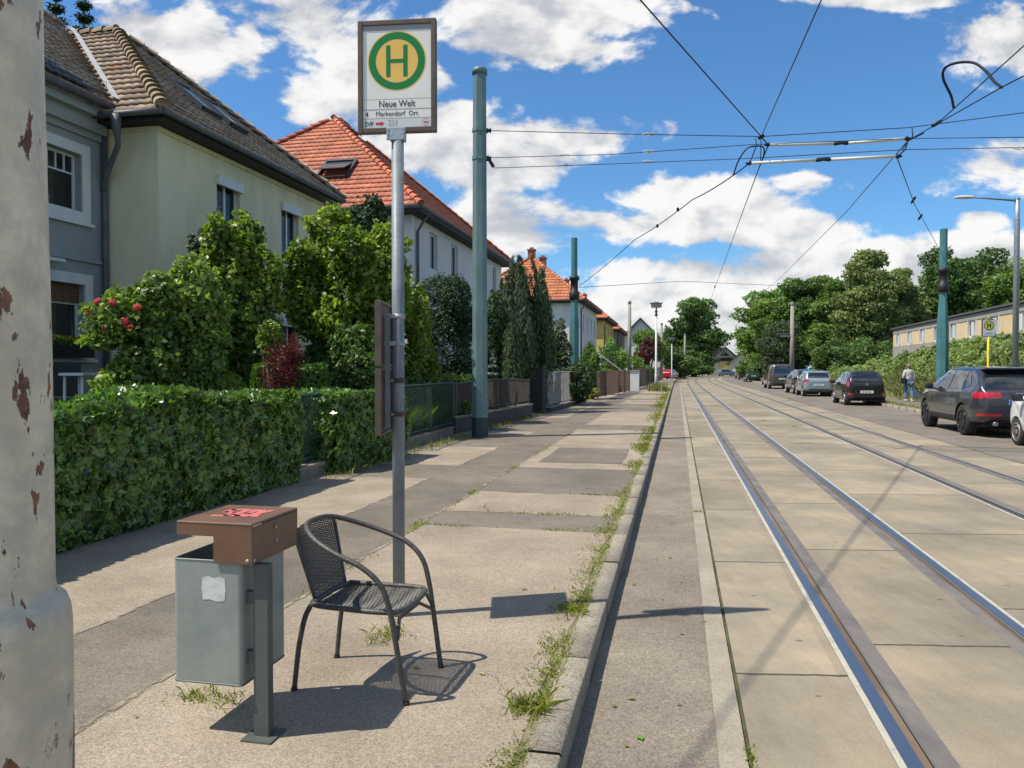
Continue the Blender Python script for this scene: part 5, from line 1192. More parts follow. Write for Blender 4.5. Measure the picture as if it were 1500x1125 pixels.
    for k in (0, .10): sg.tube([s0 + Vector((0, 0, k)), s1 + Vector((0, 0, k))], .006, 4)
    n = int((s1 - s0).length / .12)
    for i in range(n + 1): p = s0.lerp(s1, i / n); sg.tube([p - Vector((0, 0, .05)), p + Vector((0, 0, .12))], .005, 4)
    sg.build('snow_guard', M['steelgrey'], tb, world=True)
    # flower box with yellow flowers on the lower sill
    fo = A + U * (u1a + .05) + Out * .12 + Vector((0, 0, 1.90)); fb = thing('flower_box', 'dark flower box with yellow flowers on the blue house window sill', 'flower box', fo)
    mb = MB(); obox(mb, A + Vector((0, 0, 0)), U, Out, u1a + .02, u1b - .02, 1.80, 2.02, .09, .27); mb.build('box', M['black'], fb, world=True)
    n = 900; uu = rng.uniform(u1a + .03, u1b - .03, n); kk = rng.uniform(.08, .28, n); zz = 2.02 + rng.uniform(0, .17, n); pp = np.array([tuple(A + U * a + Out * b + Vector((0, 0, c))) for a, b, c in zip(uu, kk, zz)])
    link('plant', leaf_mesh('plant', pp, rng.normal(size=pp.shape), .05), LM['green'], fb, world=True)
    ys = pp[zz > 2.12][:160]; link('flowers', leaf_mesh('flowers', ys, rng.normal(size=ys.shape), .05, .9), leafmat('yellow_petals', (.65, .48, .02), (.75, .6, .05)), fb, world=True)
    # tall spruces behind the roof
    def spruce(px, d, ztop, lb):
        b_ = at(px, 540, d); b_.z = .2; t_ = thing('spruce', lb, 'tree', b_, group='dark spruces behind the houses'); H = ztop - .2
        Pn = []; Nn = []
        for k in range(26):
            f = k / 25; zz = .2 + H * (.25 + .75 * f); rr = (1 - f) * 2.1 + .12; nb = 11
            for j in range(nb):
                a_ = j * 6.283 / nb + k * .7 + rnd.uniform(-.2, .2); m_ = 60
                for i in range(m_):
                    q = rnd.random(); Pn.append((b_.x + math.cos(a_) * rr * q + rnd.gauss(0, .07), b_.y + math.sin(a_) * rr * q + rnd.gauss(0, .07), zz + .25 * q - .5 * q * q * rr * .5 + rnd.gauss(0, .05))); Nn.append((math.cos(a_) * .3, math.sin(a_) * .3, 1))
        link('crown', leaf_mesh('crown', np.array(Pn), np.array(Nn) + rng.normal(size=(len(Pn), 3)) * .5, .13, .4), LM['dark'], t_, world=True)
        MB().tube([b_, b_ + Vector((0, 0, H))], [.2, .02], 7).build('trunk', M['bark'], t_, world=True)
    spruce(88, 30, 16.3, 'dark spruce top above the blue house ridge'); spruce(129, 30, 15.9, 'slimmer spruce top right of its neighbour above the ridge')
near_houses()

def far_houses():
    def corner(px, d): p = at(px, 540, d); return p
    w = dict(frame=.07, curtain=False, depth=.12)
    cr = corner(604, 25.6)
    ops = []
    Cc = Vector((cr.x, cr.y, 0))
    def uo(px, C_): q = rayplane(px, 540, C_, -NI); return (q - C_).dot(U)
    for a, b in ((630, 641), (661, 671), (722, 727)):
        ua = uo(a, Cc); ub = max(uo(b, Cc), ua + .7); ops.append((ua, ub, 5.15, 6.45, dict(box_=.0, frame=.07, curtain=False))); ops.append((ua, ub, 2.2, 3.5, dict(frame=.07, curtain=False)))
    hip_house('white house with steep red tiled hip roof and open roof window', 'house', cr, 13.2, 10.4, 6.95, 4.85, M['wwhite'], M['tred'], M['tred'], wins=ops, roof_windows=[('camera', 494, 251, 1.15, 1.25)], chimneys=[(6.6, 5.6, .25)])
    cr = corner(849, 58)
    ops = [(u_, u_ + .9, z, z + 1.4, w) for u_ in (2, 4.6, 7.4, 10) for z in (1.6, 4.4)]
    hip_house('pale house with orange hip roof behind the teal mast', 'house', cr, 12.2, 9, 6.8, 3.9, M['wwhite'], M['torange'], M['torange'], wins=ops, chimneys=[(4.4, 4.5, .55), (8, 4.2, .4)], tw=.3, rh=.4)
    cr = corner(884, 74)
    ops = [(u_, u_ + .9, z, z + 1.4, w) for u_ in (2, 5, 8) for z in (1.6, 4.3)]
    hip_house('yellow house with orange roof between the pale and brown houses', 'house', cr, 11, 8, 6.5, 3.6, M['wyellow'], M['torange'], M['torange'], wins=ops, chimneys=[(4.2, 4.2, .5)], tw=.35, rh=.45)
    cr = corner(903, 91)
    ops = [(u_, u_ + .9, z, z + 1.4, w) for u_ in (2, 5, 8) for z in (1.6, 4.3)]
    hip_house('brown rendered house with orange roof farthest along the row', 'house', cr, 14, 9, 6.3, 4.2, M['wbrown'], M['torange'], M['torange'], wins=ops, tw=.35, rh=.45, chimneys=[(6, 4.5, .4)])
    # gable houses: gable facing the camera
    def gable(label, xc, d, w_, eave, top, wallm, tilem, depth=10, rz=0.0, front=None, cat='house', base=-.0):
        c = at(xc, 540, d); c.z = 0; t = thing('house', label, cat, c, rz)
        mb = MB(); hw = w_ / 2
        mb.prism([(-hw, base), (hw, base), (hw, eave), (0, top), (-hw, eave)], depth, Matrix.Rotation(math.pi / 2, 4, 'X') @ Matrix.Translation((0, 0, -depth))); mb.build('wall', wallm, t)
        sl_ = (top - eave) / hw; ov = .5
        for sx in (-1, 1):
            a = Vector((sx * (hw + ov), -.5, eave - ov * sl_ + .12)); b = Vector((sx * (hw + ov), depth + .4, a.z)); r_ = Vector((0, depth + .4, top + .14)); q = Vector((0, -.5, top + .14))
            Mw = Matrix.Translation(c) @ Matrix.Rotation(rz, 4, 'Z')
            tiled('roof', [Mw @ a, Mw @ b, Mw @ r_, Mw @ q], tilem, t, .4, .5)
            mb = MB(); mb.bm.verts.ensure_lookup_table(); vv = [mb.bm.verts.new(v_) for v_ in (a, b, r_, q)]; mb.bm.faces.new(vv); o_ = mb.build('roof_deck', M['trim'], t); so = o_.modifiers.new('s', 'SOLIDIFY'); so.thickness = .16; so.offset = 0
        if front: front(t)
        return t
    def fgreen(t):
        MB().box((-.2, -.05, 1.5), (2.6, .1, 3.3)).build('lime_door', M['wdoor'], t); MB().box((-.2, -.06, 3.75), (3.6, .12, .8)).build('dark_window', M['glass'], t)
        MB().prism([(-1.4, 0), (1.0, 0), (-.2, 1.3)], .1, Matrix.Translation((0, -.01, 4.5)) @ Matrix.Rotation(math.pi / 2, 4, 'X')).build('gable_window', M['glass'], t)
    gable('pale gabled house with lime panel closing the street view', 1062, 178, 8.4, 3.0, 6.4, M['wwhite_cream'], M['tdark'], 12, front=fgreen)
    gable('cream house with dark roof right of the gabled one', 1093, 172, 7.4, 2.8, 6.2, M['wwhite_cream'], M['tdark'], 12, rz=-.35)
    gable('small house with red roof left of the gabled one', 1036, 190, 7.5, 3.6, 6.6, M['wwhite'], M['tred'], 10, rz=.6)
    gable('white gabled house glimpsed through leaves beyond the row', 938, 120, 8, 5.2, 9.3, M['wwhite'], M['tdark'], 10, rz=-.2)
    MB_ = None
    # white extension / garage left of the gabled one
M['wwhite_cream'] = mat('pale_cream_render', (.46, .43, .34), .9, c2=(.54, .5, .4), scale=1)
far_houses()

def long_building():
    a = at(1308, 540, 60); b = at(1500, 540, 35.4); a.z = b.z = 0; ud = (b - a).normalized(); L_ = (b - a).length + 10
    out = Vector((ud.y, -ud.x, 0));
    if out.x > 0: out = -out
    base = 1.6; t = thing('long_building', 'long low flat roofed building with beige panels and white windows on the bank', 'building', (a.x, a.y, base))
    M['beige'] = mat('beige_panel', (.66, .48, .26), .85, c2=(.74, .56, .32), scale=.8); M['plinth'] = mat('grey_plinth', (.30, .27, .25), .9, c2=(.37, .34, .31), scale=1)
    zb, zw0, zw1, zt = base, 3.30, 4.25, 4.58
    wins = []; u_ = 1.0
    while u_ < L_ - 2: wins.append((u_, u_ + 1.5, zw0, zw1)); u_ += 3.3
    wall_open('wall', a, ud, L_, zw0 - .0, zw1 + .0, wins, M['beige'], t, out=out)
    mb = MB(); obox(mb, a, ud, out, 0, L_, zb, zw0 - .002, -.3, .02); obox(mb, a, ud, out, 0, L_, zw1 + .002, zt, -.3, .03); mb.build('wall', M['plinth'], t, world=True)
    mb = MB(); obox(mb, a, ud, out, -.3, L_, zt + .04, zt + .15, -9, .14); mb.build('roof', mat('dark_roof_edge', (.09, .085, .08), .8), t, world=True)
    mb = MB(); obox(mb, a, ud, out, 0, .25, zb, zt, -8, -.31); mb.build('wall', M['plinth'], t, world=True)
    for (x0, x1, z0, z1) in wins:
        w = MB(); k0, k1 = -.13, -.06; f = .10
        obox(w, a, ud, out, x0 + .01, x0 + f, z0 + .01, z1 - .01, k0, k1 + .11); obox(w, a, ud, out, x1 - f, x1 - .01, z0 + .01, z1 - .01, k0, k1 + .11)
        obox(w, a, ud, out, x0 + f, x1 - f, z0 + .01, z0 + f, k0, k1); obox(w, a, ud, out, x0 + f, x1 - f, z1 - f, z1 - .01, k0, k1)
        obox(w, a, ud, out, (x0 + x1) / 2 - .22, (x0 + x1) / 2 + .22, z0 + f, z1 - f, k0, k1 + .06)
        wd = w.build('window', M['white'], t, world=True); g = MB(); obox(g, a, ud, out, x0 + .05, x1 - .05, z0 + .05, z1 - .05, k0 + .02, k0 + .04); g.build('pane', M['glass'], wd, world=True)
long_building()
# ------------------------------------------------------------ left gardens
GZ = PAV + .02
def hedge(name, label, path, width, h0, n, size, m, group=None, bulge=.08, cat='hedge', zb=None, aspect=.8, wire=True, jit=.45, shape=None):
    """path: list of Vector (front bottom edge); body extends to the left side (away from the street)"""
    path = [Vector((p[0], p[1], 0)) for p in path]; t = thing(name, label, cat, (path[0].x, path[0].y, PAV), group=group); zb = PAV if zb is None else zb
    segs = [(path[i], path[i + 1]) for i in range(len(path) - 1)]; Ls = [(b - a).length for a, b in segs]; tot = sum(Ls)
    Pn = []; Nn = []
    per = np.cumsum([0] + Ls)
    g = rng
    for _ in range(n):
        f = g.uniform(0, 1); s = g.uniform(0, tot); i = int(np.searchsorted(per, s) - 1); i = min(max(i, 0), len(segs) - 1); a, b = segs[i]; d = (b - a).normalized(); nn = Vector((-d.y, d.x, 0)); q = a + d * (s - per[i])
        w_ = width; hh = h0 * (1 + .05 * math.sin(s * 2.1) + .03 * math.sin(s * 5.3 + 1)); c = g.uniform(0, 1)
        tot_a = hh * 2 + w_
        lump = bulge * (math.sin(s * 4.1) * .5 + math.sin(s * 9.7 + 2) * .25)
        if c < hh * 1.0 / tot_a:     # front
            z = g.uniform(0, hh); off = -bulge * math.sin(math.pi * min(z / hh, 1)) - lump * .6 * math.sin(z * 7 + s * 3) + g.exponential(.035); p = q + nn * off; nv = -nn
        elif c < (hh + w_) / tot_a:
            off = g.uniform(-.04, w_ + .04); e_ = min(off + .1, w_ + .1 - off) ; z = hh - .10 * max(0, 1 - e_ / .25) ** 2 + lump * .7 - g.exponential(.04); p = q + nn * off; nv = Vector((0, 0, 1)) - nn * .3 * (1 if off < .2 else 0)
        else:
            z = g.uniform(0, hh); p = q + nn * (w_ - g.exponential(.03)); nv = nn
        Pn.append((p.x, p.y, zb + z)); Nn.append(nv)
    # end caps
    for (q, d) in ((path[0], (path[0] - path[1]).normalized()), (path[-1], (path[-1] - path[-2]).normalized())):
        dd = (path[1] - path[0]).normalized() if q is path[0] else (path[-1] - path[-2]).normalized(); nn = Vector((-dd.y, dd.x, 0)); k = int(n * width / (tot * 2.2 + 1))
        for _ in range(k):
            z = g.uniform(0, h0); p = q + nn * g.uniform(0, width) + d * (.04 * math.sin(z * 6) - g.exponential(.03)); Pn.append((p.x, p.y, zb + z)); Nn.append(d)
    Pn = np.array(Pn); Nn = np.array([tuple(v) for v in Nn]); Nn = Nn + rng.normal(size=(len(Pn), 3)) * np.where(Nn[:, 2:3] > .5, jit, jit * .6)
    link('foliage', leaf_mesh('foliage', Pn, Nn, size, aspect, .3, droop=.8, shape=shape), m, t, world=True)
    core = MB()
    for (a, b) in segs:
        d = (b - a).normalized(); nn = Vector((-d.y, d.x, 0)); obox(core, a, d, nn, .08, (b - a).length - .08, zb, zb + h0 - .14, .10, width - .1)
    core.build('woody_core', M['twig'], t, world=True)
    return t
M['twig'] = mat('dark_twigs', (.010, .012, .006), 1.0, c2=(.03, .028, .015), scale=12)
hp = [gnd(80, 812, PAV), gnd(230, 782, PAV), gnd(436, 706, PAV)]; hp[1] = hp[0].lerp(hp[2], .5)
hedge('ivy_hedge', 'broad clipped ivy hedge in front of the flowering shrub, nearest the bin', [hp[0] - (hp[2] - hp[0]) * .5, hp[2]], .85, 1.17, 34000, .10, LM['ivy'], 'ivy hedges along the pavement', .09, jit=.75, shape='ivy')
h2a = gnd(487, 694, PAV); h2b = gnd(590, 668, PAV)
hedge('ivy_hedge', 'short rounded ivy clump on the fence directly left of the sign pole', [h2a, h2b], .7, 1.08, 9000, .10, LM['ivy'], 'ivy hedges along the pavement', .12, jit=.75, shape='ivy')
# low wall under the gap fence and along the green fence
def low_wall(label, a, b, h, m, w_=.16, cat='garden wall', group='low garden walls'):
    a = Vector((a.x, a.y, 0)); b = Vector((b.x, b.y, 0)); d = (b - a).normalized(); nn = Vector((-d.y, d.x, 0)); t = thing('garden_wall', label, cat, (a.x, a.y, PAV), group=group)
    mb = MB(); obox(mb, a, d, nn, 0, (b - a).length, PAV - .05, PAV + h, 0, w_); mb.build('wall', m, t, world=True); mb = MB(); obox(mb, a, d, nn, -.02, (b - a).length + .02, PAV + h, PAV + h + .04, -.02, w_ + .02); mb.build('coping', M['kerb'], t, world=True); return t
def fence(label, a, b, z0, z1, gap, m, kind='bars', post=1.9, thick=.02, group='garden fences', cat='fence', curve=0, off=.08, picket_w=.05):
    a = Vector((a.x, a.y, 0)); b = Vector((b.x, b.y, 0)); d = (b - a).normalized(); nn = Vector((-d.y, d.x, 0)); L_ = (b - a).length; a = a + nn * off
    t = thing('fence', label, cat, (a.x, a.y, z0), group=group); mb = MB(); n = int(L_ / gap)
    top = lambda u_: z1 + curve * math.sin(math.pi * u_ / L_)
    for i in range(n + 1):
        u_ = i * L_ / n; 
        if kind == 'bars': obox(mb, a, d, nn, u_ - thick / 2, u_ + thick / 2, z0 + .06, top(u_) - .02, -thick / 2, thick / 2)
        else: obox(mb, a, d, nn, u_ - picket_w / 2, u_ + picket_w / 2, z0 + .05, top(u_) + .0, .012, .035)
    mb.build('bars' if kind == 'bars' else 'pickets', m, t, world=True)
    mb = MB(); k = max(1, int(L_ / .5))
    for i in range(k):
        u0, u1 = i * L_ / k, (i + 1) * L_ / k
        mb.tube([a + d * u0 + Vector((0, 0, top(u0))), a + d * u1 + Vector((0, 0, top(u1)))], .02 if kind == 'bars' else .028, 4)
    mb.tube([a + Vector((0, 0, z0 + .10)), a + d * L_ + Vector((0, 0, z0 + .10))], .018, 4); mb.build('rail', m, t, world=True)
    n = max(1, round(L_ / post))
    for i in range(n + 1):
        u_ = i * L_ / n; mb = MB(); obox(mb, a, d, nn, u_ - .03, u_ + .03, z0, top(u_) + .05, -.03, .03); mb.build('post', m, t, world=True)
    return t
M['fgreen'] = mat('dark_green_fence', (.02, .05, .04), .5, c2=(.03, .07, .055), scale=5); M['fgrey'] = mat('grey_brown_fence', (.06, .05, .042), .7, c2=(.11, .09, .075), scale=5); M['fwhite'] = mat('silver_grey_fence', (.30, .29, .27), .6, c2=(.42, .40, .37), scale=4); M['fbrown'] = mat('brown_wood_fence', (.15, .09, .06), .8, c2=(.22, .15, .11), scale=4)
M['wallconc'] = mat('weathered_low_wall', (.17, .15, .12), .9, c2=(.27, .24, .20), scale=2.5, bump=.4, bscale=40); M['walldark'] = mat('dark_low_wall', (.055, .052, .05), .9, c2=(.09, .085, .08), scale=2.5, bump=.3, bscale=40)
wa, wb = gnd(437, 706, PAV), gnd(664, 636, PAV)
low_wall('low weathered wall under the green fence and ivy clump', wa, wb, .14, M['wallconc'])
fence('thin black wire fence in the gap between the two ivy hedges', gnd(432, 707, PAV), gnd(492, 688, PAV), PAV + .15, PAV + 1.12, .07, M['fgreen'], thick=.010, post=.9)
fence('dark green bar fence right of the sign pole', gnd(588, 661, PAV), gnd(672, 635, PAV), PAV + .16, PAV + 1.16, .11, M['fgreen'], thick=.016, post=1.6)
low_wall('dark solid wall below the grey bar fence behind the pale mast', gnd(668, 636, PAV), gnd(780, 610, PAV), .36, M['walldark'])
fence('grey brown bar fence with curved top behind the pale mast', gnd(668, 636, PAV), gnd(778, 610, PAV), PAV + .40, PAV + 1.12, .12, M['fgrey'], thick=.035, post=1.6, curve=.07)
# dark gate post / board
ga = gnd(785, 606, PAV); tg = thing('garden_gate', 'black solid board gate between the grey and the silver fences', 'gate', (ga.x, ga.y, PAV), -R(12)); gw = .8
MB().box((-.15, 0, .75), (.75, .05, 1.42), bev=.01).build('gate_panel', M['black'], tg); MB().box((.27, 0, .8), (.09, .09, 1.6)).box((-.57, 0, .8), (.09, .09, 1.6)).build('gate_post', M['walldark'], tg)
low_wall('low wall under the silver picket fence', gnd(806, 604, PAV), gnd(858, 589, PAV), .14, M['walldark'])
fence('silver grey picket fence beside the black gate', gnd(806, 604, PAV), gnd(858, 589, PAV), PAV + .18, PAV + 1.35, .17, M['fwhite'], 'pickets', post=2.6, picket_w=.05)
fence('red brown picket fence with pale rail before the white pillar', gnd(878, 586, PAV), gnd(924, 575, PAV), PAV + .08, PAV + 1.35, .22, M['fbrown'], 'pickets', post=2.2, picket_w=.09)
pl_ = gnd(928, 573, PAV); tp = thing('gate_pillar', 'white rendered gate pillar beside the first concrete mast', 'pillar', (pl_.x, pl_.y, PAV), -R(12)); MB().box((0, 0, .65), (.75, .6, 1.3), bev=.02).build('shaft', M['white'], tp); MB().box((0, 0, 1.34), (.85, .7, .08), bev=.01).build('cap', M['kerb'], tp)
fence('dark picket fence beyond the white pillar', gnd(933, 571, PAV), gnd(956, 564, PAV), PAV + .08, PAV + 1.45, .3, M['fgrey'], 'pickets', post=3, picket_w=.14)
fence('last pale lattice fence before the red car', gnd(957, 564, PAV), gnd(968, 560, PAV), PAV + .08, PAV + 1.6, .4, M['fwhite'], 'pickets', post=3, picket_w=.16)
# yellow lidded bins
def wheelie(px, py, d, label, lid):
    p = at(px, 550, d); p.z = GZ; t = thing('waste_bin', label, 'waste bin', p, -R(12)); z = CAMZ + (540 - py) / F * d - GZ
    MB().prism([(-.27, -.32), (.27, -.32), (.27, .32), (-.27, .32)], z - .1).build('body', M['black'], t); MB().box((0, 0, z - .03), (.62, .76, .11), bev=.035).build('lid', lid, t)
    for s_ in (-1, 1): MB().lathe((s_ * .26, .3, .1), [(.1, -.03), (.1, .03)], 14, 'X').build('wheel', M['rubber'], t)
yl = mat('yellow_plastic_lid', (.62, .45, .06), .5)
wheelie(833, 545, 37, 'waste bin with yellow lid behind the silver picket fence', yl); wheelie(897, 548, 50, 'yellow lidded waste bin behind the red brown fence', yl)
# white stair handrail
q = [at(873, 527, 46), at(874, 519, 46), at(878, 519, 46), at(912, 544, 50)]
th = thing('handrail', 'white sloping handrail of a garden stair among the bushes', 'handrail', (q[1].x, q[1].y, GZ)); MB().tube(q, .045, 8).build('rail', M['white'], th, world=True); MB().tube([at(879, 522, 46.4), Vector((at(879, 522, 46.4).x, at(879, 522, 46.4).y, GZ))], .035, 8).tube([at(911, 544, 50), Vector((at(911, 544, 50).x, at(911, 544, 50).y, GZ))], .035, 8).build('post', M['white'], th, world=True)

# --- shrubs
def shrub(name, label, cat, px0, px1, pytop, d, n, size, m, k=9, depth=None, zb=GZ, seed=0, group=None, f=.45, aspect=.6, top=.1, inner=.5, jitter=.9, zlow=None, tr=.06, rough=.25, up=.3, shape=None):
    a, b = at(px0, 540, d), at(px1, 540, d); cx = (a.x + b.x) / 2; rx = (b.x - a.x) / 2; zt = CAMZ + (540 - pytop) / F * d; zl = zb if zlow is None else zlow
    cz = (zt + zl) / 2; rz = (zt - zl) / 2; ry = depth or rx
    t = thing(name, label, cat, (cx, d, zb), group=group); bl = sub_blobs(cx, d, cz, rx, ry, rz, k, f, seed)
    foliage('foliage', bl, n, size, m, t, inner=inner, aspect=aspect, top=top, jitter=jitter, zmin=zb, rough=rough, up=up, shape=shape)
    MB().tube([Vector((cx, d, zb)), Vector((cx, d, cz))], [tr, tr * .6], 7).tube([Vector((cx, d, zb + .2)), Vector((cx + rx * .4, d, cz))], [tr * .6, tr * .3], 6).tube([Vector((cx, d, zb + .2)), Vector((cx - rx * .4, d, cz))], [tr * .6, tr * .3], 6).build('stem', M['bark'], t, world=True)
    return t, (cx, d, cz, rx, ry, rz)
ts_, cr_ = shrub('flowering_shrub', 'large domed leafy shrub with pink roses on its left side', 'shrub', 150, 358, 372, 10.6, 34000, .085, LM['rose'], 15, 1.1, seed=3, f=.36, aspect=.7, shape='oval', rough=.32)
def roses():
    pk = leafmat('rose_petals', (.60, .04, .08), (.75, .14, .18), .6, .3)
    for (px, py) in ((143, 443), (132, 459), (165, 443), (153, 482), (182, 471), (190, 479), (201, 450)):
        p = at(px, py, 9.75); n = 70; d_ = rng.normal(size=(n, 3)); d_ /= np.linalg.norm(d_, axis=1, keepdims=True); P_ = np.array(tuple(p)) + d_ * rng.uniform(.2, 1, (n, 1)) * .05
        link('rose', leaf_mesh('rose', P_, d_, .05, .9), pk, ts_, world=True)
    # outer sprays that carry the roses
    n = 1500; bl = [(at(160, 470, 9.9).x, 9.9, at(160, 470, 9.9).z, .35, .3, .32), (at(150, 500, 9.9).x, 9.9, at(150, 500, 9.9).z, .25, .3, .12)]
    foliage('foliage', bl, n, .075, LM['rose'], ts_, inner=.2, aspect=.7)
roses()
shrub('magnolia_tree', 'upright magnolia like tree in front of the cream wall', 'tree', 292, 404, 268, 14.0, 19000, .115, LM['magn'], 18, .95, seed=5, f=.34, zlow=.9, top=.1, shape='oval', rough=.35)
shrub('magnolia_tree', 'wide glossy light green tree behind the sign pole', 'tree', 398, 612, 290, 16.6, 42000, .125, LM['magn'], 30, 1.3, seed=9, f=.28, zlow=.8, top=.1, shape='oval', rough=.35)
shrub('dark_shrub', 'dark shrub in the shade between the rose shrub and light green tree', 'shrub', 330, 440, 395, 14.2, 9000, .10, LM['deep'], 8, .8, seed=12)
shrub('dark_shrub', 'small dark conifer clump left of the upright magnolia', 'shrub', 262, 318, 345, 14.0, 5000, .09, LM['dark'], 6, .5, seed=13)
shrub('dark_shrub', 'low dark shrub below the wide light green tree', 'shrub', 430, 590, 470, 15.6, 14000, .10, LM['deep'], 10, .7, seed=14)
shrub('red_maple', 'small red leaved maple above the ivy hedge', 'shrub', 366, 452, 474, 11.4, 3300, .055, LM['maple'], 12, .4, seed=8, zlow=.95, f=.30, aspect=.35, inner=.1, tr=.03, rough=.5)
shrub('small_shrub', 'bright leaved twig growing beside the red maple', 'shrub', 372, 412, 452, 11.9, 900, .08, LM['magn'], 4, .3, seed=6, zlow=1.6, tr=.02)
shrub('climbing_shrub', 'dark leafed shrub rising over the right end of the wide tree', 'shrub', 590, 645, 388, 17.6, 7000, .10, LM['magn'], 8, .7, seed=15)
shrub('dark_conifer', 'pointed dark fir crown above the wide light green tree', 'tree', 470, 590, 262, 17.8, 7000, .11, LM['dark'], 10, .8, seed=16, zlow=3.2, f=.32, inner=.3)
shrub('yew', 'big dark yew filling the space left of the pale mast', 'shrub', 598, 712, 402, 20.8, 26000, .10, LM['dark'], 16, 1.1, seed=7, f=.36, aspect=.4, up=.6)
shrub('green_conifer', 'blue green conifer peeping out right of the pale mast', 'shrub', 700, 738, 404, 25, 4000, .11, LM['conif'], 7, .6, seed=17)
hedge('box_hedge', 'long clipped dark green hedge behind the ivy hedges', [at(375, 540, 13.0), at(480, 540, 13.6)], .8, 1.58, 8000, .06, LM['box'], None, .05, zb=GZ - .1)
hedge('box_hedge', 'bright topped clipped hedge curving behind the green fence', [at(470, 540, 14.6), at(600, 540, 16.4), at(690, 540, 19.6)], .9, 1.42, 16000, .06, LM['box'], None, .06, zb=GZ - .1)
# ornamental grass behind green fence
n = 3600; bp_ = np.array([(at(px, 540, 13.8 + (px - 588) * .045 + e_).x, 13.8 + (px - 588) * .045 + e_, GZ) for px, e_ in zip(rng.uniform(560, 655, n), rng.uniform(.6, 1.6, n))]); blades('ornamental_grass', bp_, .72, .012, LM['box'], .34, kind=None); tag(bpy.data.objects['ornamental_grass'], 'tall ornamental grass behind the green bar fence', 'grass plant')
shrub('ivy_bush', 'dark bushy ivy at the right end of the green fence', 'shrub', 640, 690, 560, 18.4, 6000, .07, LM['deep'], 8, .6, seed=18)
shrub('golden_shrub', 'small yellowish shrub left of the pale mast', 'shrub', 668, 716, 532, 20.4, 3500, .06, LM['weed'], 6, .6, seed=19)

# juniper columns: wispy upright sprays
def juniper(label, px0, px1, pytop, d, n, m, depth, size=.13, seed=0, zb=GZ, group=None, spiky=True, full=False):
    a, b = at(px0, 540, d), at(px1, 540, d); cx = (a.x + b.x) / 2; rx = (b.x - a.x) / 2; zt = CAMZ + (540 - pytop) / F * d; H = zt - zb; t = thing('juniper', label, 'tree', (cx, d, zb), group=group); g = np.random.default_rng(seed)
    nb = 130; Pn = []; Nn = []
    for i in range(nb):
        a_ = g.uniform(0, 6.283); q = g.uniform(0, 1) ** .5; z0 = g.uniform(0, .55) * H; ln = (g.uniform(.35, .55)) * H; ht = min(1, (z0 + ln) / H); R_ = rx * q
        sx, sy = math.cos(a_) * R_ * .75, math.sin(a_) * R_ * .75 * depth / rx
        for k in range(n // nb):
            u_ = g.uniform(0, 1); z = z0 + ln * u_; sh = (math.sin(math.pi * min(.90, max(.3, z / H * .62 + .28))) ** .5 * 1.12) if full else math.sin(math.pi * min(.95, max(.12, z / H * .85 + .15))) ** .6; sp_ = .10 * (1 - u_) + .03
            Pn.append((cx + sx * (1 + .25 * u_) * sh + g.normal(0, sp_), d + sy * (1 + .25 * u_) * sh + g.normal(0, sp_), zb + z)); Nn.append((math.cos(a_) * 1.0 + g.normal(0, .5), math.sin(a_) + g.normal(0, .5), .2))
    Pn = np.array(Pn); Nn = np.array(Nn)
    Nn /= np.linalg.norm(Nn, axis=1, keepdims=True); k = len(Pn); s = size * rng.uniform(.6, 1.4, k)[:, None]; T = rng.normal(0, .28, (k, 3)); T[:, 2] = 1; T -= Nn * np.sum(T * Nn, 1, keepdims=True); T /= np.linalg.norm(T, axis=1, keepdims=True); B = np.cross(Nn, T)
    V = np.stack([Pn - T * s * .5, Pn + B * s * .16, Pn + T * s * .7, Pn - B * s * .16], 1).reshape(-1, 3)
    link('crown', np_mesh('crown', V, np.arange(4 * k).reshape(-1, 4), attr=rng.uniform(0, 1, k)), m, t, world=True); MB().tube([Vector((cx, d, zb)), Vector((cx, d, zb + H * .7))], [.12, .04], 7).build('trunk', M['bark'], t, world=True)
juniper('broad wispy upright juniper right of the pale mast', 714, 806, 388, 26, 36000, LM['juni'], 1.0, seed=1, full=True)
juniper('dark narrow cypress behind the wispy juniper', 775, 812, 400, 28, 14000, LM['conif'], .5, seed=2)
juniper('small light green juniper in front of the wispy one', 738, 764, 458, 24.2, 5000, LM['juni'], .3, .10, seed=3)
def conifer(label, px, d, ztop, r, m, n, zb=GZ, size=.07):
    p = at(px, 540, d); t = thing('small_spruce', label, 'shrub', (p.x, d, zb)); H = ztop - zb; f = rng.uniform(0, 1, n) ** .7; lay = np.round(f * 9) / 9 * .75 + f * .25; a = rng.uniform(0, 6.28, n); rr = (1 - lay) * r * rng.uniform(.4, 1, n)
    Pn = np.stack([p.x + rr * np.cos(a), d + rr * np.sin(a), zb + H * lay], 1); link('crown', leaf_mesh('crown', Pn, np.stack([np.cos(a) * .3, np.sin(a) * .3, 1 + 0 * a], 1) + rng.normal(size=(n, 3)) * .5, size, .3), m, t, world=True); MB().tube([(p.x, d, zb), (p.x, d, ztop)], [.04, .01], 6).build('trunk', M['bark'], t, world=True)
conifer('small blue spruce in front of the juniper, right of the pale mast', 722, 22.4, 2.1, .6, LM['blue'], 2600, size=.085); conifer('tiny blue spruce at the left edge of the pale mast', 688, 20.4, 1.35, .4, LM['blue'], 1500)
shrub('small_shrub', 'bright lime shrub below the blue spruce', 'shrub', 712, 746, 552, 22.4, 2200, .06, LM['weed'], 5, .5, seed=20)
shrub('small_shrub', 'pale grey leaved plant at the foot of the juniper', 'shrub', 748, 772, 560, 24.2, 900, .05, LM['blue'], 4, .3, seed=21)
shrub('garden_bush', 'dark bush wrapping the black gate', 'shrub', 770, 812, 535, 27.5, 4500, .08, LM['deep'], 7, .5, seed=22)
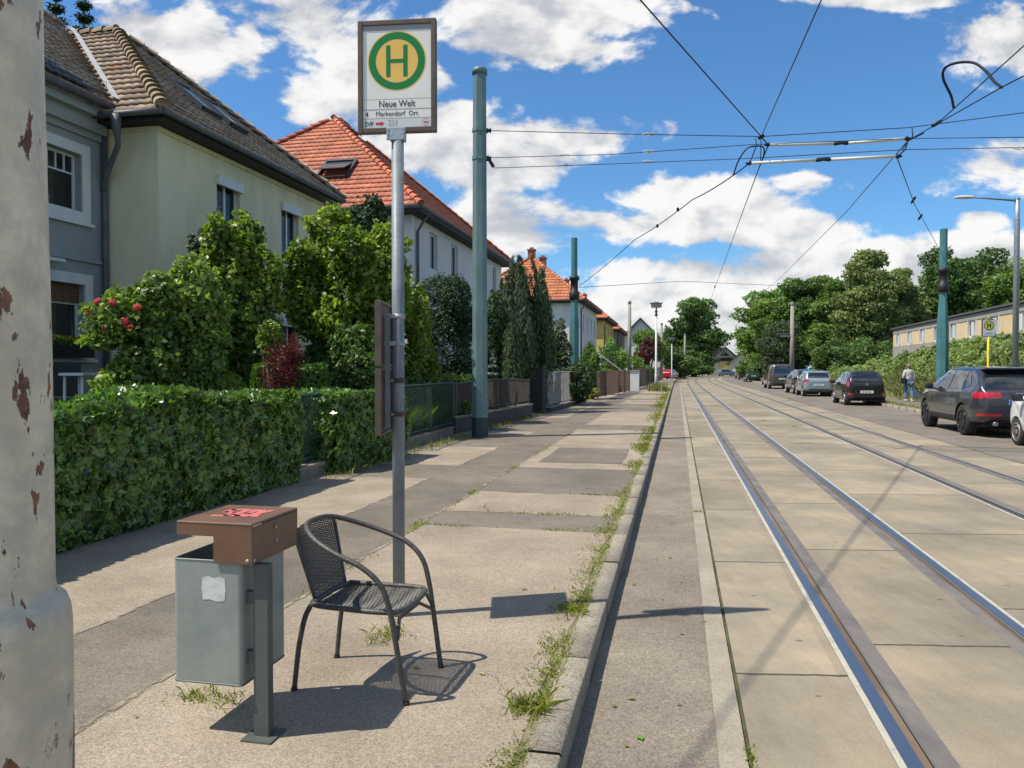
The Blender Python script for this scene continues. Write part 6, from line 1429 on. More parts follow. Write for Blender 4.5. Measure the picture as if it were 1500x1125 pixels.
shrub('garden_bush', 'low spreading juniper behind the silver picket fence', 'shrub', 805, 868, 520, 31.5, 7000, .11, LM['conif'], 9, 1.2, seed=23)
shrub('garden_bush', 'light leafy bush between the cypress and the bush mast', 'shrub', 800, 838, 462, 32.5, 5000, .13, LM['juni'], 8, 1.0, seed=24)
shrub('garden_bush', 'round clipped green bush right of the bush mast', 'shrub', 846, 880, 500, 38, 5000, .12, LM['box'], 6, 1.0, seed=25, top=.3)
shrub('garden_bush', 'broad dark bush behind the white handrail', 'shrub', 872, 918, 502, 52, 6000, .17, LM['deep'], 9, 1.8, seed=26)
shrub('garden_bush', 'bright bush in front of the yellow house', 'shrub', 884, 918, 496, 57, 4500, .17, LM['bright'], 7, 1.5, seed=27)
shrub('garden_bush', 'weedy green bush at the left end of the red brown fence', 'shrub', 858, 880, 566, 37, 2400, .10, LM['weed'], 6, .8, seed=28)
shrub('garden_bush', 'bush with pale flowers behind the red brown fence', 'shrub', 866, 905, 538, 44, 3500, .12, LM['green'], 7, 1.0, seed=29)
shrub('garden_bush', 'green bush right of the concrete mast, behind the pillar', 'shrub', 922, 950, 516, 66, 3600, .2, LM['green'], 7, 1.6, seed=30)
shrub('garden_bush', 'low hedge bush behind the dark picket fence', 'shrub', 930, 965, 530, 70, 3200, .2, LM['deep'], 7, 1.6, seed=31)
shrub('garden_tree', 'green tree in front of the white gabled house', 'tree', 922, 978, 472, 92, 7000, .3, LM['green'], 12, 3, seed=32, f=.38, tr=.2, zlow=2)
shrub('purple_tree', 'purple leaved tree left of the nearest lamp post', 'tree', 930, 962, 492, 82, 4000, .25, LM['purple'], 8, 2, seed=33, tr=.15, zlow=2)
shrub('garden_tree', 'dark tree right of the nearest lamp post', 'tree', 964, 990, 482, 115, 4000, .35, LM['deep'], 8, 3, seed=34, tr=.2)
shrub('garden_tree', 'low broad trees behind the red car', 'tree', 960, 1030, 515, 128, 7000, .4, LM['deep'], 12, 3, seed=35, tr=.2)
# far tall tree
bl = [(at(1020, 0, 150).x, 150, 12.2, 4.3, 4, 3.6), (at(1030, 0, 150).x, 150, 8.0, 5.0, 4.5, 3.0), (at(1008, 0, 150).x, 150, 9.6, 3.6, 3.5, 2.2), (at(990, 0, 152).x, 152, 7.2, 3.6, 3, 2.2), (at(1000, 0, 150).x, 150, 4.5, 5.5, 4, 2.6), (at(1040, 0, 150).x, 150, 6.5, 3.0, 3.5, 2.0), (at(1025, 0, 150).x, 150, 4, 5, 4, 2.5), (at(1014, 0, 150).x, 150, 13.9, 2.4, 2.4, 1.6)]
bl = [q for b in bl for q in sub_blobs(*b, 6, .5, int(b[2] * 10))]
tree('tall_tree', 'tall dark tree standing alone at the end of the street', 'tree', (at(1020, 0, 150).x, 150, 0), (at(1020, 0, 150).x, 150, 8, 6, 5, 6), 26000, .55, LM['deep'], .4, blobs=bl, rough=.3, inner=.6)
shrub('far_bush', 'dark bushes at the foot of the tall far tree', 'shrub', 985, 1050, 525, 145, 5000, .5, LM['deep'], 12, 3, seed=36, tr=.2)

# garden bits before blue house: table and pink flowers
p = at(118, 540, 10.9); tt_ = thing('garden_table', 'small white garden table behind the ivy hedge under the blue wall', 'table', (p.x, p.y, GZ)); MB().box((0, 0, 1.38), (.34, .5, .04), bev=.01).build('tabletop', M['white'], tt_)
for sx in (-1, 1):
    for sy in (-1, 1): MB().tube([(sx * .13, sy * .2, 0), (sx * .12, sy * .18, 1.37)], .02, 8).build('leg', M['white'], tt_)
t_, c_ = shrub('pink_flowers', 'clump of pink flowers behind the ivy hedge below the roses', 'flowers', 128, 168, 536, 10.4, 900, .05, leafmat('pink_petals', (.35, .05, .12), (.55, .12, .22), .6, .3), 5, .25, seed=41)
p = at(86, 540, 11.3); tt_ = thing('garden_chair', 'dark folded garden chair behind the ivy hedge at the far left', 'chair', (p.x, p.y, GZ))
MB().box((0, 0, 1.0), (.42, .42, .03)).build('seat', M['black'], tt_); MB().box((0, .2, 1.30), (.42, .03, .5), bev=.01).build('backrest', M['black'], tt_)
for sx in (-1, 1):
    for sy in (-1, 1): MB().tube([(sx * .19, sy * .18, 0), (sx * .19, sy * .18, 1.0)], .015, 6).build('leg', M['black'], tt_)

# ------------------------------------------------------------ right side trees and bank
def bigtree(name, label, px0, px1, pytop, d, n, size, m, k, seed, group=None, depth=None, zlow=1.0, f=.30, tr=.3):
    a, b = at(px0, 540, d), at(px1, 540, d); cx = (a.x + b.x) / 2; rx = (b.x - a.x) / 2; zt = CAMZ + (540 - pytop) / F * d; cz = (zt + zlow) / 2; rz = (zt - zlow) / 2
    s_, t_ = to_st(cx, d); zb = bank_h(s_, t_); bl = sub_blobs(cx, d, cz, rx, depth or rx * .8, rz, int(k * 1.8), f, seed, iso=True)
    return tree(name, label, 'tree', (cx, d, zb), (cx, d, cz, rx, rx, rz), n, size, m, tr, blobs=bl, inner=.55, group=group, rough=.3)
bigtree('broadleaf_tree', 'bright green broad tree at the left end of the right tree row', 1083, 1180, 408, 100, 34000, .42, LM['bright'], 26, 1, zlow=.5)
bigtree('broadleaf_tree', 'second bright green tree with low hanging branches', 1110, 1200, 398, 92, 26000, .42, LM['green'], 24, 2, zlow=.5)
bigtree('broadleaf_tree', 'darker tall tree behind the grey concrete mast', 1150, 1240, 388, 90, 28000, .38, LM['deep'], 24, 3, zlow=.3)
bigtree('broadleaf_tree', 'feathery green tree between the dark tree and the chestnut', 1185, 1262, 384, 82, 24000, .34, LM['green'], 22, 4, zlow=.3)
bigtree('chestnut_tree', 'big chestnut with olive flowering clumps', 1222, 1318, 364, 74, 40000, .30, LM['olive'], 36, 5, f=.28, zlow=.3)
bigtree('chestnut_tree', 'second chestnut crown touching the first on its right', 1278, 1350, 378, 78, 26000, .30, LM['olive'], 28, 6, f=.28, zlow=.3)
bigtree('forest_tree', 'dark broad tree behind the left end of the long building', 1330, 1435, 366, 88, 34000, .38, LM['deep'], 26, 7, zlow=1)
bigtree('forest_tree', 'dark tree behind the teal bank mast', 1335, 1430, 372, 82, 26000, .38, LM['deep'], 26, 17, zlow=1)
bigtree('forest_tree', 'dark tree above the long building left of the lamp', 1395, 1500, 368, 92, 34000, .38, LM['deep'], 26, 8, zlow=1)
bigtree('forest_tree', 'dark tree behind the lamp post at the right picture edge', 1450, 1590, 372, 80, 34000, .36, LM['green'], 26, 9, zlow=1)
bigtree('willow_tree', 'small grey green tree in front of the bright tree', 1112, 1172, 462, 78, 12000, .24, LM['juni'], 18, 10, tr=.12, zlow=.3)
bigtree('undergrowth', 'dense dark undergrowth beneath the chestnuts', 1180, 1330, 490, 70, 20000, .26, LM['deep'], 30, 11, tr=.1, zlow=0, depth=4)
bigtree('undergrowth', 'bushy undergrowth beneath the bright trees behind the van', 1075, 1190, 515, 96, 12000, .34, LM['green'], 22, 12, tr=.1, zlow=0, depth=4)
bigtree('undergrowth', 'far bushes at the bend beside the dark parked cars', 1098, 1135, 530, 135, 4000, .5, LM['deep'], 10, 13, tr=.1, zlow=0, depth=3)
# leaves just entering the frame at the top right corner
n = 120000
t = rng.uniform(14, 100, n) ; t = 14 + 86 * rng.uniform(0, 1, n) ** 1.5; s = 11.75 + rng.uniform(0, 1, n) ** .8 * 4.2
p = np.zeros((n, 3)); 
hh = np.array([bank_h(a, b) for a, b in zip(s, t)]); hf = np.interp(t, [0, 45, 62, 80, 110], [1, 1, .8, .8, .6])
lump = .22 * np.sin(t * .9 + s) + .16 * np.sin(t * 2.3 + s * 2.1) + .12 * np.sin(t * 4.7 - s * 3)
xy = st_pts(s, t, hh); r_in = rng.uniform(0, 1, n) ** .35
xy[:, 2] += (.46 + 1.5 * lump) * r_in * np.clip((s - 11.6) / .8, .15, 1) * hf
dN = np.stack([-.7 + 0 * s, -.35 + 0 * s, .8 + 0 * s], 1) + rng.normal(size=(n, 3)) * .7
vr = np.clip(rng.beta(2, 2, n) + .25 * np.sin(t * .7 + s * 1.3) * np.sin(t * 1.9), 0, 1)
tag(link('bramble_bank', leaf_mesh('bramble_bank', xy, dN, .105 + .0017 * t, .7, vr=vr), LM['bramble']), 'dense green bramble and ivy covering the bank below the long building', kind='stuff')
n = 26000; t = 14 + 66 * rng.uniform(0, 1, n) ** 1.3; s = 11.3 + rng.gamma(2, .38, n); pp = st_pts(s, t, np.array([bank_h(a, b) for a, b in zip(s, t)])); blades('tall_grass', pp, .62, .010 + .0011 * t, LM['dry'], .4, label='tall yellow green grass along the back edge of the right pavement')
n = 5000; t = rng.uniform(24, 80, n); s = np.where(rng.uniform(size=n) < .5, rng.normal(9.22, .12, n), rng.normal(11.2, .2, n)); blades('weeds', st_pts(s, t, np.full(n, PAV)), .10, .03, LM['dry'], .8, label='dry weeds and litter along the right kerb')
# garden lawn tufts on the left
n = 14000; t = 8 + 60 * rng.uniform(0, 1, n) ** 1.4; s = rng.uniform(-9, -4.9, n); blades('garden_grass', st_pts(s, t, np.full(n, GZ)), .14, .02, LM['box'], .5, label='grass and low plants growing in the front gardens')
# ------------------------------------------------------------ cars
def interp(tab, x):
    xs = [a[0] for a in tab]; return float(np.interp(x, xs, [a[1] for a in tab]))
def car(name, label, px, py_wheel, d, yaw, L_, Wd, H, top, belt, paint, wheel_r=.31, fa=.82, ra=.72, cat='car', sidewin=(), rearwin=None, lights='mid', plate=True, rim='silver', anchor='rl', detail=True, group='cars parked along the right kerb', low=.22, low_bump=None, lights_z=None, frontcar=False, plate_txt=None, roofbar=False, wins_front=None, euro=True, loc=None, windscreen=None, tail=None, clad=False):
    """local: x forward from the rear bumper, y left, z up"""
    w = Wd / 2
    if loc is None: loc = gnd(px, py_wheel, 0)
    t = thing(name, label, cat, (0, 0, 0), 0, group)
    t.rotation_euler = (0, 0, yaw)
    # anchor: rear-left tyre contact at loc
    fwd = Vector((math.cos(yaw), math.sin(yaw), 0)); left = Vector((-fwd.y, fwd.x, 0))
    if anchor == 'rl': t.location = loc - fwd * ra - left * (w - .02)
    elif anchor == 'fl': t.location = loc - fwd * (L_ - fa) - left * (w - .02)
    else: t.location = loc
    t.location.z = 0
    xs = sorted(set([0, .03, .10, .22, .4, L_ - .03, L_ - .1, L_ - .25, L_] + list(np.linspace(.6, L_ - .5, 17)) + [a[0] for a in top]))
    secs = []
    for x in xs:
        zt = interp(top, x); zb_ = min(interp(belt, x), zt - .015); e0 = min(x, L_ - x)
        taper = 1 - .16 * max(0, 1 - e0 / .45) ** 2 - .05 * max(0, 1 - e0 / 1.1)
        wl = w * taper; lo = low + (.16 * max(0, 1 - e0 / .30) ** 1.5) + (.05 if e0 < .6 else 0)
        gh = max(0, zt - zb_); tum = .25 * min(1, gh / .5); wt = wl * (1 - tum) * (.97 if gh > .1 else .93)
        mid = lo + (zb_ - lo) * .55
        secs.append([(0, lo), (wl * .80, lo), (wl * .96, lo + .05), (wl * 1.0, lo + .20), (wl * 1.005, mid), (wl * .985, zb_ - .05), (wl * .955, zb_), (wt * 1.0 + (wl * .955 - wt) * .45, zb_ + gh * .55), (wt, zb_ + gh * .90), (wt * .86, zt - gh * .015), (wt * .45, zt + .008), (0, zt + .012)])
    bm = bmesh.new(); rings = []
    for x, sct in zip(xs, secs):
        Lh = [bm.verts.new((x, y, z)) for y, z in sct]; Rh = [Lh[0]] + [bm.verts.new((x, -y, z)) for y, z in sct[1:-1]] + [Lh[-1]]; rings.append((Lh, Rh))
    for (a, b), (c, d_) in zip(rings, rings[1:]):
        for i in range(len(a) - 1): bm.faces.new((a[i], a[i + 1], c[i + 1], c[i])); bm.faces.new((b[i], d_[i], d_[i + 1], b[i + 1]))
    for (a, b), rev in ((rings[0], 1), (rings[-1], 0)):
        for i in range(len(a) - 1):
            vs = [a[i], a[i + 1], b[i + 1], b[i]]; vs2 = []
            for v in vs:
                if v not in vs2: vs2.append(v)
            if len(vs2) > 2: bm.faces.new(vs2[::-1] if rev else vs2)
    bmesh.ops.recalc_face_normals(bm, faces=bm.faces)
    for f in bm.faces: f.smooth = True
    me = bpy.data.meshes.new('body'); bm.to_mesh(me); bm.free(); tmp = bpy.data.objects.new('tmp', me); COL.objects.link(tmp)
    ssf = tmp.modifiers.new('s', 'SUBSURF'); ssf.levels = 2; ssf.render_levels = 2
    full = eval_mesh(tmp); bvh = BVHTree.FromPolygons([v.co for v in full.vertices], [tuple(p.vertices) for p in full.polygons])
    axles = (ra, L_ - fa)
    if detail:
        cut = MB()
        for ax in axles:
            for s_ in (-1, 1): cut.lathe((ax, s_ * (w - .06), wheel_r), [(wheel_r + .055, -.16), (wheel_r + .055, .30)], 28, 'Y') if s_ > 0 else cut.lathe((ax, s_ * (w - .06), wheel_r), [(wheel_r + .055, -.30), (wheel_r + .055, .16)], 28, 'Y')
        co = cut.build('cut', [M['black']]); bo = tmp.modifiers.new('b', 'BOOLEAN'); bo.operation = 'DIFFERENCE'; bo.object = co; bo.solver = 'EXACT'
        bmh = eval_mesh(tmp); bpy.data.objects.remove(co)
    else: bmh = full
    bpy.data.objects.remove(tmp)
    bmh.set_sharp_from_angle(angle=R(38)); bmh.materials.clear(); body = link('body', bmh, paint, t); body.name = 'body'
    for p in bmh.polygons: p.material_index = 0
    def side_patch(nm, quad, m, s_, off=.006, nx=10, nz=6, parent=None):
        """quad: 4 (x,z) corners; projected sideways on the body"""
        q = [Vector((a, b)) for a, b in quad]; V = []; ok = True
        for j in range(nz + 1):
            for i in range(nx + 1):
                u_, v_ = i / nx, j / nz; p = (q[0] * (1 - u_) + q[1] * u_) * (1 - v_) + (q[3] * (1 - u_) + q[2] * u_) * v_
                h = bvh.ray_cast(Vector((p.x, s_ * 3, p.y)), Vector((0, -s_, 0)))
                if h[0] is None: return None
                V.append(tuple(h[0] + Vector((0, s_ * off, 0)) + (h[1] * off * .5 if h[1].dot(Vector((0, s_, 0))) > 0 else -h[1] * off * .5)))
        Fq = [(j * (nx + 1) + i, j * (nx + 1) + i + 1, (j + 1) * (nx + 1) + i + 1, (j + 1) * (nx + 1) + i) for j in range(nz) for i in range(nx)]
        if s_ > 0: Fq = [f[::-1] for f in Fq]
        me_ = np_mesh(nm, V, Fq)
        for p in me_.polygons: p.use_smooth = True
        return link(nm, me_, m, parent or t)
    def end_patch(nm, quad, m, rear=True, off=.008, ny=12, nz=6, parent=None):
        """quad: 4 (y,z) corners; projected along x onto the rear (or the front)"""
        q = [Vector((a, b)) for a, b in quad]; V = []
        for j in range(nz + 1):
            for i in range(ny + 1):
                u_, v_ = i / ny, j / nz; p = (q[0] * (1 - u_) + q[1] * u_) * (1 - v_) + (q[3] * (1 - u_) + q[2] * u_) * v_
                h = bvh.ray_cast(Vector((-2 if rear else L_ + 2, p.x, p.y)), Vector((1 if rear else -1, 0, 0)))
                if h[0] is None: return None
                V.append(tuple(h[0] + Vector((-off if rear else off, 0, 0)) + Vector((0, 0, off * .5))))
        Fq = [(j * (ny + 1) + i, j * (ny + 1) + i + 1, (j + 1) * (ny + 1) + i + 1, (j + 1) * (ny + 1) + i) for j in range(nz) for i in range(ny)]
        me_ = np_mesh(nm, V, Fq)
        for p in me_.polygons: p.use_smooth = True
        return link(nm, me_, m, parent or t)
    for s_ in (1, -1):
        for q in sidewin: side_patch('side_window', q, M['carglass'], s_)
        if sidewin and detail:
            x0 = min(a[0] for q in sidewin for a in q) - .04; x1 = max(a[0] for q in sidewin for a in q) + .05
    if rearwin:
        hw_b, zb1, hw_t, zt1 = rearwin; end_patch('rear_window', [(-hw_b, zb1), (hw_b, zb1), (hw_t, zt1), (-hw_t, zt1)], M['carglass'])
    if windscreen:
        hw_b, zb1, hw_t, zt1 = windscreen; end_patch('windscreen', [(-hw_b, zb1), (hw_b, zb1), (hw_t, zt1), (-hw_t, zt1)], M['carglass'], rear=False)
    # tail lights wrap the corner: rear part plus side part
    if tail:
        z0, z1, yi, xs_ = tail
        for s_ in (1, -1):
            q = [(s_ * yi, z0 + .03), (s_ * w * .93, z0), (s_ * w * .93, z1), (s_ * yi, z1 - .01)]
            o_ = end_patch('tail_light', q, M['tail'], nz=4, ny=8)
            side_patch('tail_light', [(.02 + .04, z0), (xs_, z0 + .03), (xs_ - .05, z1), (.10, z1)], M['tail'], s_, nx=6, nz=4)
    if plate:
        zp, w_ = plate if isinstance(plate, tuple) else (.62, .26)
        h = bvh.ray_cast(Vector((-2, 0, zp)), Vector((1, 0, 0))); xx = h[0].x if h[0] else 0
        pt = MB().box((xx - .016, 0, zp), (.014, .52, .115), bev=.004).build('number_plate', M['plate'], t)
        if euro: MB().box((xx - .0245, .235, zp), (.002, .045, .105)).build('euro_band', mat('euro_blue', (.01, .08, .45), .4), pt)
        if plate_txt:
            me_ = text_mesh(plate_txt, .10, .0005, .001, sx=.85); me_.transform(Matrix.Translation((xx - .0246, -.015, zp)) @ Matrix.Rotation(-math.pi / 2, 4, 'Z') @ Matrix.Rotation(math.pi / 2, 4, 'X')); link('plate_lettering', me_, M['black'], pt)
        else:
            mb = MB()
            for i, y_ in enumerate((.17, .13, .06, .02, -.04, -.09, -.14)): mb.box((xx - .0242, y_, zp), (.001, .028, .07))
            mb.build('plate_characters', mat('plate_grey', (.12, .12, .12), .6), pt)
    # wheels
    for ax in axles:
        for s_ in (1, -1):
            wt_ = bpy.data.objects.new('wheel', None); COL.objects.link(wt_); wt_.parent = t; wt_.location = (ax, s_ * (w - .13), wheel_r)
            R_ = wheel_r
            prof = [(R_ * .66, -.10), (R_ * .90, -.115), (R_ * .985, -.09), (R_, -.05), (R_, .05), (R_ * .985, .09), (R_ * .90, .115), (R_ * .66, .10)]
            if s_ < 0: pass
            MB().lathe((0, 0, 0), prof, 32 if detail else 18, 'Y').build('tyre', M['rubber'], wt_)
            rmb = MB(); rm = M['rimdark'] if rim == 'dark' else (M['rimsteel'] if rim == 'steel' else M['rimsilver'])
            rmb.tube([(R_ * .655 * math.cos(a), s_ * .105, R_ * .655 * math.sin(a)) for a in np.linspace(0, 2 * math.pi, 28, endpoint=False)], .016, 6, closed=True)
            if rim == 'steel': rmb.lathe((0, s_ * .085, 0), [(R_ * .62, -.01), (R_ * .5, s_ * .02), (R_ * .2, s_ * .005), (R_ * .16, s_ * .03), (.01, s_ * .03)], 24, 'Y')
            else:
                for k in range(5 if not rim == 'dark' else 7):
                    a = 2 * math.pi * k / (5 if not rim == 'dark' else 7)
                    for da in (-.09, .09): rmb.tube([(.05 * math.cos(a), s_ * .085, .05 * math.sin(a)), (R_ * .65 * math.cos(a + da), s_ * .10, R_ * .65 * math.sin(a + da))], [.02, .014], 5)
                rmb.lathe((0, s_ * .085, 0), [(.055, -.01), (.055, .015), (.02, .02)], 14, 'Y')
            rmb.build('rim', rm, wt_)
            MB().lathe((0, s_ * .05, 0), [(R_ * .64, -.004), (R_ * .64, .004)], 24, 'Y').build('brake_disc', M['black'], wt_)
            if detail: MB().lathe((ax, s_ * (w - .22), wheel_r), [(wheel_r + .05, -.02), (wheel_r + .05, .02)], 24, 'Y').build('wheel_well', M['black'], t)
    if detail:
        # underbody
        MB().box((L_ / 2, 0, low + .06), (L_ - .7, Wd - .5, .12)).build('underbody', M['black'], t)
        # mirrors
        mx = L_ - wins_front if wins_front else L_ * .68; mz = interp(belt, mx) + .04
        for s_ in (1, -1):
            mb = MB(); mb.box((mx, s_ * (w + .10), mz + .06), (.13, .20, .15), bev=.04); mo = mb.build('mirror', M['black'] if clad or rim != 'silver2' else paint, t); MB().tube([(mx + .02, s_ * (w - .06), mz), (mx, s_ * (w + .06), mz + .02)], .02, 6).build('mirror_arm', M['black'], mo)
        # lower bumper trim, door seams and handles on the kerb and street sides
        for s_ in (1, -1):
            xm = (ra + L_ - fa) / 2
            for xx in (ra + wheel_r + .28, xm + .38, L_ - fa - wheel_r - .10):
                side_patch('door_seam', [(xx - .004, low + .16), (xx + .004, low + .16), (xx + .004, interp(belt, xx) - .02), (xx - .004, interp(belt, xx) - .02)], M['black'], s_, off=.002, nx=1, nz=10)
            for xx in (ra + wheel_r + .42, xm + .52):
                zz = interp(belt, xx) - .13; h = bvh.ray_cast(Vector((xx, s_ * 3, zz)), Vector((0, -s_, 0)))
                if h[0]: MB().box((xx, h[0].y + s_ * .015, zz), (.18, .022, .026), bev=.008).build('door_handle', paint, t)
            if clad: side_patch('side_cladding', [(ra + wheel_r + .07, low + .06), (L_ - fa - wheel_r - .07, low + .06), (L_ - fa - wheel_r - .07, low + .19), (ra + wheel_r + .07, low + .19)], M['cladding'], s_, nx=12, nz=3)
        end_patch('rear_bumper_trim', [(-w * .72, low + .10), (w * .72, low + .10), (w * .78, low + .24), (-w * .78, low + .24)], M['cladding'], nz=3)
    return t, end_patch, side_patch, bvh
M['carglass'] = mat('tinted_car_glass', (.012, .015, .017), .03, spec=1.0, coat=.5); M['tail'] = mat('red_tail_light', (.45, .01, .02), .12, coat=1); M['plate'] = mat('plate_white', (.7, .7, .68), .4); M['cladding'] = mat('dark_cladding', (.03, .03, .032), .6)
M['rimdark'] = mat('dark_alloy', (.02, .02, .022), .25, .6); M['rimsilver'] = mat('silver_alloy', (.45, .46, .48), .3, .7); M['rimsteel'] = mat('pale_wheel_trim', (.40, .38, .34), .45, .5, c2=(.24, .22, .2), scale=12)
def paint(name, c, metal=.55, rough=.28): return mat(name, c, rough, metal, coat=1.0)
def yaw_at(p): s, t = to_st(p.x, p.y); return math.pi / 2 - head(t)

def cars():
    # --- dark grey SUV
    p = gnd(1408, 637, 0); yw = yaw_at(p)
    top = [(0, .98), (.04, 1.05), (.10, 1.10), (.20, 1.22), (.40, 1.43), (.62, 1.585), (.85, 1.625), (1.6, 1.655), (2.4, 1.645), (2.75, 1.60), (3.05, 1.45), (3.4, 1.24), (3.62, 1.12), (4.0, 1.07), (4.35, .99), (4.55, .88), (4.63, .74)]
    belt = [(0, .94), (.2, 1.04), (1, 1.07), (3.5, 1.03), (4.3, .92), (4.63, .7)]
    sw = [[(.62, 1.20), (.95, 1.13), (1.02, 1.50), (.86, 1.46)], [(1.02, 1.12), (1.92, 1.10), (1.90, 1.555), (1.09, 1.52)], [(2.0, 1.10), (3.10, 1.08), (2.62, 1.50), (1.98, 1.555)]]
    t, ep, sp_, bv = car('parked_car', 'dark grey SUV parked on the right, nearest full car, with large red tail lights', 1408, 637, 0, yw, 4.63, 1.90, 1.65, top, belt, paint('dark_grey_paint', (.055, .060, .072)), wheel_r=.37, fa=.87, ra=.95, sidewin=sw, rearwin=(.70, 1.13, .60, 1.50), plate=(.83, .26), rim='dark', plate_txt='FF', low=.26, tail=(.90, 1.06, .42, .38), clad=True, wins_front=1.62)
    MB().box((.55, 0, 1.60), (.34, 1.26, .035), bev=.012).build('roof_spoiler', paint('dark_grey_paint_spoiler', (.035, .038, .045)), t)
    for s_ in (-1, 1):
        MB().tube([(.9, s_ * .68, 1.63), (1.0, s_ * .69, 1.68), (2.4, s_ * .69, 1.69), (2.6, s_ * .68, 1.63)], .016, 6).build('roof_rail', M['cladding'], t)
        ep('reflector', [(s_ * .42, .50), (s_ * .86, .50), (s_ * .86, .56), (s_ * .42, .55)], M['tail'], nz=2)
        MB().tube([(.0, s_ * .52, .33), (.14, s_ * .52, .33)], .05, 12).build('exhaust', M['rimsilver'], t)
    h = bv.ray_cast(Vector((-2, 0, 1.0)), Vector((1, 0, 0)))[0]; mb = MB()
    for k in range(4):
        yc = -.087 + k * .058; mb.tube([(h.x - .012 , yc + .04 * math.cos(a), 1.0 + .04 * math.sin(a)) for a in np.linspace(0, 2 * math.pi, 18, endpoint=False)], .005, 5, closed=True)
    mb.build('ring_emblem', M['rimsilver'], t)
    # --- black small hatchback
    p = gnd(1236, 593.5, 0); yw = yaw_at(p)
    hatch = [(0, .86), (.03, .98), (.08, 1.05), (.16, 1.20), (.30, 1.38), (.42, 1.455), (.8, 1.49), (1.5, 1.50), (2.0, 1.475), (2.35, 1.36), (2.7, 1.15), (2.85, 1.05), (3.2, .98), (3.5, .86), (3.62, .70), (3.66, .6)]
    hb = [(0, .82), (.1, .95), (1, .95), (2.8, .90), (3.4, .8), (3.66, .58)]
    hsw = [[(.42, 1.05), (.62, 1.02), (.70, 1.35), (.55, 1.33)], [(.70, 1.02), (1.42, .99), (1.42, 1.40), (.78, 1.37)], [(1.50, .98), (2.42, .96), (2.02, 1.34), (1.48, 1.40)]]
    t, ep, sp_, bv = car('parked_car', 'black small hatchback parked ahead of the dark grey SUV', 1236, 593.5, 0, yw, 3.66, 1.66, 1.5, hatch, hb, paint('black_paint', (.008, .008, .010), .2), wheel_r=.30, fa=.72, ra=.58, sidewin=hsw, rearwin=(.60, 1.06, .54, 1.36), plate=(.60, .26), euro=False, tail=(.84, 1.04, .52, .34), low=.20, wins_front=1.18)
    for s_ in (-1, 1): ep('reflector', [(s_ * .58, .44), (s_ * .74, .44), (s_ * .74, .56), (s_ * .58, .54)], M['tail'], nz=2, ny=4)
    h = bv.ray_cast(Vector((-2, 0, .92)), Vector((1, 0, 0)))[0]; MB().tube([(h.x - .01, .07 * math.cos(a), .92 + .035 * math.sin(a)) for a in np.linspace(0, 2 * math.pi, 18, endpoint=False)], .006, 5, closed=True).tube([(h.x - .012, .03, .945), (h.x - .012, .015, .895)], .006, 5).tube([(h.x - .012, -.015, .945), (h.x - .012, -.03, .895)], .006, 5).tube([(h.x - .012, .022, .92), (h.x - .012, -.022, .92)], .006, 5).build('oval_emblem', M['rimsilver'], t)
    # --- pale blue hatchback
    p = gnd(1175, 580.5, 0); yw = yaw_at(p)
    t, ep, sp_, bv = car('parked_car', 'pale silver blue hatchback parked behind the black one', 1175, 580.5, 0, yw, 3.62, 1.66, 1.5, [(a, b + .0) for a, b in hatch[:-2]] + [(3.58, .7), (3.62, .6)], hb, paint('pale_blue_paint', (.33, .42, .45), .5), wheel_r=.29, fa=.70, ra=.56, sidewin=hsw, rearwin=(.58, 1.08, .52, 1.38), plate=(.66, .26), euro=False, tail=(.82, .99, .54, .30), low=.22, wins_front=1.15)
    # --- grey crossover just ahead, standing further to the kerb side but showing its flank
    cross = [(0, .90), (.04, 1.0), (.12, 1.08), (.3, 1.30), (.5, 1.46), (.9, 1.55), (1.8, 1.57), (2.4, 1.52), (2.8, 1.34), (3.2, 1.14), (3.5, 1.06), (3.9, .98), (4.15, .85), (4.25, .68)]
    cb_ = [(0, .86), (.2, 1.0), (3.2, .98), (4, .86), (4.25, .65)]
    csw = [[(.65, 1.10), (.95, 1.07), (1.02, 1.42), (.85, 1.38)], [(1.02, 1.07), (1.80, 1.04), (1.80, 1.47), (1.08, 1.44)], [(1.88, 1.04), (2.85, 1.02), (2.40, 1.42), (1.86, 1.47)]]
    loc = gnd(1161, 577, 0)
    car('parked_car', 'brownish grey crossover half hidden behind the pale blue hatchback', 1161, 577, 0, yaw_at(loc) + .03, 4.25, 1.80, 1.57, cross, cb_, paint('bronze_grey_paint', (.12, .11, .105)), wheel_r=.33, fa=.85, ra=.75, sidewin=csw, rearwin=(.62, 1.12, .54, 1.44), plate=(.75, .26), euro=False, tail=(.93, 1.08, .45, .38), low=.24, clad=True, wins_front=1.4)
    # --- brown grey van
    p = gnd(1125, 569.5, 0)
    van = [(0, 1.0), (.03, 1.15), (.08, 1.5), (.14, 1.80), (.26, 1.93), (.6, 1.965), (2.8, 1.97), (3.5, 1.93), (3.9, 1.72), (4.25, 1.38), (4.5, 1.18), (4.75, 1.08), (4.87, .9), (4.9, .7)]
    vb_ = [(0, .95), (.1, 1.15), (4, 1.15), (4.6, 1.0), (4.9, .65)]
    vsw = [[(.3, 1.22), (1.6, 1.22), (1.6, 1.78), (.4, 1.78)], [(1.7, 1.22), (2.8, 1.20), (2.8, 1.80), (1.7, 1.80)], [(2.9, 1.20), (4.1, 1.18), (3.72, 1.70), (2.9, 1.80)]]
    car('parked_van', 'brown grey passenger van with dark rear window', 1125, 569.5, 0, yaw_at(p), 4.9, 1.95, 1.97, van, vb_, paint('brown_grey_paint', (.11, .10, .09)), wheel_r=.34, fa=.9, ra=1.0, cat='van', sidewin=vsw, rearwin=(.76, 1.24, .70, 1.78), plate=(.80, .26), euro=False, tail=(1.0, 1.40, .84, .14), low=.24, wins_front=1.1)
    # --- red car mostly hidden behind the van
    loc = gnd(1120, 564.5, 0)
